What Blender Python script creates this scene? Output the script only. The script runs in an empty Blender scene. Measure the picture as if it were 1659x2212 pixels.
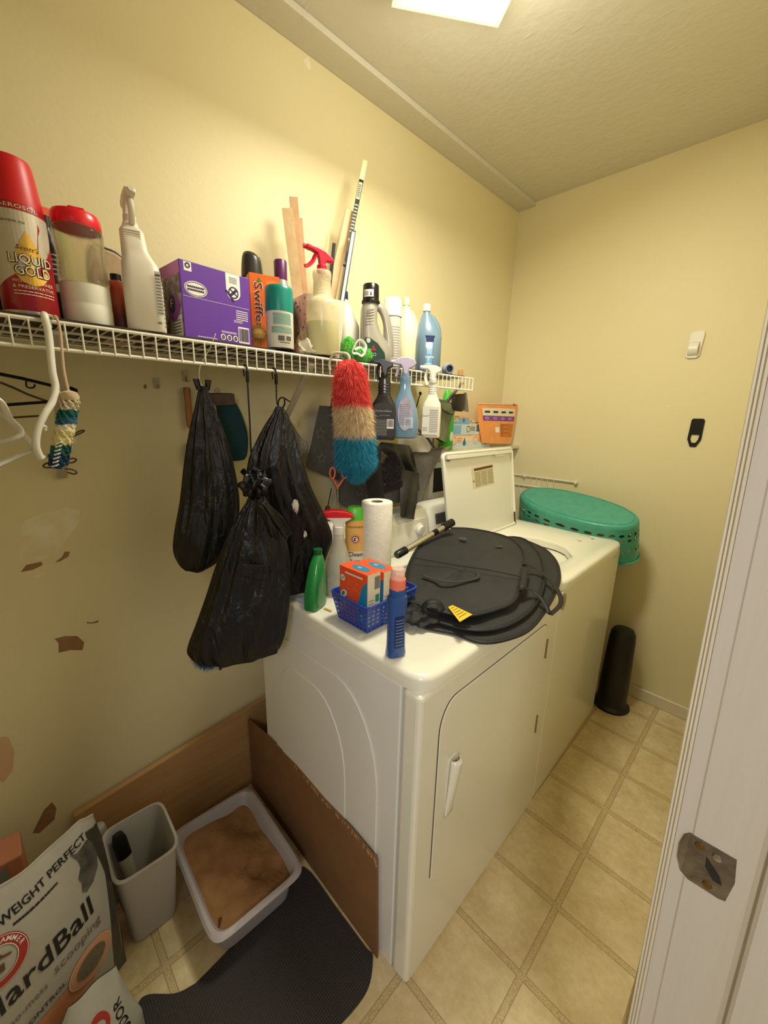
import bpy, bmesh, math, random
from mathutils import Vector, Matrix
rnd = random.Random(7)
PI = math.pi
sin, cos = math.sin, math.cos
C = bpy.context.scene.collection

# ------------------------------------------------------------ camera
W_, H_, FPX = 1659.0, 2212.0, 866.14
YAW, PITCH, ROLL = 0.7887, 0.2405, 0.0235
CAM = Vector((1.3026, -0.5664, 1.4439))
_f = Vector((-sin(YAW)*cos(PITCH), cos(YAW)*cos(PITCH), -sin(PITCH)))
_r0 = Vector((cos(YAW), sin(YAW), 0)); _u0 = _r0.cross(_f)
CR = _r0*cos(ROLL)+_u0*sin(ROLL); CU = _u0*cos(ROLL)-_r0*sin(ROLL)
cd = bpy.data.cameras.new('camera'); cam = bpy.data.objects.new('camera', cd); C.objects.link(cam)
cam.matrix_world = Matrix(((CR.x, CU.x, -_f.x, CAM.x), (CR.y, CU.y, -_f.y, CAM.y), (CR.z, CU.z, -_f.z, CAM.z), (0, 0, 0, 1)))
cd.sensor_fit = 'VERTICAL'; cd.sensor_height = 36; cd.lens = FPX/H_*36; cd.clip_start = 0.02
bpy.context.scene.camera = cam
def at(px, py, ax, v):
    """the point where the sight line of a photo pixel meets the plane x, y or z = v"""
    d = _f+CR*((px-W_/2)/FPX)-CU*((py-H_/2)/FPX)
    i = 'xyz'.index(ax); return CAM+d*((v-CAM[i])/d[i])
def cyl(pl, pr, py, x):
    """centre y and radius of an upright round thing between two pixels, standing at depth x"""
    a, b = at(pl, py, 'x', x)-CAM, at(pr, py, 'x', x)-CAM
    t1, t2 = math.atan2(a.y, a.x), math.atan2(b.y, b.x)
    m, h = (t1+t2)/2, abs(t1-t2)/2
    D = (x-CAM.x)/cos(m); return CAM.y+D*sin(m), abs(D)*sin(h)
def face(x, y): return math.atan2(CAM.y-y, CAM.x-x)

# ------------------------------------------------------------ world, lamps, exposure
sc = bpy.context.scene
sc.view_settings.view_transform = 'Standard'; sc.view_settings.look = 'None'
sc.view_settings.gamma = 1; sc.view_settings.use_curve_mapping = False
sc.view_settings.exposure = 0.0
w = bpy.data.worlds.new('world'); sc.world = w; w.use_nodes = True
w.node_tree.nodes['Background'].inputs[0].default_value = (0.86, 0.88, 1.0, 1)
w.node_tree.nodes['Background'].inputs[1].default_value = 0.22
def area(name, loc, tgt, sx, sy, e, col, spread=PI):
    l = bpy.data.lights.new(name, 'AREA'); l.shape = 'RECTANGLE'; l.size = sx; l.size_y = sy; l.energy = e; l.color = col; l.spread = spread
    o = bpy.data.objects.new(name, l); C.objects.link(o); o.location = loc
    o.rotation_euler = (Vector(tgt)-Vector(loc)).to_track_quat('-Z', 'Y').to_euler(); return o
LAMP = Vector((0.545, 0.415, 2.47))
LCOL = (1.0, 0.96, 0.80)
area('lamp_light', (LAMP.x+0.06, LAMP.y+0.03, LAMP.z-0.045), (LAMP.x+0.62, LAMP.y+0.1, 0), 0.30, 0.30, 17.5, LCOL)
pl = bpy.data.lights.new('lamp_glow', 'POINT'); pl.energy = 6.5; pl.color = LCOL; pl.shadow_soft_size = .10
po = bpy.data.objects.new('lamp_glow', pl); C.objects.link(po); po.location = (LAMP.x+.07, LAMP.y+.03, 2.37)
area('hall_light', (2.1, -1.5, 2.05), (1.25, -0.4, 0.9), 0.45, 0.45, 24, (0.98, 0.95, 0.97))

# ------------------------------------------------------------ materials
def lin(c): return tuple(((v/255)/12.92 if v/255 <= .04045 else ((v/255+.055)/1.055)**2.4) for v in c)
MATS = {}
def mat(name, rgb, rough=.5, metal=0, noise=0, nscale=20, bump=0, bscale=80, rgb2=None, spec=.5, alpha=1, trans=0, emit=0, sheen=0, ior=1.45, coat=0):
    if name in MATS: return MATS[name]
    m = bpy.data.materials.new(name); m.use_nodes = True; MATS[name] = m
    nt = m.node_tree; b = nt.nodes['Principled BSDF']; L = nt.links.new
    c = lin(rgb)
    b.inputs['Base Color'].default_value = (*c, 1); b.inputs['Roughness'].default_value = rough
    b.inputs['Metallic'].default_value = metal; b.inputs['Specular IOR Level'].default_value = spec
    b.inputs['IOR'].default_value = ior
    if trans: b.inputs['Transmission Weight'].default_value = trans
    if alpha < 1: b.inputs['Alpha'].default_value = alpha
    if coat: b.inputs['Coat Weight'].default_value = coat
    if sheen: b.inputs['Sheen Weight'].default_value = sheen
    if emit:
        b.inputs['Emission Color'].default_value = (*c, 1); b.inputs['Emission Strength'].default_value = emit
    tc = None
    if noise or bump: tc = nt.nodes.new('ShaderNodeTexCoord')
    if noise:
        n = nt.nodes.new('ShaderNodeTexNoise'); n.inputs['Scale'].default_value = nscale; n.inputs['Detail'].default_value = 6
        L(tc.outputs['Object'], n.inputs['Vector'])
        mx = nt.nodes.new('ShaderNodeMix'); mx.data_type = 'RGBA'
        r = nt.nodes.new('ShaderNodeMapRange'); r.inputs[1].default_value = .35; r.inputs[2].default_value = .65; r.inputs[4].default_value = noise
        L(n.outputs[0], r.inputs[0]); L(r.outputs[0], mx.inputs['Factor'])
        mx.inputs['A'].default_value = (*c, 1)
        c2 = lin(rgb2) if rgb2 else tuple(v*.6 for v in c)
        mx.inputs['B'].default_value = (*c2, 1); L(mx.outputs['Result'], b.inputs['Base Color'])
    if bump:
        n = nt.nodes.new('ShaderNodeTexNoise'); n.inputs['Scale'].default_value = bscale; n.inputs['Detail'].default_value = 4
        L(tc.outputs['Object'], n.inputs['Vector'])
        bp = nt.nodes.new('ShaderNodeBump'); bp.inputs['Strength'].default_value = bump; bp.inputs['Distance'].default_value = .005
        L(n.outputs[0], bp.inputs['Height']); L(bp.outputs[0], b.inputs['Normal'])
    return m

# ------------------------------------------------------------ objects
def tag(o, label=None, cat=None, group=None, kind=None):
    if label: o['label'] = label
    if cat: o['category'] = cat
    if group: o['group'] = group
    if kind: o['kind'] = kind
    return o
def thing(name, label, cat, loc=(0, 0, 0), rz=0, group=None, rx=0, ry=0):
    o = bpy.data.objects.new(name, None); C.objects.link(o); o.empty_display_size = .02
    o.location = loc; o.rotation_euler = (rx, ry, rz); return tag(o, label, cat, group)
def mk(name, v, f, m, parent=None, smooth=True, solid=0, sub=0, bev=0, label=None, angle=None, off=0):
    me = bpy.data.meshes.new(name); me.from_pydata([tuple(p) for p in v], [], f)
    bm = bmesh.new(); bm.from_mesh(me); bmesh.ops.remove_doubles(bm, verts=bm.verts, dist=1e-6)
    bmesh.ops.recalc_face_normals(bm, faces=bm.faces); bm.to_mesh(me); bm.free()
    o = bpy.data.objects.new(name, me); C.objects.link(o)
    for mm in (m if isinstance(m, (list, tuple)) else [m]): me.materials.append(mm)
    if parent: o.parent = parent
    if smooth:
        for p in me.polygons: p.use_smooth = True
        if angle is None: angle = 40
        try: me.set_sharp_from_angle(angle=math.radians(angle))
        except Exception: pass
    if solid:
        s = o.modifiers.new('s', 'SOLIDIFY'); s.thickness = solid; s.offset = off
    if bev:
        s = o.modifiers.new('b', 'BEVEL'); s.width = bev; s.segments = 3; s.limit_method = 'ANGLE'; s.angle_limit = .6
    if sub:
        s = o.modifiers.new('u', 'SUBSURF'); s.levels = sub; s.render_levels = sub
    if label: o['label'] = label
    return o
class MB:
    def __init__(s): s.v = []; s.f = []
    def add(s, v, f):
        b = len(s.v); s.v += [tuple(p) for p in v]; s.f += [tuple(i+b for i in q) for q in f]; return s
    def box(s, x0, x1, y0, y1, z0, z1):
        v = [(x, y, z) for z in (z0, z1) for y in (y0, y1) for x in (x0, x1)]
        return s.add(v, [(0, 2, 3, 1), (4, 5, 7, 6), (0, 1, 5, 4), (2, 6, 7, 3), (0, 4, 6, 2), (1, 3, 7, 5)])
    def lathe(s, prof, seg=28, c=(0, 0), sx=1, sy=1, caps=True):
        v = []; f = []; n = len(prof)
        for r, z in prof:
            for k in range(seg):
                a = 2*PI*k/seg; v.append((c[0]+r*cos(a)*sx, c[1]+r*sin(a)*sy, z))
        for i in range(n-1):
            for k in range(seg):
                k2 = (k+1) % seg; f.append((i*seg+k, i*seg+k2, (i+1)*seg+k2, (i+1)*seg+k))
        if caps: f.append(tuple(range(seg))[::-1]); f.append(tuple((n-1)*seg+k for k in range(seg)))
        return s.add(v, f)
    def loft(s, secs, seg=36, caps=True):
        """secs: (z, half x, half y, centre x, centre y, exponent)"""
        v = []; f = []; n = len(secs)
        for z, hx, hy, cx, cy, e in secs:
            for k in range(seg):
                a = 2*PI*k/seg; ca, sa = cos(a), sin(a)
                v.append((cx+hx*math.copysign(abs(ca)**(2/e), ca), cy+hy*math.copysign(abs(sa)**(2/e), sa), z))
        for i in range(n-1):
            for k in range(seg):
                k2 = (k+1) % seg; f.append((i*seg+k, i*seg+k2, (i+1)*seg+k2, (i+1)*seg+k))
        if caps: f.append(tuple(range(seg))[::-1]); f.append(tuple((n-1)*seg+k for k in range(seg)))
        return s.add(v, f)
    def tube(s, pts, r, seg=8, closed=False, flat=1):
        pts = [Vector(p) for p in pts]; n = len(pts)
        rs = r if isinstance(r, (list, tuple)) else [r]*n
        v = []; f = []; up = None
        for i, p in enumerate(pts):
            if closed: t = pts[(i+1) % n]-pts[i-1]
            else: t = pts[min(i+1, n-1)]-pts[max(i-1, 0)]
            if t.length < 1e-9: t = Vector((0, 0, 1))
            t.normalize()
            if up is None:
                up = t.orthogonal().normalized()
            up = (up-t*up.dot(t)); up = up.normalized() if up.length > 1e-6 else t.orthogonal().normalized()
            sd = t.cross(up)
            for k in range(seg):
                a = 2*PI*k/seg; v.append(p+up*(rs[i]*cos(a))+sd*(rs[i]*flat*sin(a)))
        for i in range(n if closed else n-1):
            j = (i+1) % n
            for k in range(seg):
                k2 = (k+1) % seg; f.append((i*seg+k, i*seg+k2, j*seg+k2, j*seg+k))
        if not closed: f.append(tuple(range(seg))[::-1]); f.append(tuple((n-1)*seg+k for k in range(seg)))
        return s.add(v, f)
    def prism(s, pts, fn0, fn1):
        """2D outline extruded between two maps (u,v)->3D"""
        n = len(pts); v = [fn0(*p) for p in pts]+[fn1(*p) for p in pts]
        f = [tuple(range(n))[::-1], tuple(range(n, 2*n))]+[(i, (i+1) % n, n+(i+1) % n, n+i) for i in range(n)]
        return s.add(v, f)
    def grid(s, nu, nv, fn, cu=False):
        v = [fn(i/(nu if cu else nu-1), j/(nv-1)) for j in range(nv) for i in range(nu)]
        f = []
        for j in range(nv-1):
            for i in range(nu if cu else nu-1):
                i2 = (i+1) % nu; f.append((j*nu+i, j*nu+i2, (j+1)*nu+i2, (j+1)*nu+i))
        return s.add(v, f)
    def build(s, name, m, parent=None, **k): return mk(name, s.v, s.f, m, parent, **k)
def rrect(w, h, r, n=5, cx=0, cy=0):
    o = []
    for sx, sy, a0 in ((1, 1, 0), (-1, 1, PI/2), (-1, -1, PI), (1, -1, 1.5*PI)):
        for k in range(n+1):
            a = a0+PI/2*k/n; o.append((cx+sx*(w/2-r)+r*cos(a), cy+sy*(h/2-r)+r*sin(a)))
    return o
def smooth_path(pts, n=6, closed=False):
    P = [Vector(p) for p in pts]; out = []; N = len(P)
    for i in range(N if closed else N-1):
        if closed: a, b, c, d = P[i-1], P[i], P[(i+1) % N], P[(i+2) % N]
        else: a, b, c, d = P[max(i-1, 0)], P[i], P[i+1], P[min(i+2, N-1)]
        for k in range(n):
            t = k/n; out.append(.5*((2*b)+(c-a)*t+(2*a-5*b+4*c-d)*t*t+(3*b-a-3*c+d)*t**3))
    if not closed: out.append(P[-1])
    return out
# flat printing on a surface: everything is laid out in metres (u, v) and mapped onto the face
_tc = {}
def glyphs(txt, bold=False):
    if (txt, bold) in _tc: return _tc[(txt, bold)]
    cu = bpy.data.curves.new('t', 'FONT'); cu.body = txt; cu.size = 1; cu.align_x = 'CENTER'; cu.align_y = 'CENTER'; cu.resolution_u = 2
    if bold: cu.offset = .012
    ob = bpy.data.objects.new('t', cu); C.objects.link(ob)
    dg = bpy.context.evaluated_depsgraph_get()
    me = bpy.data.meshes.new_from_object(ob.evaluated_get(dg), depsgraph=dg)
    r = ([tuple(v.co[:2]) for v in me.vertices], [tuple(p.vertices) for p in me.polygons])
    bpy.data.objects.remove(ob); bpy.data.curves.remove(cu); bpy.data.meshes.remove(me)
    _tc[(txt, bold)] = r; return r
class Print:
    def __init__(s, fn, lift=.0006): s.fn = fn; s.mb = MB(); s.lift = lift
    def text(s, txt, u, v, size, width=None, rot=0, shear=0, bold=False, arc=0):
        V, F = glyphs(txt, bold)
        if not V: return s
        x0, x1 = min(a for a, b in V), max(a for a, b in V)
        kx = size if width is None else width/max(x1-x0, 1e-6); o = []
        xm = (x0+x1)/2
        for a, b in V:
            a, b = (a-xm)*kx+b*size*shear, b*size
            if arc: b += -arc*(a*a)
            o.append(s.fn(u+a*cos(rot)-b*sin(rot), v+a*sin(rot)+b*cos(rot), s.lift))
        s.mb.add(o, F); return s
    def rect(s, u0, u1, v0, v1, n=1):
        for k in range(n):
            a, b = u0+(u1-u0)*k/n, u0+(u1-u0)*(k+1)/n
            s.mb.add([s.fn(a, v0, s.lift), s.fn(b, v0, s.lift), s.fn(b, v1, s.lift), s.fn(a, v1, s.lift)], [(0, 1, 2, 3)])
        return s
    def poly(s, pts):
        s.mb.add([s.fn(a, b, s.lift) for a, b in pts], [tuple(range(len(pts)))]); return s
    def ell(s, u, v, a, b, n=24, rot=0):
        return s.poly([(u+a*cos(t)*cos(rot)-b*sin(t)*sin(rot), v+a*cos(t)*sin(rot)+b*sin(t)*cos(rot)) for t in [2*PI*k/n for k in range(n)]])
    def ring(s, u, v, a, b, t, n=28):
        o = []
        for k in range(n):
            q = 2*PI*k/n; o += [s.fn(u+a*cos(q), v+b*sin(q), s.lift), s.fn(u+(a-t)*cos(q), v+(b-t)*sin(q), s.lift)]
        s.mb.add(o, [(2*k, 2*((k+1) % n), 2*((k+1) % n)+1, 2*k+1) for k in range(n)]); return s
    def lines(s, u0, u1, v0, v1, n, fill=.45, seed=1, nu=1):
        """rows of small print too fine to read"""
        R = random.Random(seed); h = (v1-v0)/n
        for k in range(n):
            v = v1-(k+.75)*h; u = u0
            while u < u1-.001:
                l = min(R.uniform(.02, .12)*(u1-u0)+.001, u1-u)
                s.rect(u, u+l*.86, v, v+h*fill, nu); u += l
            if R.random() < .25: pass
        return s
    def bars(s, u0, u1, v0, v1, seed=3):
        R = random.Random(seed); u = u0
        while u < u1: l = R.uniform(.0004, .0014); s.rect(u, min(u+l, u1), v0, v1); u += l+R.uniform(.0004, .0011)
        return s
    def build(s, name, m, parent, **k): return s.mb.build(name, m, parent, smooth=False, **k)
def plane_map(o, ud, vd):
    o, ud, vd = Vector(o), Vector(ud).normalized(), Vector(vd).normalized(); n = ud.cross(vd)
    return lambda u, v, l: o+ud*u+vd*v+n*l
def cyl_map(r, zc, a0=0, sx=1, sy=1):
    rf = r if callable(r) else (lambda z: r)
    return lambda u, v, l: Vector(((rf(zc+v)+l)*cos(a0+u/rf(zc+v))*sx, (rf(zc+v)+l)*sin(a0+u/rf(zc+v))*sy, zc+v))
def interp(prof):
    def g(z):
        for (r0, z0), (r1, z1) in zip(prof, prof[1:]):
            if z0 <= z <= z1 and z1 > z0: return r0+(r1-r0)*(z-z0)/(z1-z0)
        return prof[-1][0] if z > prof[-1][1] else prof[0][0]
    return g

white_pl = mat('white_plastic', (232, 228, 214), .35)
black_pl = mat('black_plastic', (22, 21, 20), .35)
wire_w = mat('white_wire_coating', (235, 230, 212), .35)
ink_w = mat('white_ink', (238, 234, 226), .5)
ink_k = mat('black_ink', (25, 23, 24), .5)
ink_r = mat('red_ink', (178, 32, 38), .5)
ink_g = mat('grey_ink', (120, 118, 112), .6)
cream_paper = mat('cream_paper', (226, 218, 196), .6)
steel = mat('brushed_steel', (190, 186, 178), .3, 1, .4, 30)
wood_l = mat('pale_wood', (214, 186, 140), .6, 0, .6, 14, .2, 60, (190, 150, 104))

# ------------------------------------------------------------ the room
def sbox(name, m, *b, parent=None, bev=0):
    o = MB().box(*b).build(name, m, parent, smooth=False, bev=bev)
    if parent is None: o['kind'] = 'structure'
    return o
def wall_material(name, rgb, rgb2, ns=.35):
    m = mat(name, rgb, .5, 0, ns, 1.7, .10, 55, rgb2, .35)
    return m
wall_m = wall_material('cream_wall_paint', (226, 214, 172), (220, 207, 164))
ceil_m = mat('plaster_ceiling_paint', (212, 206, 190), .55, 0, .3, 1.2, .55, 26, (204, 196, 178))
# extra larger trowel marks on the ceiling
def trowel(m):
    nt = m.node_tree; b = nt.nodes['Principled BSDF']; L = nt.links.new
    tc = nt.nodes.new('ShaderNodeTexCoord'); mp = nt.nodes.new('ShaderNodeMapping'); mp.inputs['Scale'].default_value = (5, 16, 1)
    mp.inputs['Rotation'].default_value = (0, 0, .5)
    vo = nt.nodes.new('ShaderNodeTexVoronoi'); vo.inputs['Scale'].default_value = 1.3
    L(tc.outputs['Object'], mp.inputs[0]); L(mp.outputs[0], vo.inputs['Vector'])
    r = nt.nodes.new('ShaderNodeMapRange'); r.inputs[1].default_value = 0; r.inputs[2].default_value = .14; r.inputs[3].default_value = 1; r.inputs[4].default_value = 0
    L(vo.outputs['Distance'], r.inputs[0])
    bp = nt.nodes.new('ShaderNodeBump'); bp.inputs['Strength'].default_value = .35; bp.inputs['Distance'].default_value = .004
    old = b.inputs['Normal'].links[0].from_socket
    L(r.outputs[0], bp.inputs['Height']); L(old, bp.inputs['Normal']); L(bp.outputs[0], b.inputs['Normal'])
trowel(ceil_m)
trim_m = mat('gloss_trim_paint', (216, 206, 180), .3, 0, .3, 6, .12, 30, (206, 194, 164))
jamb_m = mat('door_jamb_paint', (206, 196, 180), .28, 0, .6, 3.2, .10, 22, (194, 184, 158))

def streak(m, sc):
    nt = m.node_tree
    for n in [n for n in nt.nodes if n.bl_idname == 'ShaderNodeTexNoise']:
        mp = nt.nodes.new('ShaderNodeMapping'); mp.inputs['Scale'].default_value = sc; src = n.inputs['Vector'].links[0].from_socket
        nt.links.new(src, mp.inputs[0]); nt.links.new(mp.outputs[0], n.inputs['Vector'])
streak(jamb_m, (5, 5, .22))

def floor_material():
    m = bpy.data.materials.new('vinyl_floor'); m.use_nodes = True; nt = m.node_tree; L = nt.links.new
    b = nt.nodes['Principled BSDF']; b.inputs['Roughness'].default_value = .42
    N = lambda t: nt.nodes.new('ShaderNode'+t)
    tc = N('TexCoord'); sp = N('SeparateXYZ'); L(tc.outputs['Object'], sp.inputs[0])
    def ma(op, a, bb=None, c=None):
        n = N('Math'); n.operation = op
        for i, q in enumerate((a, bb, c)):
            if q is None: continue
            if isinstance(q, (int, float)): n.inputs[i].default_value = q
            else: L(q, n.inputs[i])
        return n.outputs[0]
    P = .2235
    def dist(s, off):
        q = ma('ADD', s, 10*P-off+P/2); q = ma('MODULO', q, P); return ma('ABSOLUTE', ma('SUBTRACT', q, P/2))
    dx, dy = dist(sp.outputs[0], 1.052), dist(sp.outputs[1], .238)
    d = ma('MINIMUM', dx, dy)
    band = ma('LESS_THAN', d, .0095)
    edge = ma('LESS_THAN', ma('ABSOLUTE', ma('SUBTRACT', d, .0085)), .0013)
    n1 = N('TexNoise'); n1.inputs['Scale'].default_value = 9; n1.inputs['Detail'].default_value = 8; n1.inputs['Roughness'].default_value = .7; L(tc.outputs['Object'], n1.inputs[0])
    n2 = N('TexNoise'); n2.inputs['Scale'].default_value = 60; n2.inputs['Detail'].default_value = 5; L(tc.outputs['Object'], n2.inputs[0])
    n3 = N('TexVoronoi'); n3.feature = 'DISTANCE_TO_EDGE'; n3.inputs['Scale'].default_value = 150; L(tc.outputs['Object'], n3.inputs['Vector'])
    cr = N('ValToRGB'); cr.color_ramp.elements[0].position = .35; cr.color_ramp.elements[1].position = .66
    cr.color_ramp.elements[0].color = (*lin((196, 172, 122)), 1); cr.color_ramp.elements[1].color = (*lin((228, 210, 166)), 1)
    L(ma('ADD', ma('MULTIPLY', n1.outputs[0], .75), ma('MULTIPLY', n2.outputs[0], .25)), cr.inputs[0])
    orn = ma('LESS_THAN', n3.outputs['Distance'], .07)
    mx = N('Mix'); mx.data_type = 'RGBA'; L(cr.outputs[0], mx.inputs['A']); mx.inputs['B'].default_value = (*lin((202, 180, 132)), 1); L(ma('MULTIPLY', band, .55), mx.inputs['Factor'])
    mx2 = N('Mix'); mx2.data_type = 'RGBA'; L(mx.outputs['Result'], mx2.inputs['A']); mx2.inputs['B'].default_value = (*lin((146, 122, 80)), 1)
    dk = ma('MAXIMUM', ma('MULTIPLY', edge, .65), ma('MULTIPLY', ma('MULTIPLY', band, orn), .5)); L(dk, mx2.inputs['Factor'])
    L(mx2.outputs['Result'], b.inputs['Base Color'])
    bp = N('Bump'); bp.inputs['Strength'].default_value = .3; bp.inputs['Distance'].default_value = .002
    L(ma('SUBTRACT', n2.outputs[0], dk), bp.inputs['Height']); L(bp.outputs[0], b.inputs['Normal'])
    return m
ZC = 2.553
YB = 1.717
wl = sbox('wall_left', wall_m, -.1, 0, -1.5, YB+.1, 0, ZC)
sbox('wall_back', wall_m, 0, 1.4, YB, YB+.1, 0, ZC)
sbox('wall_front', wall_m, 0, 1.4, -1.5, -1.4, 0, ZC)
sbox('ceiling', ceil_m, -.1, 1.4, -1.5, YB+.1, ZC, ZC+.06)
fl = sbox('floor', floor_material(), -.1, 2.9, -1.5, YB+.1, -.05, 0)
XW = 1.285
wr = MB(); wr.box(XW, 1.4, -.085, YB, 0, ZC); wr.box(XW, 1.4, -1.4, -.95, 0, ZC); wr.box(XW, 1.4, -.95, -.085, 2.06, ZC)
tag(wr.build('wall_right', wall_m, smooth=False), kind='structure')
sbox('trim_1', ceil_m, .0005, .0965, -1.4, YB, 2.534, ZC, bev=.002)
tag(wl, kind='structure')
sbox('baseboard_back', trim_m, .05, XW-.02, YB-.013, YB, 0, .066, bev=.004)
sbox('baseboard_left', trim_m, 0, .011, -1.38, .05, 0, .066, bev=.004)
# spots where the paint of the long wall is torn or patched
chip_m = mat('torn_drywall_paper', (158, 118, 82), .8, 0, .5, 40); patch_m = mat('sanded_filler', (238, 230, 206), .8, 0, .9, 18, 0, 1, (226, 211, 166)); pink_m = mat('pinkish_scuff', (206, 160, 130), .8, 0, .8, 12, 0, 1, (220, 190, 150))
def wallspot(name, pts, m, t=.0006):
    q = [at(a, b, 'x', t) for a, b in pts]; pr = [(p.y, p.z) for p in q]
    MB().prism(pr, lambda u, v: (.0001, u, v), lambda u, v: (t, u, v)).build(name, m, wl, smooth=False)
def S4(l, s=1408/420, ox=0, oy=1040): return [(ox+a/s, oy+b/s) for a, b in l]
wallspot('paint_chip', S4([(395, 1140), (470, 1120), (560, 1120), (610, 1165), (598, 1222), (510, 1222), (425, 1240), (425, 1170)]), chip_m)
wallspot('paint_chip', S4([(150, 657), (190, 605), (300, 582), (310, 605), (240, 640)]), chip_m)
wallspot('paint_chip', S4([(398, 588), (450, 545), (470, 508), (508, 510), (495, 545), (440, 577)]), chip_m)
wallspot('paint_chip', S4([(625, 1018), (665, 1022), (712, 1005), (712, 1022), (665, 1030), (632, 1028)]), chip_m)
wallspot('filler_patch', S4([(140, 560), (160, 300), (300, 230), (480, 190), (575, 210), (570, 300), (480, 420), (400, 520), (300, 570)]), patch_m, .0003)
wallspot('filler_patch', S4([(225, 695), (320, 655), (330, 668), (270, 700)]), patch_m, .0003)
wallspot('paint_scuff', S4([(-40, 1850), (60, 1850), (105, 1960), (90, 2100), (20, 2180), (-40, 2150)]), pink_m, .0004)
wallspot('paint_chip', [(70, 1800), (95, 1750), (112, 1733), (122, 1745), (118, 1770), (85, 1800)], chip_m)
wallspot('screw_hole', [(310, 833), (314, 829), (318, 834), (315, 841), (311, 839)], chip_m)
wallspot('paint_scuff', [(655, 130), (667, 122), (672, 148), (664, 150)], patch_m, .0003)

# door frame on the right, a little out of plumb
YJ = -.10
def jx(z): return 1.2645+(1.543-z)*.0286
def lean(x, y): return lambda z: (jx(z)+x, y, z)
def leaned(mb, prof, z0=0, z1=2.05):
    n = len(prof)
    v = [(jx(z)+x, y, z) for z in (z0, z1) for x, y in prof]
    mb.add(v, [tuple(range(n))[::-1], tuple(range(n, 2*n))]+[(i, (i+1) % n, n+(i+1) % n, n+i) for i in range(n)]); return mb
door = thing('door_1', None, None); door['kind'] = 'structure'
cs = leaned(MB(), [(0, YJ+.006), (.001, YJ+.003), (.0028, YJ+.004), (.004, YJ+.0018), (.0055, YJ+.0028), (.007, YJ+.0008), (.010, YJ+.001), (.010, YJ+.075), (.002, YJ+.075), (0, YJ+.06)])
cs.build('casing', trim_m, door, smooth=False)
leaned(MB(), [(.010, YJ), (.0225, YJ), (.024, YJ-.0008), (.072, YJ-.0008), (.076, YJ-.002), (.078, YJ-.0055), (.081, YJ-.007), (.112, YJ-.007), (.114, YJ-.006), (.114, YJ), (.15, YJ), (.15, YJ+.018), (.010, YJ+.018)]).build('jamb', jamb_m, door, smooth=False)
leaned(MB(), [(.15, YJ+.004), (.168, YJ+.004), (.168, YJ+.075), (.15, YJ+.075)]).build('casing', jamb_m, door, smooth=False)
hb = MB().box(1.28, 1.42, -.96, YJ, 2.05, 2.068).build('head_jamb', jamb_m, door, smooth=False)
MB().box(1.28, 1.42, -.97, -.951, 0, 2.05).build('jamb', jamb_m, door, smooth=False)
# strike plate of the lock
plate_m = mat('worn_steel_plate', (150, 142, 130), .35, .9, .7, 30, .3, 60, (92, 84, 74))
sp0 = [at(a, b, 'y', YJ) for a, b in [(1482, 1800), (1492, 1798), (1592, 1856), (1588, 1905), (1567, 1944), (1552, 1938), (1486, 1896), (1472, 1878), (1467, 1848), (1472, 1818)]]
so = thing('strike_plate', 'worn steel strike plate on the white door jamb', 'strike plate', sp0[0])
L0 = Vector(sp0[0])
pr = [(q.x-L0.x, q.z-L0.z) for q in sp0]
def bend(u, v, t):
    k = max(0, .014-(u+.006)); return (u, -t-.0 - (k*k*18), v)
MB().prism(pr, lambda u, v: bend(u, v, .0002), lambda u, v: bend(u, v, .0020)).build('plate', plate_m, so, smooth=False)
pf = lambda u, v, l: Vector(bend(u, v, .0021+l))
q = [(a.x-L0.x, a.z-L0.z) for a in [at(1530, 1868, 'y', YJ), at(1550, 1850, 'y', YJ), at(1528, 1908, 'y', YJ), at(1512, 1824, 'y', YJ)]]
Print(pf).poly([(q[0][0]-.003, q[0][1]+.010), (q[0][0]+.010, q[0][1]-.004), (q[0][0]+.013, q[0][1]-.012), (q[0][0]+.006, q[0][1]-.012), (q[0][0]-.002, q[0][1]-.002)]).build('latch_hole', mat('latch_hole', (40, 34, 28), .8), so)
sr = mat('rusty_screw', (120, 92, 40), .5, .7)
for k, nm in ((1, 'screw'), (2, 'screw'), (3, 'screw_hole')):
    mb = MB(); mb.lathe([(.0001, 0), (.0042, .0), (.0036, .0012), (.0001, .0016)], 14, caps=False)
    o = mb.build(nm, sr if k != 1 else steel, so); o.location = (q[k][0], -.0022, q[k][1]); o.rotation_euler = (PI/2, 0, 0)

# ------------------------------------------------------------ ceiling lamp
lt = thing('ceiling_lamp', 'square glass ceiling lamp glowing warm at the top of the photo', 'ceiling lamp', (LAMP.x, LAMP.y, ZC), .96-PI/2)
glow = bpy.data.materials.new('lit_lamp_glass'); glow.use_nodes = True
b = glow.node_tree.nodes['Principled BSDF']; b.inputs['Base Color'].default_value = (.9, .86, .7, 1); b.inputs['Roughness'].default_value = .2
b.inputs['Emission Color'].default_value = (1, .86, .55, 1); b.inputs['Emission Strength'].default_value = 1.05
hot = bpy.data.materials.new('lit_bulb_spot'); hot.use_nodes = True
b = hot.node_tree.nodes['Principled BSDF']; b.inputs['Emission Color'].default_value = (1, .93, .75, 1); b.inputs['Emission Strength'].default_value = 5
def lamp_glass(u, v):
    x, y = (u-.5)*.30, (v-.5)*.30; r = max(abs(x), abs(y))/.15
    return (x, y, -.085+.025*r**3)
MB().grid(17, 17, lamp_glass).build('glass_shade', glow, lt, solid=.004)
MB().box(-.11, .11, -.11, .11, -.03, 0).build('lamp_base', white_pl, lt, smooth=False)
MB().lathe([(.012, -.088), (.01, -.092), (.004, -.097), (.0008, -.1)], 14).build('finial', steel, lt)
for s in (-1, 1):
    MB().lathe([(.013, -.03), (.014, -.035), (.026, -.05), (.028, -.06), (.018, -.07), (.003, -.074)], 18, (.055*s, 0)).build('bulb', hot, lt)
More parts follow.
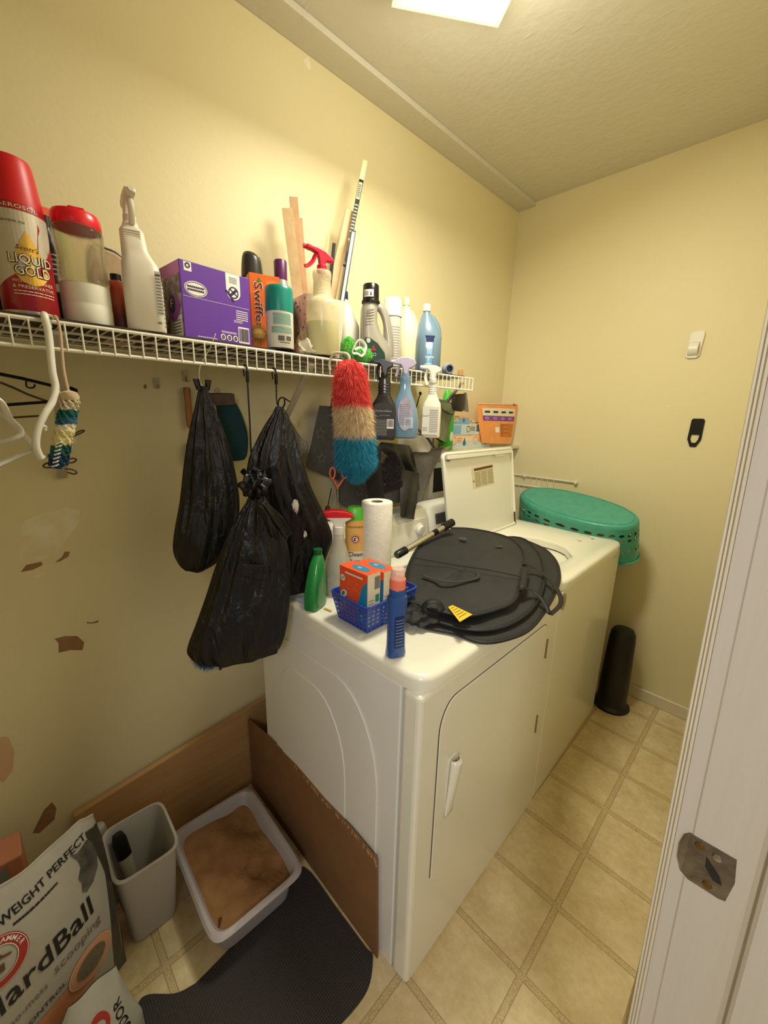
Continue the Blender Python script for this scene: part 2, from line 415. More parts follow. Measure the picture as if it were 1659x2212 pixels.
# ------------------------------------------------------------ dryer and washer
enam = mat('white_enamel', (232, 229, 210), .22, 0, .15, 2, 0, 1, (226, 222, 200), coat=.3)
enam_s = mat('white_side_enamel', (226, 224, 214), .3, 0, .12, 3, 0, 1)
FX = .8544; DW = .7423; WWD = .699; DEP = .672
ca, sa_ = cos(.0156), sin(.0156)
def machine_top(nm, w, root, hole=None, z0=.868, z1=.906):
    mb = MB(); cx, cy = -DEP/2, w/2; N = 96; ov = .006
    def rect(a, hx, hy, r=.02, e=None):
        e = 2/14; c, s = cos(a), sin(a)
        return (cx+hx*math.copysign(abs(c)**e, c), cy+hy*math.copysign(abs(s)**e, s))
    hx, hy = DEP/2+ov, w/2-.002
    rings = [(hx-.008, hy-.004, z0), (hx, hy, z0), (hx+.001, hy+.001, z1-.012), (hx-.003, hy-.002, z1-.003), (hx-.010, hy-.008, z1), (hx-.045, hy-.040, z1-.0002), (hx-.050, hy-.045, z1-.0016)]
    v = []; f = []
    for a_, b_, z in rings:
        for k in range(N): x, y = rect(2*PI*k/N, a_, b_); v.append((x, y, z))
    if hole:
        hxc, hyc, hr = hole
        for rr, z in ((hr+.02, z1-.0016), (hr+.012, z1-.005), (hr, z1-.008), (hr-.001, z1-.035)):
            for k in range(N):
                t = 2*PI*k/N; x, y = rect(t, hx, hy); t = math.atan2(y-hyc, x-hxc); v.append((hxc+rr*cos(t), hyc+rr*sin(t), z))
    nr = len(v)//N
    for i in range(nr-1):
        for k in range(N): k2 = (k+1) % N; f.append((i*N+k, i*N+k2, (i+1)*N+k2, (i+1)*N+k))
    if not hole: f.append(tuple((nr-1)*N+k for k in range(N)))
    mb.add(v, f); return mb.build(nm, enam, root, angle=50)
dr = thing('clothes_dryer', 'white front-loading clothes dryer with cupped door pull, nearest the camera', 'dryer', (FX, 0, 0), .0156)
bd = MB().box(-DEP, -.056, .001, DW-.002, .0, .869)
bd.build('cabinet', enam_s, dr, smooth=False, bev=.004)
MB().box(-.053, 0, 0, DW-.001, .0, .868).build('front_panel', enam, dr, smooth=False, bev=.012)
machine_top('top_panel', DW, dr)
# pressed shapes of the side panel
def sidepress(pts, t, nm):
    MB().prism(pts, lambda u, v: (u, .0015, v), lambda u, v: (u, -t, v)).build(nm, enam_s, dr, smooth=False, bev=.0028)
arch = lambda x0, x1, z0, z1, r: [(x0, z0), (x1, z0)]+[(x1-r+r*cos(a), z1-r*1.6+r*1.6*sin(a)) for a in [PI/2*k/8 for k in range(9)]]+[(x0+r*.6-r*.6*sin(a), z1-r+r*cos(a)) for a in [PI/2*k/8 for k in range(9)]]
sidepress(arch(-.60, -.12, .03, .78, .16), .003, 'pressed_panel')
sidepress(arch(-.56, -.24, .06, .70, .14), .0055, 'pressed_panel')
# door with rounded corner towards the top
dp = [(.072, .30), (.60, .30), (.655, .36)] + [(.655-.035+.035*cos(a), .800-.035+.035*sin(a)) for a in [PI/2*k/6 for k in range(7)]] + [(.072+.06-.06*sin(a), .812-.08+.08*cos(a)) for a in [PI/2*k/8 for k in range(9)]]
gap = mat('dark_gap', (84, 74, 54), .8)
MB().prism(dp, lambda u, v: (-.01, u, v), lambda u, v: (.0009, u, v)).build('door_gap', gap, dr, smooth=False)
dp2 = [(a+.0026 if a < .3 else a-.0016, b_-.0016 if b_ > .4 else b_-.006) for a, b_ in dp]
ddoor = MB().prism(dp2, lambda u, v: (0, u, v), lambda u, v: (.0035, u, v)).build('door', enam, dr, smooth=False, bev=.002)
# pull: a raised scoop
hp = MB()
def pull(u, v):
    z = .465+.165*v; wdt = .017*(1-.0*v); s_ = (u-.5)*2
    top = math.sin(min(1, (1-v)*6+.0)*PI/2) if v > .8 else 1
    d = .001+.018*(v**.8)*max(0, 1-abs(s_)**3)*(1 if v < .97 else .6)
    return (.006+d, .128+s_*wdt+.012*v, z)
hp.grid(15, 22, pull)
hp.build('door_pull', enam, ddoor, solid=.003)
MB().prism(rrect(.040, .185, .012, cx=.134, cy=.545), lambda u, v: (.003, u, v), lambda u, v: (.0055, u, v)).build('pull_recess', enam, ddoor, smooth=False, bev=.0012)
hg = mat('dull_hinge', (150, 138, 110), .4, .6)
for z in (.70, .405): MB().tube([(.004, .658, z-.035), (.004, .658, z+.035)], .0035).build('hinge', hg, dr)
# consoles standing at the back
def console(root, w, knobs):
    prof = [(-DEP+.0, .904), (-DEP+.115, .904), (-DEP+.120, .925), (-DEP+.098, 1.035), (-DEP+.085, 1.062), (-DEP+.06, 1.072), (-DEP+.01, 1.068), (-DEP, 1.05)]
    mb = MB(); n = len(prof); v = []; f = []
    S = [(0, .86), (.012, .96), (.03, 1), (w-.03, 1), (w-.012, .96), (w, .86)]
    for y, k in S:
        for x, z in prof: v.append((-DEP+.055+(x+DEP-.055)*k, y, .904+(z-.904)*k))
    for i in range(len(S)-1):
        for j in range(n): j2 = (j+1) % n; f.append((i*n+j, i*n+j2, (i+1)*n+j2, (i+1)*n+j))
    f += [tuple(range(n)), tuple((len(S)-1)*n+j for j in range(n))[::-1]]
    mb.add(v, f); co = mb.build('console', enam, root, bev=.004)
    g = MB().box(-DEP+.100, -DEP+.1085, .035, w-.035, .955, 1.03); o = g.build('control_fascia', enam if len(knobs) == 1 else mat('grey_fascia', (86, 84, 80), .4), co, smooth=False, bev=.002)
    for y in knobs:
        k = MB().lathe([(.026, 0), (.026, .004), (.02, .008), (.018, .022), (.001, .023)], 20).build('knob', white_pl, co); k.location = (-DEP+.108, y, .99); k.rotation_euler = (0, PI/2+.18, 0)
console(dr, DW, (.66,))
ws = thing('washing_machine', 'white top-loading washing machine with its lid open', 'washing machine', (FX-.014, .7445, 0), .0156)
MB().box(-DEP, -.002, .001, WWD-.001, .0, .866).build('cabinet', enam, ws, smooth=False, bev=.009)
HX, HY, HR = .58-(FX-.014), 1.0-.7445, .19
machine_top('top_panel', WWD, ws, (HX, HY, HR))
tub = MB(); tub.lathe([(HR-.0005, .874), (HR+.002, .85), (HR+.004, .80)], 64, (HX, HY), caps=False)
tub.build('tub_ring', mat('tub_shadow_black', (30, 28, 26), .6), ws)  # wall coloured black for the shadow inside the rim of the opening
tub = MB(); tub.lathe([(HR-.002, .846), (HR-.005, .852), (HR-.022, .853), (HR-.028, .846), (HR-.028, .838)], 64, (HX, HY), caps=False); tub.build('balance_ring', mat('grey_white_plastic', (214, 212, 204), .3), ws)
MB().lathe([(HR-.004, .832), (HR-.014, .5), (HR-.05, .46), (.001, .46)], 64, (HX, HY), caps=False).build('drum', mat('dark_drum_steel', (88, 84, 78), .35, .8), ws)
MB().lathe([(.05, .46), (.045, .78), (.03, .80), (.001, .80)], 24, (HX, HY)).build('agitator', white_pl, ws)
# lid, hinged along its back edge and leaning back
lw = .572; lh = .392
ly0 = 1.335-lw-.7445
ang = math.radians(6)
def LM(u, v, t): # u along y, v up, t toward the front
    return (.372-(FX-.014)-v*sin(ang)*1.0+t*cos(ang), ly0+u-v*.10, .903+v*cos(ang)+t*sin(ang))
lp = rrect(lw, lh, .022, 5, lw/2, lh/2+.004)
lidp = MB().prism(lp, lambda u, v: LM(u, v, -.012), lambda u, v: LM(u, v, -.006)).build('lid', enam, ws, smooth=False, bev=.002)
rim = MB().tube([LM(u, v, -.001) for u, v in rrect(lw-.006, lh-.006, .020, 5, lw/2, lh/2+.004)], .0065, 8, closed=True); rim.build('lid_rim', enam, lidp)
def lidbox(nm, u0, u1, v0, v1, t0, t1, m):
    mb = MB().box(0, 1, 0, 1, 0, 1); mb.v = [LM(u0+(u1-u0)*a, v0+(v1-v0)*b_, t0+(t1-t0)*c) for a, b_, c in mb.v]; return mb.build(nm, m, lidp, smooth=False, bev=.0015)
lidbox('lid_lip', .02, lw-.02, lh-.022, lh-.006, -.006, .010, enam)
lidbox('lid_switch_tab', lw*.70, lw*.84, lh-.034, lh-.018, -.004, .006, enam)
lidbox('lid_bumper', .030, .042, lh-.030, lh-.018, -.004, .006, mat('grey_rubber', (120, 116, 108), .7))
lidbox('hinge_arm', lw-.012, lw-.006, .01, .07, -.002, .006, mat('rusty_arm', (92, 74, 54), .6, .5))
fnl = lambda u, v, l: Vector(LM(.21+u*.996-v*.05, lh*.58+v+u*.035, -.0058+l))
Print(fnl, .0003).rect(0, .185, 0, .092).build('warning_sticker', mat('sticker_paper', (214, 204, 164), .5), lidp)
p_ = Print(fnl, .0007).rect(.02, .18, .078, .089).build('sticker_header', mat('sticker_brown', (112, 56, 34), .6), lidp)
pp = Print(fnl, .0007); [pp.lines(.022+.054*k, .070+.054*k, .006, .074, 10, .35, k+2) for k in range(3)]; pp.poly([(.004, .03), (.016, .03), (.01, .042)]); pp.build('sticker_text', mat('sticker_ink', (96, 78, 50), .6), lidp)
# details on the washer top
rw = Vector((FX-.014, .7445, 0)); 
def wl_(x, y): return (x-(FX-.014), y-.7445)
x, y = wl_(.705, 1.29); MB().prism(rrect(.03, .018, .004, cx=x, cy=y), lambda u, v: (u, v, .900), lambda u, v: (u, v, .9045)).build('latch_plate', enam, ws, smooth=False)
MB().box(x-.005, x+.005, y-.004, y+.004, .904, .9052).build('latch_slot', gap, ws, smooth=False)
x, y = wl_(.735, 1.37); MB().prism(rrect(.014, .008, .003, cx=x, cy=y), lambda u, v: (u, v, .9030), lambda u, v: (u, v, .9056)).build('latch_slot', gap, ws, smooth=False)
x, y = wl_(.690, 1.385); MB().prism(rrect(.05, .022, .004, cx=x, cy=y), lambda u, v: (u, v, .9035), lambda u, v: (u, v, .9062)).build('latch_cover', enam, ws, smooth=False)
bo = at(1219, 1300, 'x', FX-.012)
bf = plane_map((.0012, bo.y-.7445, bo.z), (0, 1, 0), (0, 0, 1))
Print(bf, .0003).ell(0, 0, .019, .031).build('round_badge', mat('badge_tan', (196, 182, 140), .4), ws)
Print(bf, .0007).ring(0, 0, .0178, .030, .0014).lines(-.011, .011, -.02, .02, 6, .4, 4).build('badge_print', mat('badge_ink', (108, 96, 66), .5), ws)

# ------------------------------------------------------------ wire shelf along the wall
Z1, Z2, XS, YE = 1.595, 1.546, .31, .922
sh = thing('wire_shelf', 'long white wire shelf fixed high on the left wall', 'shelf', (0, 0, 0))
for nm, x, z, r in (('front_rail', XS, Z1-.002, .0036), ('front_rail', XS, Z2, .0036), ('support_rod', .012, Z1-.004, .003), ('support_rod', .11, Z1-.004, .003), ('support_rod', .21, Z1-.004, .003)):
    MB().tube([(x, -1.38, z), (x, YE, z)], r).build(nm, wire_w, sh)
MB().tube([(XS, YE, Z1), (XS, YE, Z2)], .003).build('end_wire', wire_w, sh)
g = MB(); y = -1.37
ys = []
k = 0
while True:
    y = YE-.004-k*.0254
    if y < -1.37: break
    g.tube([(.008, y, Z1), (.30, y, Z1), (XS+.002, y, Z1-.001), (XS+.003, y, Z1-.006), (XS+.003, y, Z2-.002)], .0016, 6); k += 1
g.build('cross_wires', wire_w, sh)
brm = mat('bracket_paint', (176, 166, 142), .4)
def bracket(y, y2=None):
    y2 = y if y2 is None else y2
    mb = MB(); a, b_ = Vector((XS-.01, y, Z2+.03)), Vector((.006, y2, 1.27))
    for s, t in ((-.004, .004),):
        mb.add([a+Vector((0, -.010, 0)), a+Vector((0, .010, 0)), b_+Vector((0, .010, 0)), b_+Vector((0, -.010, 0)),
                a+Vector((.004, -.010, -.004)), a+Vector((.004, .010, -.004)), b_+Vector((.004, .010, -.004)), b_+Vector((.004, -.010, -.004))],
               [(0, 1, 2, 3), (7, 6, 5, 4), (0, 4, 5, 1), (1, 5, 6, 2), (2, 6, 7, 3), (3, 7, 4, 0)])
    mb.build('bracket', brm, sh, smooth=False)
    MB().lathe([(.001, 0), (.004, 0), (.003, .002), (.001, .002)], 10, caps=False).build('screw', steel, sh).location = (XS-.02, y, Z2+.02)
bracket(-.438); bracket(.125, .125); bracket(.86)
lin_m = mat('dark_brown_liner', (58, 42, 28), .6, 0, .5, 30)
lb = MB()
R2 = random.Random(4); y = -1.36
segs = [(-1.36, -.30), (-.298, .02), (.0, .30), (.30, .90)]
for i, (a, b_) in enumerate(segs):
    o = MB().box(.006, .296-.004*i, a, b_, Z1+.003, Z1+.008+.0005*(i % 2)).build('shelf_liner', lin_m, smooth=False)
    tag(o, ['dark brown liner board under the red can and treat jar', 'dark brown liner board under the purple box', 'dark brown liner board under the patterned bin', 'dark brown liner board under the blue jug'][i], 'shelf liner')
ZT = Z1+.0092
console(ws, WWD, (.15, .35, .55))
# ------------------------------------------------------------ things on the wire shelf
def put(name, label, cat, pl, pr, py, x, z=None, rz=None, group=None, dz=0):
    y, r = cyl(pl, pr, py, x)
    return thing(name, label, cat, (x, y, (ZT if z is None else z)+dz), face(x, y) if rz is None else rz, group), r, y
def topz(px, py, x): return at(px, py, 'x', x).z
def sprayer(root, z0, s, mh, mt=None, mc=None, d=-1, style=0, ox=0, oy=0, rot=0):
    """trigger head: collar, head shell, trigger; d = side the nozzle points to along y"""
    mt = mt or mh; mc = mc or mh; cx = cy = 0; made = []
    MB().lathe([(.0135*s, z0), (.0142*s, z0+.002*s), (.0140*s, z0+.018*s), (.011*s, z0+.021*s)], 24, (cx, cy)).build('collar', mc, root).matrix_local = Matrix.Translation((ox, oy, 0)) @ Matrix.Rotation(rot, 4, 'Z')
    if style == 0:   # swept back, slender
        prof = [(-.008, .018), (.009, .018), (.012, .030), (.030, .030), (.036, .033), (.030, .042), (.010, .056), (-.012, .062), (-.030, .064), (-.044, .066), (-.046, .060), (-.045, .054), (-.030, .052), (-.014, .046), (-.010, .034)]
        tr = [(-.012, .048), (-.020, .040), (-.027, .026), (-.040, .014), (-.050, .010)]
    elif style == 1:  # hooded
        prof = [(-.009, .018), (.010, .018), (.012, .034), (.026, .040), (.031, .047), (.027, .056), (.010, .064), (-.015, .067), (-.040, .066), (-.046, .060), (-.044, .053), (-.020, .050), (-.012, .040)]
        tr = [(-.018, .050), (-.026, .040), (-.030, .022), (-.026, .004), (-.022, -.006)]
    else:            # rounded beak
        prof = [(-.010, .018), (.011, .018), (.013, .032), (.030, .038), (.038, .050), (.030, .064), (.006, .072), (-.022, .070), (-.042, .058), (-.048, .050), (-.040, .046), (-.020, .044), (-.012, .034)]
        tr = [(-.018, .045), (-.026, .034), (-.030, .018), (-.034, .004)]
    wd = .0115*s if style else .009*s
    pts = [(cy+a*s*-d, z0+b_*s) for a, b_ in prof]
    hd = MB().prism(pts, lambda u, v: (cx-wd, u, v), lambda u, v: (cx+wd, u, v)).build('spray_head', mh, root, bev=.0035*s, angle=60); hd.matrix_local = Matrix.Translation((ox, oy, 0)) @ Matrix.Rotation(rot, 4, 'Z')
    MB().tube(smooth_path([(cx, cy+a*s*-d, z0+b_*s) for a, b_ in tr], 4), [.004*s]*(4*(len(tr)-1)+1), 8, flat=1.9).build('trigger', mt, root).matrix_local = Matrix.Translation((ox, oy, 0)) @ Matrix.Rotation(rot, 4, 'Z')
    nx = prof[7 if style == 2 else 8][0]; a, b_ = (-.046, .060) if style == 0 else ((-.045, .060) if style == 1 else (-.046, .054))
    MB().tube([(cx, cy+(a+.006)*s*-d, z0+b_*s), (cx, cy+(a-.007)*s*-d, z0+b_*s)], .0062*s, 12).build('nozzle', mt, root).matrix_local = Matrix.Translation((ox, oy, 0)) @ Matrix.Rotation(rot, 4, 'Z')
    return hd
# red aerosol can
rt, r, y = put('aerosol_can', 'tall red and grey aerosol can of wood cleaner at the shelf left end', 'aerosol can', 0, 124, 640, .25)
h = topz(35, 352, .25)-ZT; hc = h*.70
redcap = mat('red_cap', (196, 22, 30), .4, 0, 0, 20); canred = mat('can_red', (158, 18, 30), .3, coat=.3); cangrey = mat('can_champagne', (196, 186, 168), .35, .25)
prof = [(r*.93, 0), (r, .004), (r, hc-.012), (r*.97, hc)]
MB().lathe(prof, 40).build('can_body', canred, rt)
MB().lathe([(r*.97, hc), (r*.965, hc+.006), (r*.86, hc+(h-hc)*.62), (r*.80, h-.008), (r*.74, h-.001), (r*.5, h), (.001, h)], 40, caps=False).build('cap', redcap, rt)
cm = cyl_map(r, 0, .10)
pg = Print(cm, .0003)
pts = [(-r*1.5, .48*hc)]
N = 22
for k in range(N):   # grey field with a wavy lower edge
    u0, u1 = -r*1.55+r*3.1*k/N, -r*1.55+r*3.1*(k+1)/N
    e = lambda u: hc*(.40+.28*abs(u/r-.15)**1.3 if u > 0 else .42-.14*(abs(u)/r))
    pg.mb.add([cm(u0, e(u0), .0003), cm(u1, e(u1), .0003), cm(u1, hc*.93, .0003), cm(u0, hc*.93, .0003)], [(0, 1, 2, 3)])
pg.build('grey_label', cangrey, rt)
pt = Print(cm, .0007)
pt.text('AEROSOL', 0, hc*.962, .0085, r*1.35, arc=0)
pt.text('WOOD CLEANER', r*.15, hc*.30, .0075, r*1.5); pt.text('& PRESERVATIVE', r*.15, hc*.25, .0075, r*1.5); pt.lines(-r*.6, r*.9, hc*.17, hc*.225, 2, .3, 5)
pt.build('white_lettering', mat('label_cream_ink', (226, 206, 180), .5), rt)
drop = [(0, .36)]+[(.012*cos(a)*1.9, .12+.085*sin(a)*1.3) for a in [0]]
gold = mat('gold_ink', (214, 168, 72), .35, .4)
pd = Print(cm, .0010); q = []
for k in range(25):
    t = k/24; a = -PI/2+2*PI*t
    rr = 1-.0*t; uu, vv = cos(a), sin(a)
    vv2 = vv if vv < 0 else vv**1.0*1.9; uu2 = uu*(1 if vv < 0 else (1-vv)**.6)
    q.append((r*.12+uu2*r*.62, hc*.44+vv2*hc*.17))
for k in range(24):
    pd.mb.add([cm(r*.12, hc*.46, .0010), cm(*q[k], .0010), cm(*q[k+1], .0010)], [(0, 1, 2)])
pd.build('gold_drop', gold, rt)
ps = Print(cm, .0014); ps.text("Scott's", r*.10, hc*.60, .010, r*.75, rot=-.05, shear=.4)
for du, dv in ((.0008, -.0008), (-.0006, .0004)): ps.text('LIQUID', r*.18+du, hc*.50+dv, .021, r*1.55, bold=True); ps.text('GOLD', r*.18+du, hc*.395+dv, .023, r*1.25, bold=True)
ps.text('multipurpose wax', -r*.35, hc*.83, .006, r*1.0)
ps.build('dark_lettering', ink_k, rt)
Print(cm, .0019).text('LIQUID', r*.18, hc*.50, .0205, r*1.5, bold=False).text('GOLD', r*.18, hc*.395, .0225, r*1.2).build('name_lettering', mat('label_white_gold', (244, 226, 190), .4), rt)
pr_ = Print(cm, .0006); pr_.poly([(r*.45, hc*.62), (r*.62, hc*.86), (r*.95, hc*.60), (r*.85, hc*.50)]); pr_.build('red_flash', canred, rt)
MB().lathe([(r*1.012, -.0005), (r*1.02, .002), (r*1.008, .005)], 40).build('base_rim', steel, rt)

# brown bottle half hidden at the frame edge, green and orange packages behind
rt, r, y = put('brown_bottle', 'pinkish brown bottle behind the red aerosol can at the photo edge', 'bottle', -42, 26, 640, .17)
MB().loft([(0, r, r, 0, 0, 2.5), (.10, r, r, 0, 0, 2.5), (.17, r*.95, r*.95, 0, 0, 2), (.19, r*.5, r*.5, 0, 0, 2), (.215, r*.45, r*.45, 0, 0, 2)]).build('body', mat('pink_brown_plastic', (176, 122, 92), .4), rt)
MB().lathe([(r*.5, .215), (r*.5, .24), (.001, .24)], 24).build('cap', black_pl, rt)
MB().lathe([(r*1.02, .01), (r*1.02, .065)], 30, caps=False).build('label_band', mat('navy_label', (22, 30, 44), .4), rt)
o = thing('green_carton', 'lime green and orange carton edge between the red can and treat jar', 'carton', (.10, at(108, 600, 'x', .10).y, ZT), .2)
MB().box(-.03, .03, -.020, .020, 0, .215).build('carton', mat('lime_card', (120, 190, 70), .5), o, smooth=False)
MB().box(-.02, .031, -.016, .034, .216, .236).build('flap', mat('orange_card', (232, 92, 40), .5), o, smooth=False)
rt, r, y = put('purple_bottle', 'dark purple label bottle between the red can and treat jar', 'bottle', 100, 146, 650, .15)
MB().lathe([(r*.96, 0), (r, .004), (r, .15), (r*.8, .175), (r*.5, .185), (r*.5, .20)], 30).build('body', mat('dark_purple_label', (46, 34, 62), .35), rt)
MB().lathe([(r*.56, .192), (r*.56, .212), (.001, .213)], 24).build('cap', black_pl, rt)
Print(cyl_map(r, 0, -.2), .0004).rect(-r*.9, r*.9, .07, .085, 6).lines(-r, r, .1, .145, 5, .3, 9).build('label_print', cream_paper, rt)

# clear treat jar with red lid
rt, r, y = put('treat_jar', 'clear plastic jar with red flip lid and white base', 'jar', 138, 246, 690, .235)
hj = topz(172, 456, .235)-ZT
clear = mat('clear_plastic', (236, 226, 208), .08, trans=.92, ior=1.15, alpha=.62)
MB().lathe([(r*.95, 0), (r, .006), (r, hj*.17), (r*.985, hj*.18), (r, hj*.19), (r*.99, hj*.355)], 44).build('white_base', white_pl, rt)
MB().lathe([(r*.98, hj*.35), (r*.99, hj*.40), (r*.93, hj*.54), (r*.91, hj*.60), (r*.97, hj*.72), (r*.98, hj*.80), (r*.93, hj*.86)], 44, caps=False).build('clear_body', clear, rt, solid=.0012)
lidm = mat('pinkish_red_plastic', (222, 30, 44), .3)
MB().lathe([(r*.95, hj*.83), (r*.97, hj*.84), (r*.96, hj*.92), (r*.88, hj*.955), (.001, hj*.96)], 44, caps=False).build('lid', lidm, rt)
MB().box(-.006, .018, -.010, .016, hj*.95, hj*1.0).build('lid_tab', lidm, rt, smooth=False, bev=.002)
# beige pouch with dark piping and the amber bottle, behind
o = thing('cloth_pouch', 'beige cloth pouch with dark piping behind the treat jar', 'pouch', (.10, at(240, 560, 'x', .10).y, ZT), .1)
pa = [(-.045, .0), (.04, 0), (.048, .07), (.045, .14), (.022, .178), (-.01, .19), (-.045, .175)]
pth = [(p.x, p.y) for p in smooth_path([(a, b_, 0) for a, b_ in pa], 5, True)]
MB().prism(pth, lambda u, v: (-.02, u, v), lambda u, v: (.02, u, v)).build('pouch', mat('beige_cloth', (190, 164, 130), .9, 0, .4, 30, .4, 60), o, bev=.008)
MB().tube([(.016, a, b_) for a, b_ in pth[10:32]], .0028, 6).build('piping', black_pl, o)
rt, r, y = put('amber_bottle', 'reddish brown bottle between the treat jar and white spray bottle', 'bottle', 228, 283, 650, .14)
MB().loft([(0, r, r, 0, 0, 3), (.10, r, r, 0, 0, 3), (.115, r*.8, r*.8, 0, 0, 2.4), (.122, r*.4, r*.4, 0, 0, 2)]).build('body', mat('amber_plastic', (132, 44, 20), .25, coat=.4), rt)
MB().lathe([(r*.44, .120), (r*.44, .134), (.001, .135)], 20).build('cap', black_pl, rt)

# white spray bottle, seen from its narrow side
rt, r, y = put('spray_bottle', 'all white ribbed spray bottle left of the purple box', 'spray bottle', 275, 358, 700, .25, rz=-.25)
wb = mat('milky_white_plastic', (226, 218, 198), .35)
hs = topz(285, 414, .25)-ZT; k = hs/.275
MB().loft([(0, .042, r*.96, 0, 0, 5), (.004, .045, r, 0, 0, 5), (.09*k, .045, r, 0, 0, 5), (.13*k, .044, r*.93, 0, -.001, 4.5), (.145*k, .036, r*.78, 0, -.004, 4), (.16*k, .032, r*.66, 0, -.008, 4), (.196*k, .026, r*.60, 0, -.010, 4), (.207*k, .018, r*.42, 0, -.011, 2.5), (.215*k, .0135, .0135, 0, -.011, 2)], 44).build('bottle', wb, rt)
cr_ = MB()
for i in range(7): cr_.box(.024, .0285, -.010-r*.42, -.010+r*.42, (.166+.0045*i)*k, (.168+.0045*i)*k)
cr_.build('grip_ribs', wb, rt, smooth=False, bev=.0006)
sprayer(rt, .213*k, .86*k, wb, wb, wb, -1, 1, 0, -.011, 1.75)
Print(plane_map((0.02, r*1.01, .012), (-1, 0, 0), (0, 0, 1)), .0004).lines(-.02, .055, .0, .10, 12, .4, 8).build('side_print', ink_g, rt)
pl_ = plane_map((.0455, 0, .012), (0, 1, 0), (0, 0, 1))
Print(pl_, .0003).rect(r*.60, r*.90, .02, .105).build('side_label', mat('label_grey_white', (210, 204, 192), .5), rt)
Print(pl_, .0007).lines(r*.62, r*.88, .022, .10, 13, .4, 6).rect(r*.62, r*.88, .096, .1).build('label_print', ink_g, rt)
Print(pl_, .0007).rect(r*.55, r*.75, .003, .007).build('lot_code', ink_g, rt)

# big purple box
pbm = mat('purple_card', (98, 48, 160), .45); pbd = mat('dark_print_card', (96, 84, 92), .5, 0, .9, 40, 0, 1, (190, 180, 176))
A = at(400, 722, 'x', .275); B = at(545, 742, 'x', .262); wbx = (Vector((B.x, B.y))-Vector((A.x, A.y))).length
A = Vector((A.x, A.y, ZT)); ud = Vector((B.x-A.x, B.y-A.y, 0)).normalized(); nd = Vector((ud.y, -ud.x, 0))
hb_ = at(396, 560, 'x', .275).z-ZT
o = thing('tissue_box', 'purple cardboard box with white oval emblem, lying upside down on the shelf', 'box', A, math.atan2(nd.y, nd.x))
# local frame: x = outward, y = along the face
DPB = .19
MB().box(-DPB, 0, 0, wbx, 0, hb_).build('carton', pbm, o, smooth=False, bev=.0015)
fm = plane_map((0, 0, 0), (0, 1, 0), (0, 0, 1)); sm = plane_map((-DPB, 0, 0), (1, 0, 0), (0, 0, 1))
Print(sm, .0003).rect(.004, DPB-.002, .002, hb_*.58).build('side_picture', pbd, o)
Print(sm, .0006).rect(.07, DPB-.004, hb_*.58, hb_*.83).build('side_picture', mat('grey_drawing', (150, 134, 132), .5, 0, 1, 60, 0, 1, (84, 70, 74)), o)
Print(sm, .0005).rect(.05, DPB-.001, hb_*.83, hb_*.99).build('side_band', mat('mauve_card', (166, 96, 150), .5), o)
Print(sm, .0008).rect(.125, DPB-.006, 0.004, hb_*.30).build('side_panel', cream_paper, o)
Print(sm, .0010).ell(.145, hb_*.42, .032, .03).build('side_round', mat('mauve_round', (150, 70, 150), .5), o)
Print(sm, .0014).ell(.138, hb_*.47, .017, .020).build('side_badge', mat('navy_badge', (36, 30, 70), .5), o)
Print(sm, .0018).text('F', .138, hb_*.47, .026, .012).build('side_letter', ink_w, o)
Print(sm, .0012).lines(.13, DPB-.012, .01, hb_*.26, 5, .4, 2).build('side_text', ink_g, o)
pw = Print(fm, .0004); ox = wbx
pw.ell(ox*.195, hb_*.66, ox*.155, hb_*.10).poly([(ox*.63, hb_*.992), (ox*.845, hb_*.992), (ox*.845, hb_*.74)]+[(ox*.7375+ox*.1075*cos(a), hb_*.74+ox*.10*sin(a)) for a in [-PI*k/10 for k in range(11)]]+[(ox*.63, hb_*.74)])
pw.rect(ox*.78, ox*.955, hb_*.035, hb_*.27).rect(ox*.055, ox*.155, hb_*.87, hb_*.985)
for i in range(3): pw.ell(ox*(.54+.095*i), hb_*.085, ox*.038, hb_*.044)
pw.lines(ox*.52, ox*.755, hb_*.145, hb_*.175, 2, .5, 3).lines(ox*.76, ox*.95, hb_*.36, hb_*.51, 5, .4, 4).lines(ox*.72, ox*.86, hb_*.32, hb_*.36, 2, .4, 2).lines(ox*.17, ox*.45, hb_*.03, hb_*.05, 1, .5, 6).rect(ox*.02, ox*.97, hb_*.545, hb_*.549)
pw.build('white_print', ink_w, o)
pv = Print(fm, .0009); pv.ring(ox*.195, hb_*.66, ox*.145, hb_*.088, .0012).lines(ox*.08, ox*.31, hb_*.62, hb_*.70, 2, .6, 5)
pv.ring(ox*.7375, hb_*.735, ox*.078, ox*.078, .0028).text('T', ox*.7375, hb_*.735, .038, .03, rot=2.3, bold=True)
pv.lines(ox*.68, ox*.80, hb_*.86, hb_*.95, 4, .3, 8)
pv.poly([(ox*.68, hb_*.77), (ox*.69, hb_*.785), (ox*.80, hb_*.70), (ox*.79, hb_*.685)]).bars(ox*.79, ox*.945, hb_*.06, hb_*.25)
pv.ring(ox*.105, hb_*.94, ox*.035, ox*.035, .003)
for i in range(3): pv.ring(ox*(.54+.095*i), hb_*.085, ox*.022, hb_*.03, .0028)
pv.build('purple_print', mat('purple_ink', (52, 26, 84), .5), o)
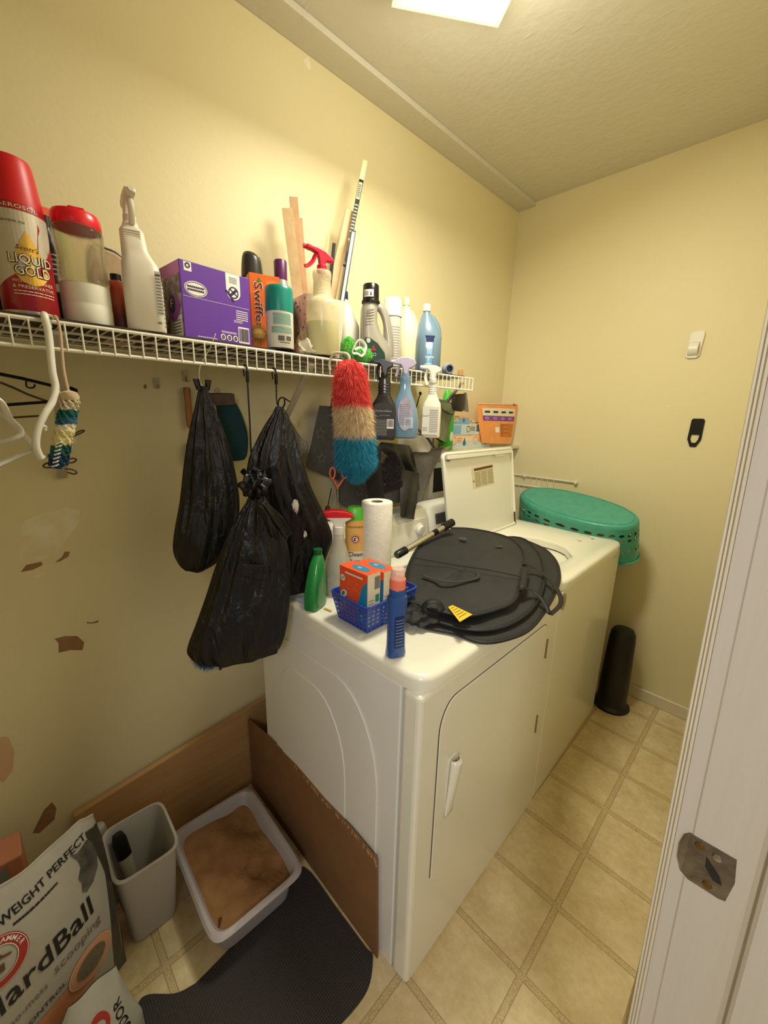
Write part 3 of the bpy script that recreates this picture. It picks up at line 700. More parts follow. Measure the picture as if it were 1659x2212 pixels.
# what peeks out above the purple box
o = thing('peach_carton', 'peach coloured carton corner behind the left of the purple box', 'carton', (.055, at(352, 640, 'x', .055).y, ZT), .1)
MB().box(-.025, .025, -.028, .028, 0, .158).build('carton', mat('peach_card', (216, 168, 118), .6), o, smooth=False, bev=.001)
Print(plane_map((.0255, 0, 0), (0, 1, 0), (0, 0, 1)), .0004).rect(-.026, .026, .125, .154).build('lid_band', mat('peach_band', (196, 138, 96), .6), o)
yy = at(452, 568, 'x', .13).y
o = thing('blue_gripped_tool', 'black and dark blue grip lying on top of the purple box', 'tool', (.13, yy, ZT+hb_+.011), 0)
MB().tube(smooth_path([(0, -.05, -.004), (0, -.02, .002), (0, .015, .004), (0, .04, .000)], 5), [.004, .005, .006, .007, .008, .008, .009, .009, .0095, .010, .010, .0105, .0105, .010, .009, .007], 12).build('grip', mat('dark_blue_rubber', (28, 34, 72), .5), o)
MB().tube([(0, -.06, -.006), (0, -.048, -.004)], .003, 8).build('shaft', black_pl, o)
yy = at(506, 590, 'x', .07).y
o = thing('green_box', 'green box showing above the back edge of the purple box', 'box', (.075, yy, ZT), .55)
MB().box(-.045, .045, -.035, .035, 0, .170).build('carton', mat('leaf_green_card', (98, 152, 62), .5), o, smooth=False, bev=.001)
MB().box(-.046, .046, -.036, .036, .160, .172).build('lid', mat('leaf_green_lid', (70, 112, 44), .5), o, smooth=False, bev=.001)
# dark capped orange can
rt, r, y = put('air_freshener', 'orange can with dark grey scalloped cap behind the orange duster box', 'aerosol can', 521, 568, 590, .10)
h = topz(545, 550, .10)-ZT
MB().lathe([(r*.96, 0), (r, .004), (r, h*.74), (r*.9, h*.78)], 30).build('can_body', mat('orange_can', (222, 104, 30), .35), rt)
g = MB(); N = 32
def capf(u, v):
    a = 2*PI*u; z = h*.76+v*(h*.24)*(.80+.20*abs(cos(a+.5))**.7); rr = r*(.98-.18*v*v-(.04*v if v > .9 else 0)); return (rr*cos(a), rr*sin(a), z)
g.grid(N, 8, capf, cu=True).build('cap', mat('charcoal_cap', (52, 52, 48), .3), rt, solid=.002)
MB().lathe([(r*.7, h*.86), (.001, h*.87)], 20, caps=False).build('nozzle_plate', black_pl, rt)
# orange box
swm = mat('orange_box_card', (232, 104, 24), .45)
y0 = at(575, 660, 'x', .19).y
hs = topz(560, 590, .19)-ZT
o = thing('duster_refill_box', 'tall orange duster refill box with its name running down the front', 'box', (.19, y0, ZT), -.28)
MB().box(-.055, 0, -.043, .040, 0, hs).build('carton', swm, o, smooth=False, bev=.0012)
fm = plane_map((0, -.043, 0), (0, 1, 0), (0, 0, 1))
Print(fm, .0003).rect(.045, .080, hs*.6, hs*.94).build('front_panel', mat('bright_orange_panel', (246, 128, 40), .45), o)
Print(fm, .0006).text('Swiffer', .022, hs*.60, .034, hs*.60, rot=-PI/2, bold=True).build('outline_lettering', ink_w, o)
Print(fm, .0010).text('Swiffer', .022, hs*.60, .031, hs*.585, rot=-PI/2).build('dark_lettering', ink_k, o)
Print(fm, .0008).poly([(.020, hs*.90), (.026, hs*.96), (.034, hs*.90)]).build('green_mark', mat('green_ink', (60, 130, 50), .5), o)
# round bristle brush
yb_, rb_ = cyl(545, 577, 705, .25)
o = thing('scrub_brush', 'round tan bristle brush between the purple box and teal can', 'brush', (.245, yb_-.002, ZT+.036), 0)
g = MB()
for i in range(900):
    a = rnd.uniform(0, 2*PI); b_ = math.acos(rnd.uniform(-1, 1)); d = Vector((sin(b_)*cos(a)*.8, sin(b_)*sin(a), cos(b_)))
    e = Vector((rnd.gauss(0, 1), rnd.gauss(0, 1), rnd.gauss(0, 1))).normalized()*.0007; L_ = rnd.uniform(.026, .034)
    g.add([d*.012-e, d*.012+e, d*L_+e*.3], [(0, 1, 2)])
tn = mat('tan_bristle', (196, 158, 84), .8); g.build('bristles', tn, o, smooth=False)
MB().lathe([(.001, -.016), (.016, -.010), (.021, 0), (.016, .012), (.001, .018)], 18, caps=False).build('core', tn, o)
# grey bottle, purple cap
rt, r, y = put('grey_bottle', 'grey bottle with purple cap behind the teal capped can', 'bottle', 578, 640, 680, .13)
h = topz(602, 562, .13)-ZT; r = min(r, .038)
MB().lathe([(r*.96, 0), (r, .004), (r, h*.52), (r*.9, h*.60), (r*.62, h*.73), (r*.5, h*.80), (r*.46, h*.83)], 34).build('body', mat('silver_grey_plastic', (160, 156, 146), .35, .2), rt)
MB().lathe([(r*.50, h*.80), (r*.50, h*.985), (r*.44, h), (.001, h)], 28, caps=False).build('cap', mat('purple_cap', (88, 32, 88), .35), rt)
# teal capped can
rt, r, y = put('disinfectant_can', 'white aerosol can with teal cap beside the purple box', 'aerosol can', 577, 635, 745, .27)
h = topz(606, 622, .27)-ZT
MB().lathe([(r*.95, .0), (r, .003), (r, h*.62)], 40).build('can_body', mat('off_white_label', (218, 214, 196), .4), rt)
MB().lathe([(r*1.02, h*.60), (r*1.02, h*.93), (r*.96, h*.985), (r*.9, h), (.001, h)], 40, caps=False).build('cap', mat('teal_cap', (0, 132, 120), .35), rt)
cm = cyl_map(r, 0, .05)
Print(cm, .0004).rect(-r*.55, r*.9, h*.38, h*.57, 10).rect(-r*.7, r*.95, h*.26, h*.34, 10).build('tinted_label', mat('mint_label', (168, 196, 180), .5), rt)
Print(cm, .0008).lines(-r*.52, r*.85, h*.39, h*.56, 9, .35, 5).lines(-r*.68, r*.9, h*.25, h*.36, 6, .35, 6).build('label_print', mat('teal_ink', (70, 110, 102), .5), rt)
Print(cm, .0008).rect(-r*.2, r*.25, h*.13, h*.21, 4).rect(r*.4, r*.8, h*.14, h*.21, 4).lines(-r*.1, r*.7, h*.09, h*.12, 1, .5, 2).build('code_block', mat('code_grey', (84, 80, 76), .5), rt)
MB().lathe([(r*1.005, 0), (r*1.02, .002), (r*1.005, .004)], 40).build('base_rim', black_pl, rt)
# crumpled brown plastic package
rt, r, y = put('plastic_wrapped_package', 'crumpled brown package in clear wrap left of the pink trigger bottle', 'package', 637, 678, 745, .245)
g = MB(); R3 = random.Random(5); ph = [R3.uniform(0, 6) for _ in range(8)]
def crum(u, v):
    a = 2*PI*u; k_ = 1-.55*v**1.6
    n = .10*sin(3*a+ph[0]+5*v)+.08*sin(5*a+ph[1]-7*v)+.06*sin(9*a+ph[2]+11*v)
    return (r*k_*(1+n)*cos(a)*1.0, r*k_*(1+n)*sin(a), .070*v+.006*sin(4*a+ph[3])*v)
g.grid(40, 16, crum, cu=True).build('wrap', mat('brown_film', (128, 104, 72), .2, 0, .7, 30, .4, 60, (178, 160, 126), coat=.5), rt)
MB().lathe([(r*.9, 0.0002), (.001, .0004)], 30, caps=False).build('base', lin_m, rt)

# patterned bin
bin_m = mat('bin_card', (228, 208, 190), .55)
bx, by = .165, at(697, 700, 'x', .20).y
o = thing('storage_bin', 'tapered square bin printed with small red hearts, holding wood strips', 'bin', (bx, by, ZT), -.12)
BW0, BW1, BH = .052, .068, .175
def binw(v): return BW0+(BW1-BW0)*v/BH
g = MB()
for z, w_ in ((0, BW0), (BH, BW1), (BH, BW1-.003), (.003, BW0-.003)):
    g.v += [(w_, -w_, z), (w_, w_, z), (-w_, w_, z), (-w_, -w_, z)]
for i in range(3):
    for k_ in range(4): k2 = (k_+1) % 4; g.f.append((i*4+k_, i*4+k2, (i+1)*4+k2, (i+1)*4+k_))
g.f += [(3, 2, 1, 0), (12, 13, 14, 15)]
g.build('bin', bin_m, o, smooth=False)
for side in (0, 1):
    def bm_(u, v, l, side=side):
        w_ = binw(v)+l
        return Vector((w_, u, v)) if side == 0 else Vector((u, -w_, v))
    p1 = Print(bm_, .0005); p2 = Print(bm_, .0005); R4 = random.Random(11+side)
    for i in range(46):
        v = R4.uniform(.008, BH-.008); u = R4.uniform(-.92, .92)*(binw(v)-.006); s = R4.uniform(.0022, .0048)
        t = R4.choice('hcs')
        if t == 'h': (p1 if R4.random() < .6 else p2).poly([(u, v-s*1.3), (u+s, v-.1*s), (u+s*.9, v+s*.5), (u+s*.4, v+s*.7), (u, v+s*.3), (u-s*.4, v+s*.7), (u-s*.9, v+s*.5), (u-s, v-.1*s)])
        elif t == 'c': p2.ring(u, v, s, s, .0009, 10)
        else: p1.poly([(u-s*.3, v-s), (u+s*.3, v-s*.9), (u+s*.5, v+s), (u, v+s*.8)])
    p1.build('heart_print', mat('dark_red_print', (128, 36, 30), .5), o); p2.build('heart_print', mat('red_print', (196, 72, 60), .5), o)
# strips of wood and trim standing in the bin
def stick(name, label, cat, top, w, t, m, x1, base, x0=.165, parts=None, rot=0):
    T = at(top[0], top[1], 'x', x1); Bp = Vector((x0+base[0], by+base[1], ZT+.006)); d = (T-Bp); L_ = d.length
    q_ = d.to_track_quat('Z', 'X')
    o_ = MB().box(-t/2, t/2, -w/2, w/2, 0, L_).build(name, m, smooth=False, bev=.0008)
    # broad side towards +x
    dz = d.normalized(); vx = (CAM-Bp).normalized(); dx = (vx-dz*vx.dot(dz)).normalized(); dy = dz.cross(dx)
    R_ = Matrix((dx, dy, dz)).transposed() @ Matrix.Rotation(rot, 3, 'Z')
    o_.rotation_euler = R_.to_euler(); o_.location = Bp
    tag(o_, label, cat); return o_, L_
pink_w = mat('pinkish_wood', (200, 164, 124), .6, 0, .6, 16, .2, 60, (186, 132, 92))
wl1 = mat('light_basswood', (206, 180, 130), .6, 0, .5, 16, .2, 60, (204, 176, 126))
stick('wood_strip', 'wide pale wood strip leaning furthest left out of the bin', 'wood strip', (620, 450), .030, .006, wood_l, .10, (-.02, -.030))
stick('wood_strip', 'pinkish wood strip just behind the furthest left strip', 'wood strip', (634, 426), .026, .007, pink_w, .085, (-.035, -.015))
stick('wood_strip', 'narrow short pinkish strip right of the left leaning pair', 'wood strip', (650, 472), .010, .008, pink_w, .08, (-.045, .008))
stick('wood_strip', 'short pale strip behind the pink trigger head', 'wood strip', (700, 535), .018, .006, wl1, .12, (-.01, .012))
stick('wood_strip', 'thin pale strip sticking up just right of the pink trigger head', 'wood strip', (710, 506), .008, .007, wl1, .10, (-.03, .018))
stick('trim_strip', 'short black strip beside the pink trigger head', 'trim strip', (722, 526), .012, .006, black_pl, .12, (-.005, .024))
stick('wood_strip', 'broad pale strip leaning right in the bin', 'wood strip', (756, 455), .026, .007, wood_l, .09, (-.03, .020))
stick('wood_strip', 'pale wood strip leaning furthest right behind the labelled strip', 'wood strip', (781, 420), .018, .006, wl1, .07, (-.045, .042))
so_, L_ = stick('trim_strip', 'longest clear white strip with a black barcode label, leaning right', 'trim strip', (789, 347), .016, .004, mat('ivory_trim', (226, 212, 164), .4), .10, (0, .040))
ff = plane_map((.0022, 0, 0), (0, 1, 0), (0, 0, 1))
Print(ff, .0003).rect(-.0075, .0075, L_*.46, L_*.90).build('sleeve_label', black_pl, so_)
Print(ff, .0007).rect(-.0062, .0062, L_*.47, L_*.60).rect(-.0062, .005, L_*.80, L_*.885).lines(-.006, .005, L_*.63, L_*.78, 9, .3, 4).build('label_paper', mat('label_ivory', (214, 202, 166), .5), so_)
p_ = Print(ff, .0011)
for i in range(16): p_.rect(-.004, .004, L_*.485+i*.0022, L_*.485+i*.0022+.001)
p_.lines(-.005, .004, L_*.81, L_*.875, 7, .5, 4).build('barcode', ink_k, so_)
so_, L_ = stick('trim_strip', 'white channel strip with black edges leaning right', 'trim strip', (764, 498), .016, .006, black_pl, .15, (.024, .046))
MB().box(.003, .0045, -.0045, .0045, .01, L_-.008).build('white_face', mat('white_strip_face', (214, 210, 200), .4), so_, smooth=False)

# clear bottle with pink trigger
rt, r, y = put('spray_bottle', 'clear spray bottle half full of yellowish liquid with a pink trigger', 'spray bottle', 662, 732, 720, .272, rz=-.3)
h1 = topz(700, 588, .272)-ZT; hn = h1
prof = [(r*.93, 0), (r, .005), (r, h1*.58), (r*.99, h1*.61), (r*.93, h1*.64), (r*.80, h1*.67), (r*.62, h1*.70), (r*.55, h1*.72), (r*.52, h1*.90), (r*.56, h1*.92), (r*.56, h1*.97), (r*.52, h1)]
cl2 = mat('frosted_clear_plastic', (240, 228, 188), .25, alpha=.32)
MB().lathe(prof, 40, caps=False).build('bottle', cl2, rt, solid=.001)
MB().lathe([(r*.86, .002), (r*.95, .008), (r*.95, h1*.40), (.001, h1*.401)], 40).build('liquid', mat('yellowish_liquid', (196, 202, 128), .2), rt)
rr_ = MB()
for i in range(7): rr_.lathe([(r*.535-.0012*i*.4, h1*(.70+.03*i)), (r*.56-.0012*i*.4, h1*(.71+.03*i)), (r*.535-.0012*i*.4, h1*(.72+.03*i))], 34, caps=False)
rr_.build('neck_rings', cl2, rt)
pk = mat('pink_red_plastic', (214, 26, 62), .35)
sprayer(rt, h1-.004, (topz(680, 530, .272)-ZT-h1+.004)/.064, pk, pk, pk, -1, 0)
MB().tube([(0, 0, .01), (0, 0, h1)], .002, 6).build('dip_tube', white_pl, rt)
# torn clear film at its foot
o = thing('cling_film', 'crumpled clear film at the foot of the pink trigger bottle', 'plastic film', (.300, at(668, 760, 'x', .300).y-.012, ZT))
R5 = random.Random(3); cf = mat('thin_clear_film', (240, 236, 214), .1, alpha=.45, spec=.8)
g = MB(); g.grid(12, 10, lambda u, v: (.004+.006*sin(7*u+5*v), (u-.5)*.045+.004*sin(9*v), .001+.035*v*(1-.5*abs(u-.4))+.004*sin(8*u+3)*v))
g.build('film', cf, o, solid=.0004)

# white jug with blue cap (behind bin)
jugw = mat('jug_white', (224, 220, 206), .35)
def jug(root, r, h, m, capm, capr=.018, d=1, e=2.6, hk=1.0, capname='cap'):
    MB().loft([(0, r*.92, r*.92, 0, 0, e), (.006, r, r, 0, 0, e), (h*.48, r, r, 0, 0, e), (h*.56, r*.97, r*.96, 0, 0, e), (h*.70, r*.70, r*.70, 0, -d*r*.15, 2.2), (h*.82, r*.42, r*.44, 0, -d*r*.22, 2), (h*.88, capr*.9, capr*.9, 0, -d*r*.24, 2), (h*.93, capr*.86, capr*.86, 0, -d*r*.24, 2)], 40).build('jug', m, root)
    MB().tube(smooth_path([(0, -d*r*.10, h*.84), (0, d*r*.30, h*.80), (0, d*r*.70, h*.68), (0, d*r*.86, h*.50)], 6), r*.17, 10, flat=1.3).build('handle', m, root)
    MB().lathe([(capr, h*.90), (capr*1.02, h*.91), (capr*.98, h*.99), (capr*.9, h), (.001, h)], 26, (0, -d*r*.24), caps=False).build(capname, capm, root)
rt, r, y = put('bleach_jug', 'white jug with dark blue cap right behind the heart printed bin', 'jug', 722, 772, 690, .12, rz=0)
h = topz(742, 630, .12)-ZT
jug(rt, r*1.1, h, jugw, mat('navy_cap', (30, 44, 104), .35), .016)
Print(cyl_map(r*1.1, 0, -.5), .0006).rect(-r, r, h*.08, h*.30, 10).build('label', mat('blue_grey_label', (150, 164, 178), .5), rt)
Print(cyl_map(r*1.1, 0, -.5), .0010).rect(-r*.9, r*.9, h*.22, h*.26, 8).build('label_band', mat('crimson_band', (176, 44, 64), .5), rt)
# big silver bottle with black cap
rt, r, y = put('cleaner_bottle', 'large silver bottle with a black measuring cap and loop handle', 'bottle', 770, 852, 730, .215, rz=-.55)
h = topz(800, 612, .215)-ZT
sil = mat('silver_plastic', (168, 164, 152), .32, .35, .2, 8)
hb2 = h
def P2(u, v): return (u, v)
# body with the loop handle on the far side: front column and rear handle joined top and bottom
MB().loft([(0, .036, .052, 0, .002, 3.2), (.006, .040, .056, 0, .002, 3.2), (h*.20, .040, .054, 0, .000, 3), (h*.30, .038, .046, 0, -.006, 3), (h*.42, .034, .034, 0, -.018, 2.8), (h*.55, .032, .028, 0, -.024, 2.6), (h*.68, .030, .028, 0, -.024, 2.4), (h*.76, .026, .026, 0, -.020, 2), (h*.80, .022, .022, 0, -.018, 2)], 44).build('bottle', sil, rt)
MB().tube(smooth_path([(0, -.008, h*.755), (0, .016, h*.73), (0, .034, h*.62), (0, .044, h*.46), (0, .050, h*.30), (0, .052, h*.14)], 6), .0135, 12, flat=1.2).build('handle', sil, rt)
MB().lathe([(.030, h*.77), (.0315, h*.775), (.0315, h*.80), (.028, h*.81), (.027, h*.985), (.024, h), (.001, h)], 34, (0, -.018), caps=False).build('cap', mat('gloss_black_cap', (24, 22, 22), .2), rt)
cmc = lambda u, v, l: Vector(((.0275+l)*cos(u/.0275-.3), -.018+(.0275+l)*sin(u/.0275-.3), v))
Print(cmc, .0006).rect(-.022, .012, h*.835, h*.92, 8).build('cap_sticker', ink_w, rt)
Print(cmc, .0010).lines(-.020, -.004, h*.85, h*.90, 3, .4, 3).poly([(.0, h*.85), (.006, h*.85), (.004, h*.89), (.003, h*.905), (.002, h*.89)]).build('sticker_print', ink_k, rt)
rb2 = MB()
for i in range(6): rb2.tube([(.031, -.040+.001*i, h*(.50+.035*i)), (.0335, -.026, h*(.505+.035*i)), (.031, -.012, h*(.52+.035*i))], .0013, 6)
rb2.build('grip_ribs', sil, rt)
bl = plane_map((.0405, 0, 0), (0, 1, 0), (0, 0, 1))
Print(lambda u, v, l: Vector((.0403+l-6*u*u*.0, u, v)), .0005).poly([(-.046, h*.03), (.030, h*.03), (.024, h*.16), (.0, h*.27), (-.03, h*.34), (-.045, h*.33)]).build('label', mat('dark_green_label', (22, 58, 48), .4), rt)
Print(lambda u, v, l: Vector((.0403+l, u, v)), .0010).text('PRO', -.018, h*.13, .016, .026).ell(-.032, h*.30, .007, .008).build('label_print', mat('silver_ink', (190, 190, 176), .4), rt)
Print(lambda u, v, l: Vector((.0403+l, u, v)), .0014).poly([(-.020, h*.205), (-.015, h*.245), (-.010, h*.205)]).rect(-.026, -.006, h*.18, h*.20).build('red_mark', ink_r, rt)
# white wipes can
rt, r, y = put('white_canister', 'white cylindrical can behind the silver bottle', 'canister', 828, 866, 700, .145)
h = topz(846, 644, .145)-ZT
MB().lathe([(r*.97, 0), (r, .003), (r, h*.76), (r*1.0, h*.77)], 34).build('can_body', mat('pale_grey_label', (206, 202, 192), .4), rt)
MB().lathe([(r*1.08, h*.75), (r*1.08, h*.78), (r*1.02, h*.80), (r*.98, h*.985), (r*.9, h), (.001, h)], 34, caps=False).build('cap', white_pl, rt)
cm = cyl_map(r, 0, .0)
Print(cm, .0006).lines(-r, r*1.0, h*.12, h*.62, 14, .4, 9).build('label_print', mat('faint_grey_ink', (160, 156, 150), .5), rt)
Print(cm, .0008).rect(-r*1.1, -r*.3, h*.62, h*.74, 5).build('navy_patch', mat('navy_ink', (30, 44, 92), .5), rt)
# cream jug
rt, r, y = put('cream_jug', 'tall cream coloured jug between the silver bottle and the blue jug', 'jug', 857, 905, 740, .125, rz=-.5)
h = topz(872, 640, .125)-ZT
jug(rt, r*1.05, h, mat('cream_plastic', (232, 222, 184), .4), mat('cream_cap', (228, 220, 188), .4), .013)
# blue window-cleaner jug
rt, r, y = put('blue_jug', 'translucent blue jug with white cap, furthest right of the tall bottles', 'jug', 897, 952, 760, .20, rz=-.75)
h = topz(917, 654, .20)-ZT
blu = mat('translucent_blue_plastic', (112, 140, 158), .25, 0, .2, 8, coat=.3)
jug(rt, r, h, blu, white_pl, .0145)
cm = cyl_map(r, 0, 0)
Print(cm, .0008).rect(-r*1.1, r*.55, h*.02, h*.53, 12).build('label', mat('sky_label', (88, 150, 196), .5, 0, 1, 26, 0, 1, (206, 226, 236)), rt)
Print(cm, .0012).rect(-r*1.1, r*.55, h*.44, h*.53, 12).build('label_band', mat('dark_blue_band', (26, 40, 92), .5), rt)
Print(cm, .0016).text('Eliminator', -r*.25, h*.23, .0145, r*1.5, bold=True).lines(-r*.6, r*.2, h*.10, h*.14, 2, .4, 3).build('label_lettering', ink_w, rt)
# lavender ball dispenser lying on its side
y, r = cyl(945, 990, 795, .22)
o = thing('detergent_ball', 'lilac grey round dispenser lying open near the right end of the shelf', 'dispenser', (.22, y, ZT+.0262), -.55)
lav = mat('lilac_grey_plastic', (156, 158, 176), .3)
b_ = .026
prof = [(.013, .020), (.017, .022), (.0175, .019), (.022, .013), (.026, 0), (.022, -.014), (.012, -.024), (.001, -.026)]
g = MB().lathe(prof, 30, caps=False); g.v = [(z, y_, x_) for x_, y_, z in g.v]; g.build('ball', lav, o)
g = MB().lathe([(.0135, .0215), (.012, .006), (.001, .005)], 24, caps=False); g.v = [(z, y_, x_) for x_, y_, z in g.v]; g.build('inner_cup', mat('dark_inner', (58, 58, 66), .5), o)
g = MB().lathe([(.0135, .021), (.0185, .0225), (.0185, .018)], 24, caps=False); g.v = [(z, y_, x_) for x_, y_, z in g.v]; g.build('rim', mat('blue_grey_rim', (112, 120, 160), .3), o)
pg_ = mat('peg_wood', (196, 142, 90), .6)
for i, (px_, lb_) in enumerate(((990, 'left one of two wooden pegs standing at the shelf end'), (997, 'right one of two wooden pegs standing at the shelf end'))):
    T = at(px_, 812, 'x', .24)
    o = thing('clothes_peg', lb_, 'clothes peg', (T.x, T.y, ZT), .2)
    for s in (-1, 1): MB().box(-.004, .004, s*.001, s*.0045, 0, .028+.003*i).build('peg_half', pg_, o, smooth=False, bev=.0006)
    MB().tube([(-.005, -.0035, .016), (-.005, .0035, .016), (.005, .0035, .016), (.005, -.0035, .016)], .0006, 6, closed=True).build('spring', steel, o)
# green microfibre mitt
mc = at(768, 752, 'x', .285)
grn = mat('lime_microfibre', (132, 216, 106), .9, 0, .5, 60, 0, 1, (96, 184, 78))
o = thing('microfibre_mitt', 'lime green microfibre mitt with white elastic loops on the shelf edge', 'mitt', (.285, mc.y, ZT), 0)
def fur(g, surf, n, L0, L1, w, rr=rnd, droop=0, jit=.3):
    for i in range(n):
        p, d = surf(rr.random(), rr.random())
        d = (d+Vector((rr.gauss(0, jit), rr.gauss(0, jit), rr.gauss(0, jit)-droop))).normalized(); L_ = rr.uniform(L0, L1)
        e = d.orthogonal().normalized(); e.rotate(Matrix.Rotation(rr.uniform(0, 6), 3, d)); e = e*w
        m_ = p+d*L_*.55; t = p+(d+Vector((0, 0, -.35*droop))).normalized()*L_
        g.add([p-e, p+e, m_+e*.8, m_-e*.8, t], [(0, 1, 2, 3), (3, 2, 4)])
def ellsurf(c, a, b_, cz):
    c = Vector(c)
    def s(u, v):
        t, p = 2*PI*u, math.acos(1-2*v); n = Vector((sin(p)*cos(t), sin(p)*sin(t), cos(p)))
        return c+Vector((n.x*a, n.y*b_, n.z*cz)), Vector((n.x/a, n.y/b_, n.z/cz)).normalized()
    return s
def ellmesh(g, c, a, b_, cz): 
    g.grid(20, 13, lambda u, v: (c[0]+a*cos(2*PI*u)*sin(PI*v), c[1]+b_*sin(2*PI*u)*sin(PI*v), c[2]+cz*cos(PI*v)), cu=True)
g = MB(); g2 = MB()
for c, a, b_, cz in (((.0, .030, .020), .022, .030, .020), ((-.002, -.028, .032), .020, .020, .030)):
    ellmesh(g2, c, a, b_, cz); fur(g, ellsurf(c, a, b_, cz), 1500, .004, .008, .0009)
g2.build('mitt', grn, o); g.build('pile', grn, o, smooth=False)
MB().tube(smooth_path([(.026, -.035, .018), (.030, -.020, .048), (.026, .0, .055), (.030, .016, .040), (.030, .002, .012), (.029, -.018, .016)], 5, True), .0022, 8, closed=True, flat=2).build('elastic_loop', white_pl, o)
MB().tube(smooth_path([(.028, -.028, .026), (.031, -.008, .034), (.030, .010, .022)], 5), .002, 8, flat=2).build('elastic_loop', white_pl, o)
# ------------------------------------------------------------ things hanging below the shelf
def lerp_rows(rows, v):
    n = len(rows)-1; t = min(max(v, 0), 1)*n; i = min(int(t), n-1); t -= i
    P = [rows[max(i-1, 0)], rows[i], rows[i+1], rows[min(i+2, n)]]
    def cr(a, b, c, d): return .5*((2*b)+(c-a)*t+(2*a-5*b+4*c-d)*t*t+(3*b-a-3*c+d)*t**3)
    return [cr(*[p[k] for p in P]) for k in range(len(rows[0]))]
def cloth(name, rows, x, m, org=None, parent=None, nu=16, nv=18, amp=.003, fr=2.5, bulge=0, thick=.002, closed=0, seed=1, **kw):
    """a hanging sheet or flat bag between left and right outlines (photo pixels met at depth x); rows: xl, yl, xr, yr[, x]"""
    R = random.Random(seed); ph = [R.uniform(0, 6) for _ in range(4)]; org = Vector(org) if org is not None else Vector((0, 0, 0))
    rows = [tuple(r)+((x,) if len(r) == 4 else ()) for r in rows]
    def f(u, v, s=1, add=0):
        xl, yl, xr, yr, xx = lerp_rows(rows, v)
        a, b = at(xl, yl, 'x', xx), at(xr, yr, 'x', xx); p = a.lerp(b, u)
        e = 1-(2*u-1)**2
        dx = amp*sin(fr*2*PI*u+ph[0]+2*v)+amp*.6*sin(fr*4.3*u+ph[1]-3*v)+amp*.4*sin(7*v+ph[2]+3*u)
        return p-org+Vector((dx*(.3+.7*min(1, v*3))+s*bulge*e**.6+add, 0, 0))
    g = MB(); g.grid(nu, nv, f)
    if closed:
        g.grid(nu, nv, lambda u, v: f(u, v, -1, -closed*(1-(2*u-1)**8)*min(1, 10*v)*min(1, 10*(1-v))-.0005)); return g.build(name, m, parent, **kw)
    return g.build(name, m, parent, solid=thick, off=-1, **kw)
bagm = bpy.data.materials.new('black_bin_liner_film'); bagm.use_nodes = True
def bag_material(m):
    nt = m.node_tree; b = nt.nodes['Principled BSDF']; L = nt.links.new
    b.inputs['Base Color'].default_value = (*lin((13, 12, 12)), 1); b.inputs['Roughness'].default_value = .36; b.inputs['Specular IOR Level'].default_value = .42
    tc = nt.nodes.new('ShaderNodeTexCoord'); mp = nt.nodes.new('ShaderNodeMapping'); mp.inputs['Scale'].default_value = (1, 1, .35); L(tc.outputs['Object'], mp.inputs[0])
    n = nt.nodes.new('ShaderNodeTexNoise'); n.inputs['Scale'].default_value = 26; n.inputs['Detail'].default_value = 5; n.inputs['Distortion'].default_value = .8; L(mp.outputs[0], n.inputs[0])
    v = nt.nodes.new('ShaderNodeTexVoronoi'); v.inputs['Scale'].default_value = 13; v.feature = 'F1'; L(mp.outputs[0], v.inputs['Vector'])
    a = nt.nodes.new('ShaderNodeMath'); a.operation = 'ADD'; L(n.outputs[0], a.inputs[0]); L(v.outputs['Distance'], a.inputs[1])
    bp = nt.nodes.new('ShaderNodeBump'); bp.inputs['Strength'].default_value = .8; bp.inputs['Distance'].default_value = .016; L(a.outputs[0], bp.inputs['Height']); L(bp.outputs[0], b.inputs['Normal'])
bag_material(bagm)
def sack(name, label, rows, x, flat=.5, pleat=.10, nf=13, seed=1, nm='sack', group=None, fade=1.0, topz_=None):
    """rows: (py, left px, right px)"""
    R = random.Random(seed); ph = [R.uniform(0, 6) for _ in range(6)]
    T = at((rows[0][1]+rows[0][2])/2, rows[0][0], 'x', x)
    root = thing(name, label, 'bag', T, 0, group)
    def f(u, v):
        py, l, r_ = lerp_rows(rows, v)
        cy, r = cyl(l, r_, py, x); p = at((l+r_)/2, py, 'x', x); a = 2*PI*u; fa = face(x, cy)
        am = pleat*(1-fade*v**1.5)
        k = 1+am*sin(nf*a+ph[0]+1.2*v)+am*.6*sin((nf*1.7//1)*a+ph[1]-2*v)+.06*sin(3*a+ph[2]+6*v)+.05*v*sin(5*a+ph[3]-9*v)+.05*v*sin(8*a+ph[5]+13*v+2*sin(6*v))+.03*sin(13*a-17*v+ph[4])*v+.025*sin(21*v+4*a)*v
        ux = r*flat*k*cos(a); uy = r*(1+(k-1)*.25)*sin(a)
        return Vector((x+ux*cos(fa)-uy*sin(fa), cy+ux*sin(fa)+uy*cos(fa), p.z+.004*sin(2*a+ph[4])*v))-T
    g = MB(); g.grid(110, 46, f, cu=True)
    g.v.append(tuple(f(0, 1)*.5+f(.5, 1)*.5)); n = len(g.v)-1; b = 45*110
    for k in range(110): g.f.append((b+k, b+(k+1) % 110, n))
    g.build(nm, bagm, root, angle=180); return root, T
ra, TA = sack('bin_bag', 'leftmost black bin bag, smooth and pleated, hanging on a white string', [(834, 432, 444), (850, 427, 452), (880, 421, 462), (930, 410, 482), (1000, 399, 502), (1080, 390, 516), (1140, 380, 513), (1185, 376, 500), (1215, 385, 476), (1232, 400, 445)], .235, .45, .13, 12, 3)
MB().tube(smooth_path([(0, 0, 0), (-.006, -.004, .012), (0, -.003, .045), (.04, .008, .085), (.070, .012, .115)], 5), .0012, 6).build('string', white_pl, ra)
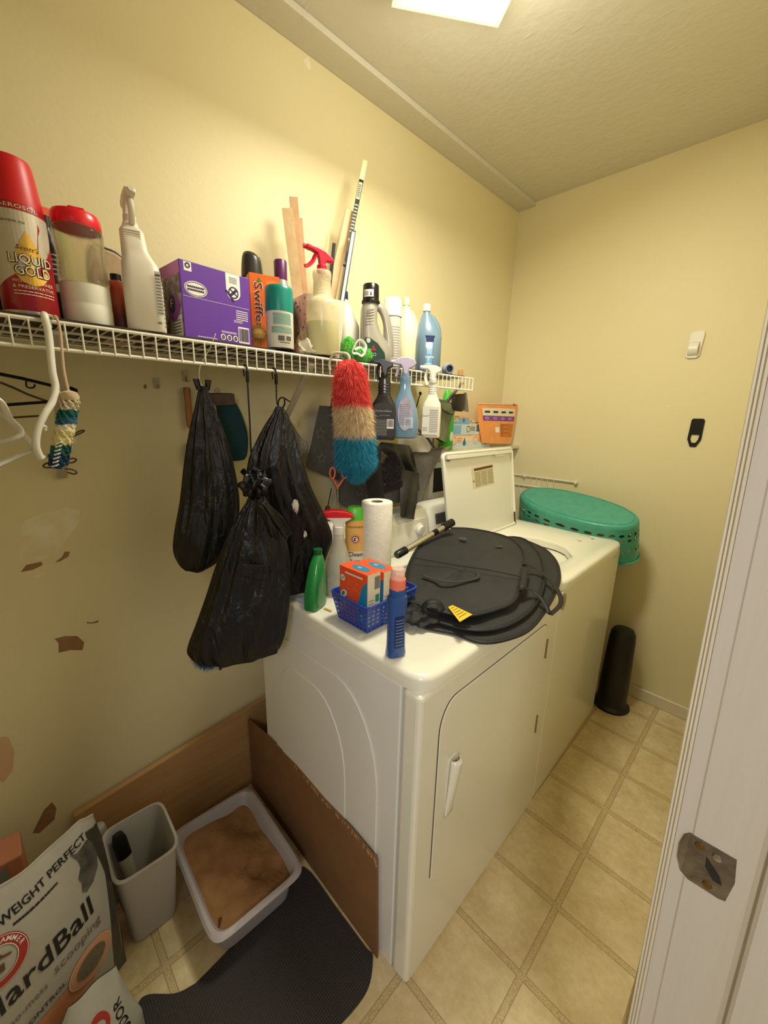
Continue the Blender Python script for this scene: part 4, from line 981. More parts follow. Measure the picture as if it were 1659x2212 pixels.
for s in (-1, 1): MB().loft([(-.01, .007, .006, 0, s*.010, 2), (.004, .007, .007, 0, s*.013, 2), (.016, .003, .008, 0, s*.015, 2)], 16).build('bag_ear', bagm, ra)
# long black hooks
hookm = mat('black_metal_hook', (26, 24, 22), .4, .5)
def longhook(label, px, py0, py1, x, reach=.03):
    a = at(px, py0, 'x', x); b = at(px, py1, 'x', x)
    y = (a.y+b.y)/2
    o = thing('long_hook', label, 'hook', (XS, y, Z2), 0)
    H = a.z-b.z
    MB().tube(smooth_path([(-.008, 0, -.020), (-.010, 0, .0), (0, 0, .0072), (.0085, 0, -.002), (.008, 0, -.03), (.008, 0, -H*.5), (.008, 0, -H), ((.008+reach)*.5, 0, -H-.014), (reach, 0, -H-.004), (reach+.002, 0, -H+.012)], 5), .0021, 8).build('hook_wire', hookm, o)
    MB().tube([(.0085, 0, -.008), (.0085, 0, -.034)], .0042, 8).build('sleeve', hookm, o)
    return y, b.z
longhook('longer black metal hook carrying the knotted bin bag', 549, 800, 1038, .34, .078)
longhook('shorter black metal hook just right of the longer one', 600, 802, 872, .325, .045)
rb_, TB = sack('bin_bag', 'wide open black bin bag behind the knotted one, white scraps showing', [(878, 596, 608), (895, 588, 622), (930, 566, 634), (990, 538, 650), (1050, 532, 668), (1110, 545, 696), (1160, 560, 716), (1200, 572, 708), (1250, 590, 690), (1282, 604, 668)], .352, .30, .16, 11, 8)
MB().tube(smooth_path([(0, 0, -.004), (.0, 0, .014), (.02, 0, .022), (.05, .002, .012)], 5), .0018, 6).build('tie', bagm, rb_)
rc_, TC_ = sack('bin_bag', 'knotted black bin bag hanging lowest in front, its mouth tied in a bunch', [(1062, 540, 566), (1085, 532, 578), (1110, 517, 592), (1160, 492, 614), (1220, 468, 626), (1280, 446, 626), (1335, 424, 622), (1385, 405, 616), (1405, 410, 610), (1420, 424, 604)], .398, .30, .16, 10, 5, fade=.65)
g = MB(); R6 = random.Random(12)
def knotf(u, v):
    a = 2*PI*u; p = PI*v; k = 1+.30*sin(5*a+3*p)*sin(p)+.22*sin(9*a-4*p)*sin(p)+.12*sin(14*a+7*p)
    return (.026*k*sin(p)*cos(a), .027*k*sin(p)*sin(a), .016+.030*cos(p)*k)
g.grid(48, 24, knotf, cu=True).build('knot', bagm, rc_, angle=180)
for i, (a_, l_) in enumerate(((.4, .05), (2.2, .045), (4.0, .04))):
    g = MB(); g.grid(7, 8, lambda u, v: (.012*cos(a_)+(u-.5)*.03*sin(a_)+.004*sin(9*v+u*5), .012*sin(a_)*1.6*v+(u-.5)*.034*cos(a_)*(.4+v), .030+l_*v*.55+.006*sin(8*u+i)))
    g.build('knot_ear', bagm, rc_, solid=.0008)
def flap(nm, rows, x, amp=.003, sd=2): cloth(nm, rows, x+.020, bagm, TC_, rc_, 8, 12, amp, 1.2, .004, .0012, seed=sd)
flap('handle_flap', [(560, 1088, 572, 1082), (590, 1130, 606, 1112), (618, 1168, 629, 1150)], .425)
flap('handle_flap', [(556, 1095, 566, 1090), (570, 1125, 590, 1130), (585, 1160, 600, 1165)], .432, sd=5)
cloth('folded_pocket', [(524, 1218, 582, 1222), (522, 1236, 584, 1238), (528, 1246, 578, 1256)], .436, bagm, TC_, rc_, 14, 10, .002, 3, .003, .0015, seed=4)
# white scraps
scrap = mat('crumpled_tissue', (214, 206, 194), .7, 0, .5, 40, .5, 40)
for (px_, py_, s_, lb) in ((640, 1090, .017, 'crumpled clear and white wrapper in the open bin bag'), (660, 1152, .011, 'small white scrap below the wrapper in the open bin bag')):
    p = at(px_, py_, 'x', .386); o = thing('paper_scrap', lb, 'scrap', p)
    Rs = random.Random(int(px_)); tt = [[Rs.uniform(.5, 1.15) for _ in range(10)] for _ in range(11)]
    MB().grid(10, 11, lambda u, v: (s_*.45*sin(PI*v)*cos(2*PI*u), s_*.75*sin(PI*v)*sin(2*PI*u)*tt[int(v*10)][int(u*10) % 10], s_*1.5*cos(PI*v)*tt[int(v*10)][int(u*10) % 10]), cu=True).build('scrap', scrap, o, angle=20)
# blue fluff peeking below the knotted bag
p = at(464, 1424, 'x', .352); o = thing('blue_duster', 'blue fluffy duster tip peeking out under the knotted bin bag', 'duster', p)
g = MB(); fur(g, ellsurf((0, 0, .02), .02, .035, .02), 1500, .018, .030, .0009, droop=.5); g.build('fluff', mat('blue_fluff', (26, 98, 150), .9, 0, .5, 50), o, smooth=False)
MB().loft([(-.036, .003, .004, 0, .012, 2), (.12, .004, .004, 0, .012, 2)], 10).build('stick', black_pl, o)

# wall hooks, brush and oven mitt behind the left bag
acr = mat('clear_acrylic', (206, 192, 158), .15, alpha=.55)
for px_, lb in ((338, 'clear adhesive hook on the wall left of the wooden handled brush'),):
    p = at(px_, 828, 'x', .001); o = thing('adhesive_hook', lb, 'hook', p)
    MB().prism(rrect(.016, .030, .005), lambda u, v: (0, u, v), lambda u, v: (.003, u, v)).build('plate', acr, o, smooth=False)
    MB().tube(smooth_path([(.004, .001, .006), (.005, .001, -.008), (.012, .001, -.014), (.014, .001, -.008)], 4), .0013, 6).build('wire_hook', steel, o)
hx = []
for px_, py_, lb in ((401, 812, 'faint clear hook above the wooden handled brush'), (470, 850, 'faint clear hook holding the teal oven mitt')):
    p = at(px_, py_, 'x', .001); o = thing('adhesive_hook', lb, 'hook', p)
    MB().prism(rrect(.018, .034, .006), lambda u, v: (0, u, v), lambda u, v: (.003, u, v)).build('plate', acr, o, smooth=False)
    MB().tube(smooth_path([(.003, 0, .0), (.006, 0, -.014), (.014, 0, -.016), (.016, 0, -.006)], 4), .0014, 6).build('wire_hook', steel, o)
a, b = at(403, 836, 'x', .022), at(400, 925, 'x', .022)
o = thing('wooden_handled_brush', 'wooden handled brush with wire shaft hanging behind the leftmost bin bag', 'brush', a)
L_ = a.z-b.z
MB().lathe([(.001, 0), (.009, -.001), (.0105, -.01), (.009, -L_*.3), (.0105, -L_*.7), (.009, -L_*.95), (.004, -L_)], 18, caps=False).build('handle', mat('worn_wood_handle', (166, 112, 58), .5, 0, .6, 30), o)
MB().tube([(0, 0, -L_), (0, .002, -L_-.045)], .0012, 6).build('wire', steel, o)
MB().lathe([(.010, -L_-.04), (.016, -L_-.05), (.02, -L_-.10), (.001, -L_-.105)], 16).build('bristle_head', black_pl, o)
p = at(478, 850, 'x', .05)
o = thing('oven_mitt', 'dark teal oven mitt with grey cuff behind the leftmost bin bag', 'oven mitt', p)
cloth('mitt', [(466, 872, 508, 868), (470, 900, 522, 895), (478, 950, 535, 940), (492, 985, 534, 980), (505, 996, 528, 992)], .055, mat('dark_teal_quilt', (22, 62, 72), .9, 0, .4, 40, .4, 50), p, o, 14, 16, .001, 1, .012, closed=.006)
cloth('cuff', [(450, 852, 506, 850), (458, 866, 507, 862), (464, 876, 509, 874)], .060, mat('grey_brown_cuff', (96, 84, 72), .9), p, o, 14, 8, .001, 1, .014, closed=.008)
cloth('cuff_lining', [(448, 849, 500, 849), (452, 858, 498, 856)], .058, black_pl, p, o, 8, 4, .001, 1, .006, closed=.004)

# light grey woolly cloth
p = at(612, 882, 'x', .20)
o = thing('grey_cloth', 'light grey speckled cloth corner hanging right of the open bin bag', 'cloth', p)
cloth('cloth', [(606, 882, 612, 880), (606, 905, 630, 912), (608, 940, 652, 945), (610, 968, 668, 966), (612, 990, 648, 990), (618, 1012, 630, 1008)], .20, mat('speckled_grey_wool', (140, 130, 118), .95, 0, .9, 160, .5, 120, (86, 80, 74)), p, o, 12, 16, .002, 1.5, .004, .004)

# grey totes with star outlines, cord, scissors, screwdriver
totem = mat('charcoal_felt', (84, 82, 80), .95, 0, .4, 60, .3, 90)
def star(pp, u, v, R_, w_=.0012):
    P = []
    for k in range(10):
        a = PI/2+k*PI/5; r = R_ if k % 2 == 0 else R_*.48; P.append((u+r*cos(a), v+r*sin(a)))
    for i in range(10):
        a, b = Vector(P[i]), Vector(P[(i+1) % 10]); n = (b-a).orthogonal().normalized()*w_*.5
        pp.mb.add([pp.fn(*(a-n), pp.lift), pp.fn(*(b-n), pp.lift), pp.fn(*(b+n), pp.lift), pp.fn(*(a+n), pp.lift)], [(0, 1, 2, 3)])
    return pp
starm = mat('pale_star_line', (146, 142, 136), .8)
p = at(706, 880, 'x', .055)
o = thing('star_tote', 'dark grey felt tote with two star outlines left of the fluffy duster', 'tote bag', p)
cloth('tote', [(690, 876, 742, 880), (681, 915, 748, 920), (670, 965, 755, 975), (660, 1005, 760, 1028), (668, 1014, 756, 1042)], .055, totem, p, o, 14, 14, .0015, 1, .008, closed=.005)
for px_, py_ in ((692, 936), (695, 990)):
    q = at(px_, py_, 'x', .0655)-p
    star(Print(plane_map(q, (0, 1, 0), (0, 0, 1))), 0, 0, .020).build('star_outline', starm, o)
MB().tube(smooth_path([(.02, .01, .035), (.016, .008, .0), (.018, .008, -.04), (.020, .006, -.055)], 5), .0028, 8).build('cord', black_pl, o)
p = at(770, 1030, 'x', .075)
o = thing('star_tote', 'second dark grey felt tote, lower, behind the blue end of the duster', 'tote bag', p)
cloth('tote', [(738, 1010, 830, 1000), (730, 1050, 830, 1040), (730, 1080, 832, 1082), (742, 1092, 826, 1096)], .075, totem, p, o, 14, 12, .0015, 1, .008, closed=.005)
q = at(778, 1062, 'x', .0855)-p
star(Print(plane_map(q, (0, 1, 0), (0, 0, 1))), 0, 0, .020).build('star_outline', starm, o)
a = at(729, 1052, 'x', .12)
pinkh = mat('coral_pink_plastic', (226, 112, 92), .4)
o = thing('scissors', 'scissors with coral pink handles hanging below the grey tote', 'scissors', a)
for s, px_, py_ in ((-1, 718, 1022), (1, 744, 1022)):
    c_ = at(px_, py_, 'x', .12)-a; R_ = .014
    MB().tube([(0, c_.y+R_*cos(t)*.85, c_.z+R_*1.45*sin(t)) for t in [2*PI*k/20 for k in range(20)]], .0032, 8, closed=True).build('handle_ring', pinkh, o)
    MB().tube([(0, c_.y-s*.002, c_.z-R_*1.35), (0, s*.001, 0), (.0, -s*.0015, -.006)], [.003, .0045, .004], 8).build('handle_shank', pinkh, o)
    b = at(730 if s > 0 else 726, 1110, 'x', .12)-a
    MB().prism([(-.005*1, 0), (.005, 0), (.0022, -abs(b.z)), (.0005, -abs(b.z)-.003)], lambda u, v: (s*.0008-.0006, u+b.y*(v/b.z if b.z else 0), v), lambda u, v: (s*.0008+.0006, u+b.y*(v/b.z if b.z else 0), v)).build('blade', steel, o, smooth=False)
MB().lathe([(.0035, -.002), (.0035, .002)], 12).build('pivot_screw', steel, o).rotation_euler = (0, PI/2, 0)
a = at(716, 1055, 'x', .10); b = at(708, 1105, 'x', .10)
o = thing('screwdriver', 'dark screwdriver hanging tip up left of the coral pink scissors', 'screwdriver', b)
MB().tube([(0, 0, .02), tuple(a-b)], .0018, 8).build('shaft', hookm, o)
MB().lathe([(.001, -.035), (.010, -.03), (.009, -.01), (.0105, .004), (.009, .018), (.005, .022)], 16, caps=False).build('handle', mat('dark_brown_handle', (66, 34, 26), .4), o)

# the fluffy duster
pd_ = at(757, 790, 'x', .385)
o = thing('fluffy_duster', 'big fluffy duster in red, cream and blue hanging from the shelf rail', 'duster', (.385, pd_.y, 0))
rows = [(778, 738, 772), (800, 728, 786), (840, 724, 792), (870, 726, 798), (920, 730, 802), (965, 728, 808), (1000, 730, 808), (1025, 750, 792)]
spec = []
for py_, l, r_ in rows:
    y_, r = cyl(l, r_, py_, .385); spec.append((at((l+r_)/2, py_, 'x', .385).z, y_-pd_.y, r))
def dsp(z):
    for (z0, y0, r0), (z1, y1, r1) in zip(spec, spec[1:]):
        if z1 <= z <= z0: t = (z0-z)/(z0-z1); return y0+(y1-y0)*t, r0+(r1-r0)*t
    return spec[-1][1:]
zt_, zb_ = spec[0][0], spec[-1][0]
cz1 = at(757, 868, 'x', .385).z; cz2 = at(765, 935, 'x', .385).z
for nm, z0, z1, col, col2, cnt in (('red_fluff', zt_, cz1, (236, 84, 74), (206, 44, 44), 9000), ('cream_fluff', cz1, cz2, (232, 208, 164), (192, 158, 112), 9000), ('blue_fluff', cz2, zb_, (48, 152, 178), (20, 100, 136), 14000)):
    g = MB()
    def sf(u, v, z0=z0, z1=z1):
        z = z0+(z1-z0)*v; y_, r = dsp(z); a = 2*PI*u; r *= .80
        d = Vector((cos(a), sin(a), -.9 if z > zb_+.05 else -.2-1.8*(1-max(0, (z-zb_)/.05))))
        if z < zb_+.05: r *= max(.05, ((z-zb_)/.05))**.5
        return Vector((r*cos(a), y_+r*sin(a), z)), d.normalized()
    fur(g, sf, cnt, .022, .040, .0005, droop=.35, jit=.34)
    c0 = MB(); c0.grid(28, 10, lambda u, v: sf(u, v)[0]*1.0, cu=True)
    mm = mat(nm+'_fibre', col, .85, 0, .6, 70, 0, 1, col2)
    g.v += c0.v; off_ = len(g.v)-len(c0.v); g.f += [tuple(i+off_ for i in q) for q in c0.f]
    g.build(nm, mm, o, smooth=False)
y_, r = dsp(zt_)
MB().tube(smooth_path([(0, y_, zt_-.02), (0, y_-.004, zt_+.012), (-.03, y_-.006, Z1+.012), (-.062, y_-.008, Z1+.012), (-.082, y_-.008, Z1-.01), (-.080, y_-.008, Z1-.03)], 6), .004, 10).build('handle', mat('cream_handle', (214, 204, 180), .5), o)

# trigger bottles hooked over the rail by their heads
def hung(name, label, pl, pr, pym, pyt, pyb, x, rz, secs, m, em=3):
    y_, r = cyl(pl, pr, pym, x); mid = (pl+pr)/2
    zt = at(mid, pyt, 'x', x).z; zb = at(mid, pyb, 'x', x).z; H = zt-zb
    o = thing(name, label, 'spray bottle', (x, y_, zb), rz)
    MB().loft([(H*a, r*b*.62*(1 if e < 9 else 1), r*b, 0, 0, e) for a, b, e in secs], 44).build('bottle', m, o)
    return o, r, H
# black glass-cleaner bottle
blk = mat('satin_black_bottle', (30, 28, 28), .3, coat=.3)
o, r, H = hung('spray_bottle', 'black glass cleaner bottle with black trigger hooked over the shelf rail', 802, 856, 910, 815, 950, .350, face(.35, .38)-.05, [(0, .82, 3), (.02, .97, 3), (.10, 1, 3), (.45, 1, 3), (.58, .92, 2.8), (.68, .62, 2.4), (.75, .46, 2.2), (.90, .50, 2.1), (.97, .44, 2), (1, .42, 2)], blk)
rg = MB()
for i in range(5): z = H*(.70+.045*i); rg.lathe([(r*.50, z-.001), (r*.53, z+.0005), (r*.50, z+.002)], 30, sx=.66, caps=False)
rg.build('neck_ribs', blk, o)
hd = sprayer(o, H-.004, (at(830, 778, 'x', .35).z-at(830, 815, 'x', .35).z)/.068*1.15, black_pl, black_pl, black_pl, -1, 1)
pm = plane_map((r*.625, 0, 0), (0, 1, 0), (0, 0, 1))
Print(pm).poly([(a*r*.88, H*(.045+.55*b)) for a, b in [(-.9, 0), (.9, 0), (1, .1), (1, .75), (.8, .95), (.5, 1), (-.5, 1), (-.8, .95), (-1, .75), (-1, .1)]]).build('label', mat('near_black_label', (38, 36, 33), .5), o)
Print(pm, .0010).text('PerfectGlass', 0, H*.47, .0085, r*1.25, shear=.25).text('GLASS CLEANER', r*.1, H*.40, .0035, r*.8).lines(-r*.7, r*.3, H*.08, H*.34, 11, .25, 3).build('lettering', mat('dim_silver_ink', (176, 174, 164), .5), o)
Print(pm, .0010).rect(r*.28, r*.82, H*.19, H*.34).build('barcode_patch', ink_w, o)
Print(pm, .0014).bars(r*.32, r*.78, H*.22, H*.33).build('barcode', ink_k, o)
# blue clear bottle
bl2 = mat('steel_blue_clear_plastic', (108, 140, 166), .15, 0, .2, 10, coat=.5)
o, r, H = hung('spray_bottle', 'translucent blue teardrop spray bottle with lilac trigger hooked over the rail', 842, 904, 905, 812, 946, .345, face(.345, .49)+.05, [(0, .78, 2.6), (.02, .94, 2.6), (.10, 1, 2.5), (.28, 1, 2.5), (.48, .84, 2.4), (.66, .58, 2.3), (.78, .40, 2.1), (.92, .36, 2), (.985, .42, 2), (1, .40, 2)], bl2)
lil = mat('lilac_plastic', (178, 168, 190), .35)
sprayer(o, H-.006, .92, lil, lil, mat('collar_blue', (130, 154, 180), .3), -1, 2)
pm = lambda u, v, l: Vector((r*.635+l-.25*u*u/r*.5, u, v))
Print(pm).ell(.002, H*.40, r*.52, H*.27).build('faded_label', mat('faded_label', (150, 160, 178), .5, 0, .8, 90, 0, 1, (190, 170, 186)), o)
Print(pm, .0011).lines(-r*.36, r*.36, H*.22, H*.56, 12, .3, 6).build('label_print', mat('grey_violet_ink', (126, 116, 136), .5), o)
Print(pm, .0011).rect(r*.0, r*.58, H*.17, H*.34).build('barcode_patch', mat('blue_white', (200, 208, 220), .5), o)
p_ = Print(pm, .0015)
for i in range(9): p_.rect(r*.06, r*.5, H*(.185+.016*i), H*(.185+.016*i)+.001)
p_.build('barcode', mat('slate_ink', (84, 96, 120), .5), o)
# white bottle
o, r, H = hung('spray_bottle', 'white spray bottle with grey lettered label hooked over the rail right end', 912, 952, 900, 825, 945, .345, face(.345, .66)-.15, [(0, .86, 4), (.02, .98, 4), (.50, 1, 4), (.62, .92, 3.2), (.72, .60, 2.4), (.80, .44, 2), (.93, .40, 2), (1, .38, 2)], wb)
sprayer(o, H-.004, (at(940, 790, 'x', .345).z-at(940, 825, 'x', .345).z)/.068*1.15, white_pl, white_pl, white_pl, -1, 1)
rg = MB()
for i in range(4): z = H*(.80+.04*i); rg.lathe([(r*.42, z-.001), (r*.45, z+.0005), (r*.42, z+.002)], 30, sx=.75, caps=False)
rg.build('neck_rings', white_pl, o)
pm = plane_map((r*.625, 0, 0), (0, 1, 0), (0, 0, 1))
Print(pm, .0004).rect(-r*.88, r*.88, H*.06, H*.56).build('label', mat('soft_white_label', (222, 218, 206), .5), o)
Print(pm, .0009).text('Stand', -r*.52, H*.40, .009, r*.7, rot=.05, shear=.2).lines(-r*.1, r*.82, H*.10, H*.52, 13, .3, 3).lines(-r*.8, -r*.3, H*.12, H*.2, 3, .3, 3).build('label_print', mat('label_grey_ink', (104, 100, 92), .5), o)

# things hanging at the end of the shelf
p = at(975, 862, 'x', .20)
o = thing('green_bottle', 'green bottle with orange band behind the white hanging spray bottle', 'bottle', at(966, 958, 'x', .10))
p0 = at(966, 958, 'x', .10); zt = at(966, 842, 'x', .10).z-1.2785
o.location = (.09, p0.y+.0, 1.2785)
MB().loft([(0, .024, .036, 0, 0, 3), (.005, .026, .038, 0, 0, 3), (zt*.6, .026, .038, 0, 0, 3), (zt*.76, .020, .026, 0, 0, 2.4), (zt*.85, .013, .013, 0, 0, 2)], 34).build('bottle', mat('grass_green_plastic', (60, 168, 52), .35), o)
MB().lathe([(.030, zt*.78), (.030, zt*.82)], 26, sx=.7).build('orange_band', mat('orange_band', (232, 142, 62), .4), o)
MB().loft([(zt*.82, .022, .028, 0, 0, 2.4), (zt*.92, .020, .027, 0, 0, 2.4), (zt, .008, .014, 0, -.006, 2)], 26).build('cap', mat('bright_green_cap', (84, 196, 70), .35), o)
Print(plane_map((.0265, 0, .02), (0, 1, 0), (0, 0, 1))).ell(.008, .045, .014, .024).build('label', cream_paper, o)
p = at(968, 868, 'x', .24)
olv = mat('olive_fabric', (112, 116, 84), .9, 0, .4, 60, .4, 80)
o = thing('olive_cloth_roll', 'olive green rolled cloth hanging right of the white spray bottle', 'cloth', p)
cloth('roll', [(948, 862, 978, 872), (950, 880, 984, 884), (950, 905, 975, 905), (945, 935, 966, 940), (940, 945, 962, 958)], .24, olv, p, o, 12, 14, .001, 1, .010, closed=.008)
cloth('fold', [(952, 868, 984, 874), (956, 884, 982, 890), (960, 886, 972, 894)], .262, olv, p, o, 10, 8, .002, 2, .005, closed=.004)
p = at(991, 850, 'x', .27)
o = thing('sunglasses', 'dark sunglasses hanging on a grey strap at the shelf end', 'sunglasses', p)
cloth('dark_lens', [(980, 852, 1006, 850), (976, 862, 1007, 862), (978, 880, 1005, 880), (986, 888, 998, 889)], .27, mat('dark_lens', (34, 30, 28), .12), p, o, 12, 12, 0, 1, .010, closed=.004)
cloth('grey_pouch', [(1002, 848, 1008, 848), (1004, 865, 1010, 868), (998, 880, 1012, 888), (1000, 886, 1010, 890)], .262, mat('grey_pouch', (122, 118, 108), .6), p, o, 8, 10, .001, 1, .002, closed=.002)
MB().tube([tuple(at(a, b, 'x', .265)-p) for a, b in ((985, 846), (972, 858), (966, 868))], .004, 8, flat=.3).build('strap', mat('grey_strap', (140, 136, 126), .7), o)
for px_, lb in ((905, 'thin black hook on the wall between the blue and white spray bottles'),):
    a, b = at(px_+3, 850, 'x', .03), at(px_-6, 880, 'x', .03)
    o = thing('wall_hook', lb, 'hook', a); MB().tube([(0, 0, 0), tuple(b-a)], .0025, 8).build('hook_arm', hookm, o)
    MB().lathe([(.008, -.002), (.008, .002)], 14).build('hook_plate', hookm, o).rotation_euler = (0, PI/2, 0)

# dark jacket with fuzzy lining under the bottles
p = at(845, 960, 'x', .28)
jk = mat('black_olive_nylon', (34, 33, 27), .5, 0, .6, 14, .6, 26, (58, 56, 42)); bkc = mat('black_cloth', (16, 15, 15), .85)
o = thing('rain_jacket', 'black and olive jacket with fuzzy grey lining hanging below the black bottle', 'jacket', p)
cloth('body', [(826, 955, 884, 962), (822, 968, 896, 985), (840, 985, 903, 1010), (862, 1005, 904, 1030), (866, 1040, 904, 1060)], .272, jk, p, o, 26, 26, .012, 2.2, .008, closed=.006, seed=5)
cloth('sleeve', [(872, 1015, 906, 1022), (868, 1050, 905, 1060), (864, 1085, 902, 1095), (863, 1116, 897, 1122)], .292, jk, p, o, 20, 24, .007, 1.8, .008, closed=.006, seed=6)
cloth('sleeve', [(798, 958, 826, 966), (796, 990, 822, 1000), (789, 1025, 826, 1020), (796, 1065, 829, 1062), (802, 1106, 826, 1104)], .295, bkc, p, o, 12, 14, .002, 1, .006, closed=.005, seed=7)
g = MB()
lp_ = [at(a, b, 'x', .285)-p for a, b in ((846, 1016),)][0]
fur(g, ellsurf(tuple(lp_), .018, .040, .052), 5000, .006, .014, .0009, droop=.6)
ellmesh(g, tuple(lp_), .018, .040, .052)
g.build('fuzzy_lining', mat('salt_pepper_pile', (70, 64, 62), .95, 0, 1, 140, 0, 1, (28, 24, 24)), o, smooth=False)
cloth('hem', [(822, 1052, 878, 1035), (824, 1066, 872, 1050)], .285, bkc, p, o, 10, 4, .001, 1, .004, closed=.003)
cloth('grey_panel', [(828, 1060, 868, 1050), (828, 1078, 864, 1078), (832, 1086, 862, 1086)], .255, totem, p, o, 10, 6, .001, 1, .004, closed=.003)

# grey mesh hanging organiser and clear film
p = at(915, 972, 'x', .15)
gm = mat('grey_mesh_fabric', (128, 122, 112), .85, 0, .5, 90)
o = thing('mesh_hamper', 'grey mesh laundry hamper with curved frame tube left of the washer lid', 'hamper', p)
cloth('front_panel', [(872, 974, 957, 968), (878, 990, 950, 985), (888, 1030, 930, 1030), (896, 1070, 915, 1070), (900, 1105, 910, 1100)], .155, gm, p, o, 12, 14, .001, 1, .004, closed=.004)
MB().tube(smooth_path([tuple(at(a, b, 'x', .15)-p) for a, b in ((900, 926), (918, 940), (932, 958), (941, 972))], 5), .0055, 10).build('frame_tube', mat('slate_tube', (98, 98, 100), .5), o)
MB().tube(smooth_path([tuple(at(a, b, 'x', .168)-p) for a, b in ((872, 974), (915, 972), (958, 967))], 5), .004, 8).build('top_binding', mat('binding_grey', (104, 100, 96), .8), o)
cloth('white_lining', [(922, 950, 930, 950), (912, 965, 936, 966), (908, 972, 940, 972)], .148, scrap, p, o, 8, 6, .001, 1, .002, .002)
p = at(880, 955, 'x', .20)
o = thing('clear_bag', 'cloudy clear plastic bag between the jacket and the grey hamper', 'plastic bag', p)
cloth('film', [(862, 945, 905, 940), (858, 958, 922, 950), (860, 970, 930, 970), (880, 976, 925, 976)], .20, mat('cloudy_film', (196, 190, 178), .25, 0, .4, 30, .5, 40, alpha=.75), p, o, 12, 10, .004, 2, .012, closed=.004)
# ------------------------------------------------------------ low wooden shelf in the corner and what stands on it
SZ = 1.2775
shl = mat('painted_shelf_board', (212, 204, 172), .45)
o = MB().box(.0005, .142, .66, YB-.0005, SZ-.017, SZ).build('corner_shelf', shl, smooth=False, bev=.0015)
tag(o, 'cream painted board shelf in the back corner above the open washer lid', 'shelf')
def carton(name, label, pxl, pxr, pyt, z0, x, dep, m, cat='box', hz=None):
    pl_, pr_ = at(pxl, 940, 'x', x), at(pxr, 940, 'x', x); hgt = hz if hz else at((pxl+pxr)/2, pyt, 'x', x).z-z0
    o = thing(name, label, cat, (x, pl_.y, z0)); wd = pr_.y-pl_.y
    MB().box(-dep, 0, 0, wd, 0, hgt).build('carton', m, o, smooth=False, bev=.001)
    return o, wd, hgt, plane_map((0, 0, 0), (0, 1, 0), (0, 0, 1))
whc = mat('white_blue_card', (196, 208, 206), .5); orc = mat('pale_orange_card', (238, 206, 168), .5); blc = mat('pale_blue_card', (128, 172, 196), .5)
tlc = mat('teal_drop_ink', (38, 118, 150), .5); oc = mat('orange_ink', (230, 130, 58), .5); bri = mat('brown_ink', (134, 84, 48), .5); ppl = mat('violet_ink', (126, 60, 142), .5)
def drop_(P_, u, v, s): return P_.poly([(u+s*cos(a)*.75, v+s*sin(a)*.75) for a in [PI*(1+k/8) for k in range(9)]]+[(u+s*.35, v+s*.8), (u, v+s*1.5), (u-s*.35, v+s*.8)])
z = SZ+.0004
rowh = at(1000, 940, 'x', .11).z-z
half = 1016
for a, b, lb in ((970, 1015, 'bottom left laundry sheet box on the corner shelf, under the pale blue box'), (1016, 1060, 'bottom right laundry sheet box on the corner shelf')):
    o, wd, hg_, fm = carton('laundry_sheet_box', lb, a, b, 940, z, .11, .09, orc, hz=rowh)
    Print(fm, .0004).rect(.002, wd-.002, .002, hg_*.55).build('pale_band', whc, o)
    drop_(Print(fm, .0008), wd*.74, hg_*.42, hg_*.28).build('blue_drop', tlc, o)
    Print(fm, .0008).ring(wd*.25, hg_*.6, hg_*.26, hg_*.3, .003).lines(wd*.38, wd*.6, hg_*.45, hg_*.85, 3, .5, 4).build('lettering', oc, o)
z2 = z+rowh+.0004
h2 = at(1000, 916, 'x', .11).z-z2
o, wd, hg_, fm = carton('laundry_sheet_box', 'pale blue laundry sheet box in the middle of the stack', 968, 1026, 916, z2, .112, .09, whc, hz=h2)
Print(fm, .0004).rect(.002, wd*.45, hg_*.1, hg_*.9).build('blue_band', blc, o)
Print(fm, .0008).ring(wd*.72, hg_*.55, hg_*.3, hg_*.3, .004).lines(wd*.8, wd*.98, hg_*.35, hg_*.8, 3, .5, 4).build('lettering', bri, o)
o, wd, hg_, fm = carton('laundry_sheet_box', 'pale box showing three bottle icons beside the orange pouch', 1027, 1064, 916, z2, .112, .09, orc, hz=h2)
Print(fm, .0004).rect(.002, wd*.94, hg_*.28, hg_*.92).build('white_band', cream_paper, o)
p_ = Print(fm, .0008)
for i in range(3): p_.rect(wd*(.28+.17*i), wd*(.28+.17*i)+.007, hg_*.38, hg_*.78)
p_.build('icons', mat('grey_green_ink', (100, 110, 92), .5), o)
Print(fm, .0008).rect(.002, wd*.2, hg_*.3, hg_*.95).build('navy_block', mat('steel_blue_ink', (74, 112, 146), .5), o)
z3 = z2+h2+.0004
h3 = at(990, 897, 'x', .11).z-z3
o, wd, hg_, fm = carton('laundry_sheet_box', 'topmost laundry sheet box lettered POWER SHEETS', 969, 1012, 897, z3, .113, .09, blc, hz=h3)
Print(fm, .0004).rect(.001, wd-.001, hg_*.72, hg_*.99).build('orange_band', mat('soft_orange_card', (240, 170, 92), .5), o)
Print(fm, .0004).rect(.001, wd*.45, hg_*.38, hg_*.72).build('white_band', cream_paper, o)
drop_(Print(fm, .0008), wd*.70, hg_*.40, hg_*.26).build('blue_drop', mat('deep_blue_drop', (40, 96, 168), .5), o)
Print(fm, .0010).text('POWER', wd*.26, hg_*.80, hg_*.25, wd*.42, bold=True).text('SHEETS', wd*.24, hg_*.56, hg_*.25, wd*.42, bold=True).build('lettering', bri, o)
p = at(1022, 905, 'x', .105)
o = thing('torn_pouch', 'torn orange and white pouch lying on top of the laundry sheet boxes', 'pouch', (.105, p.y, z3))
R7 = random.Random(2)
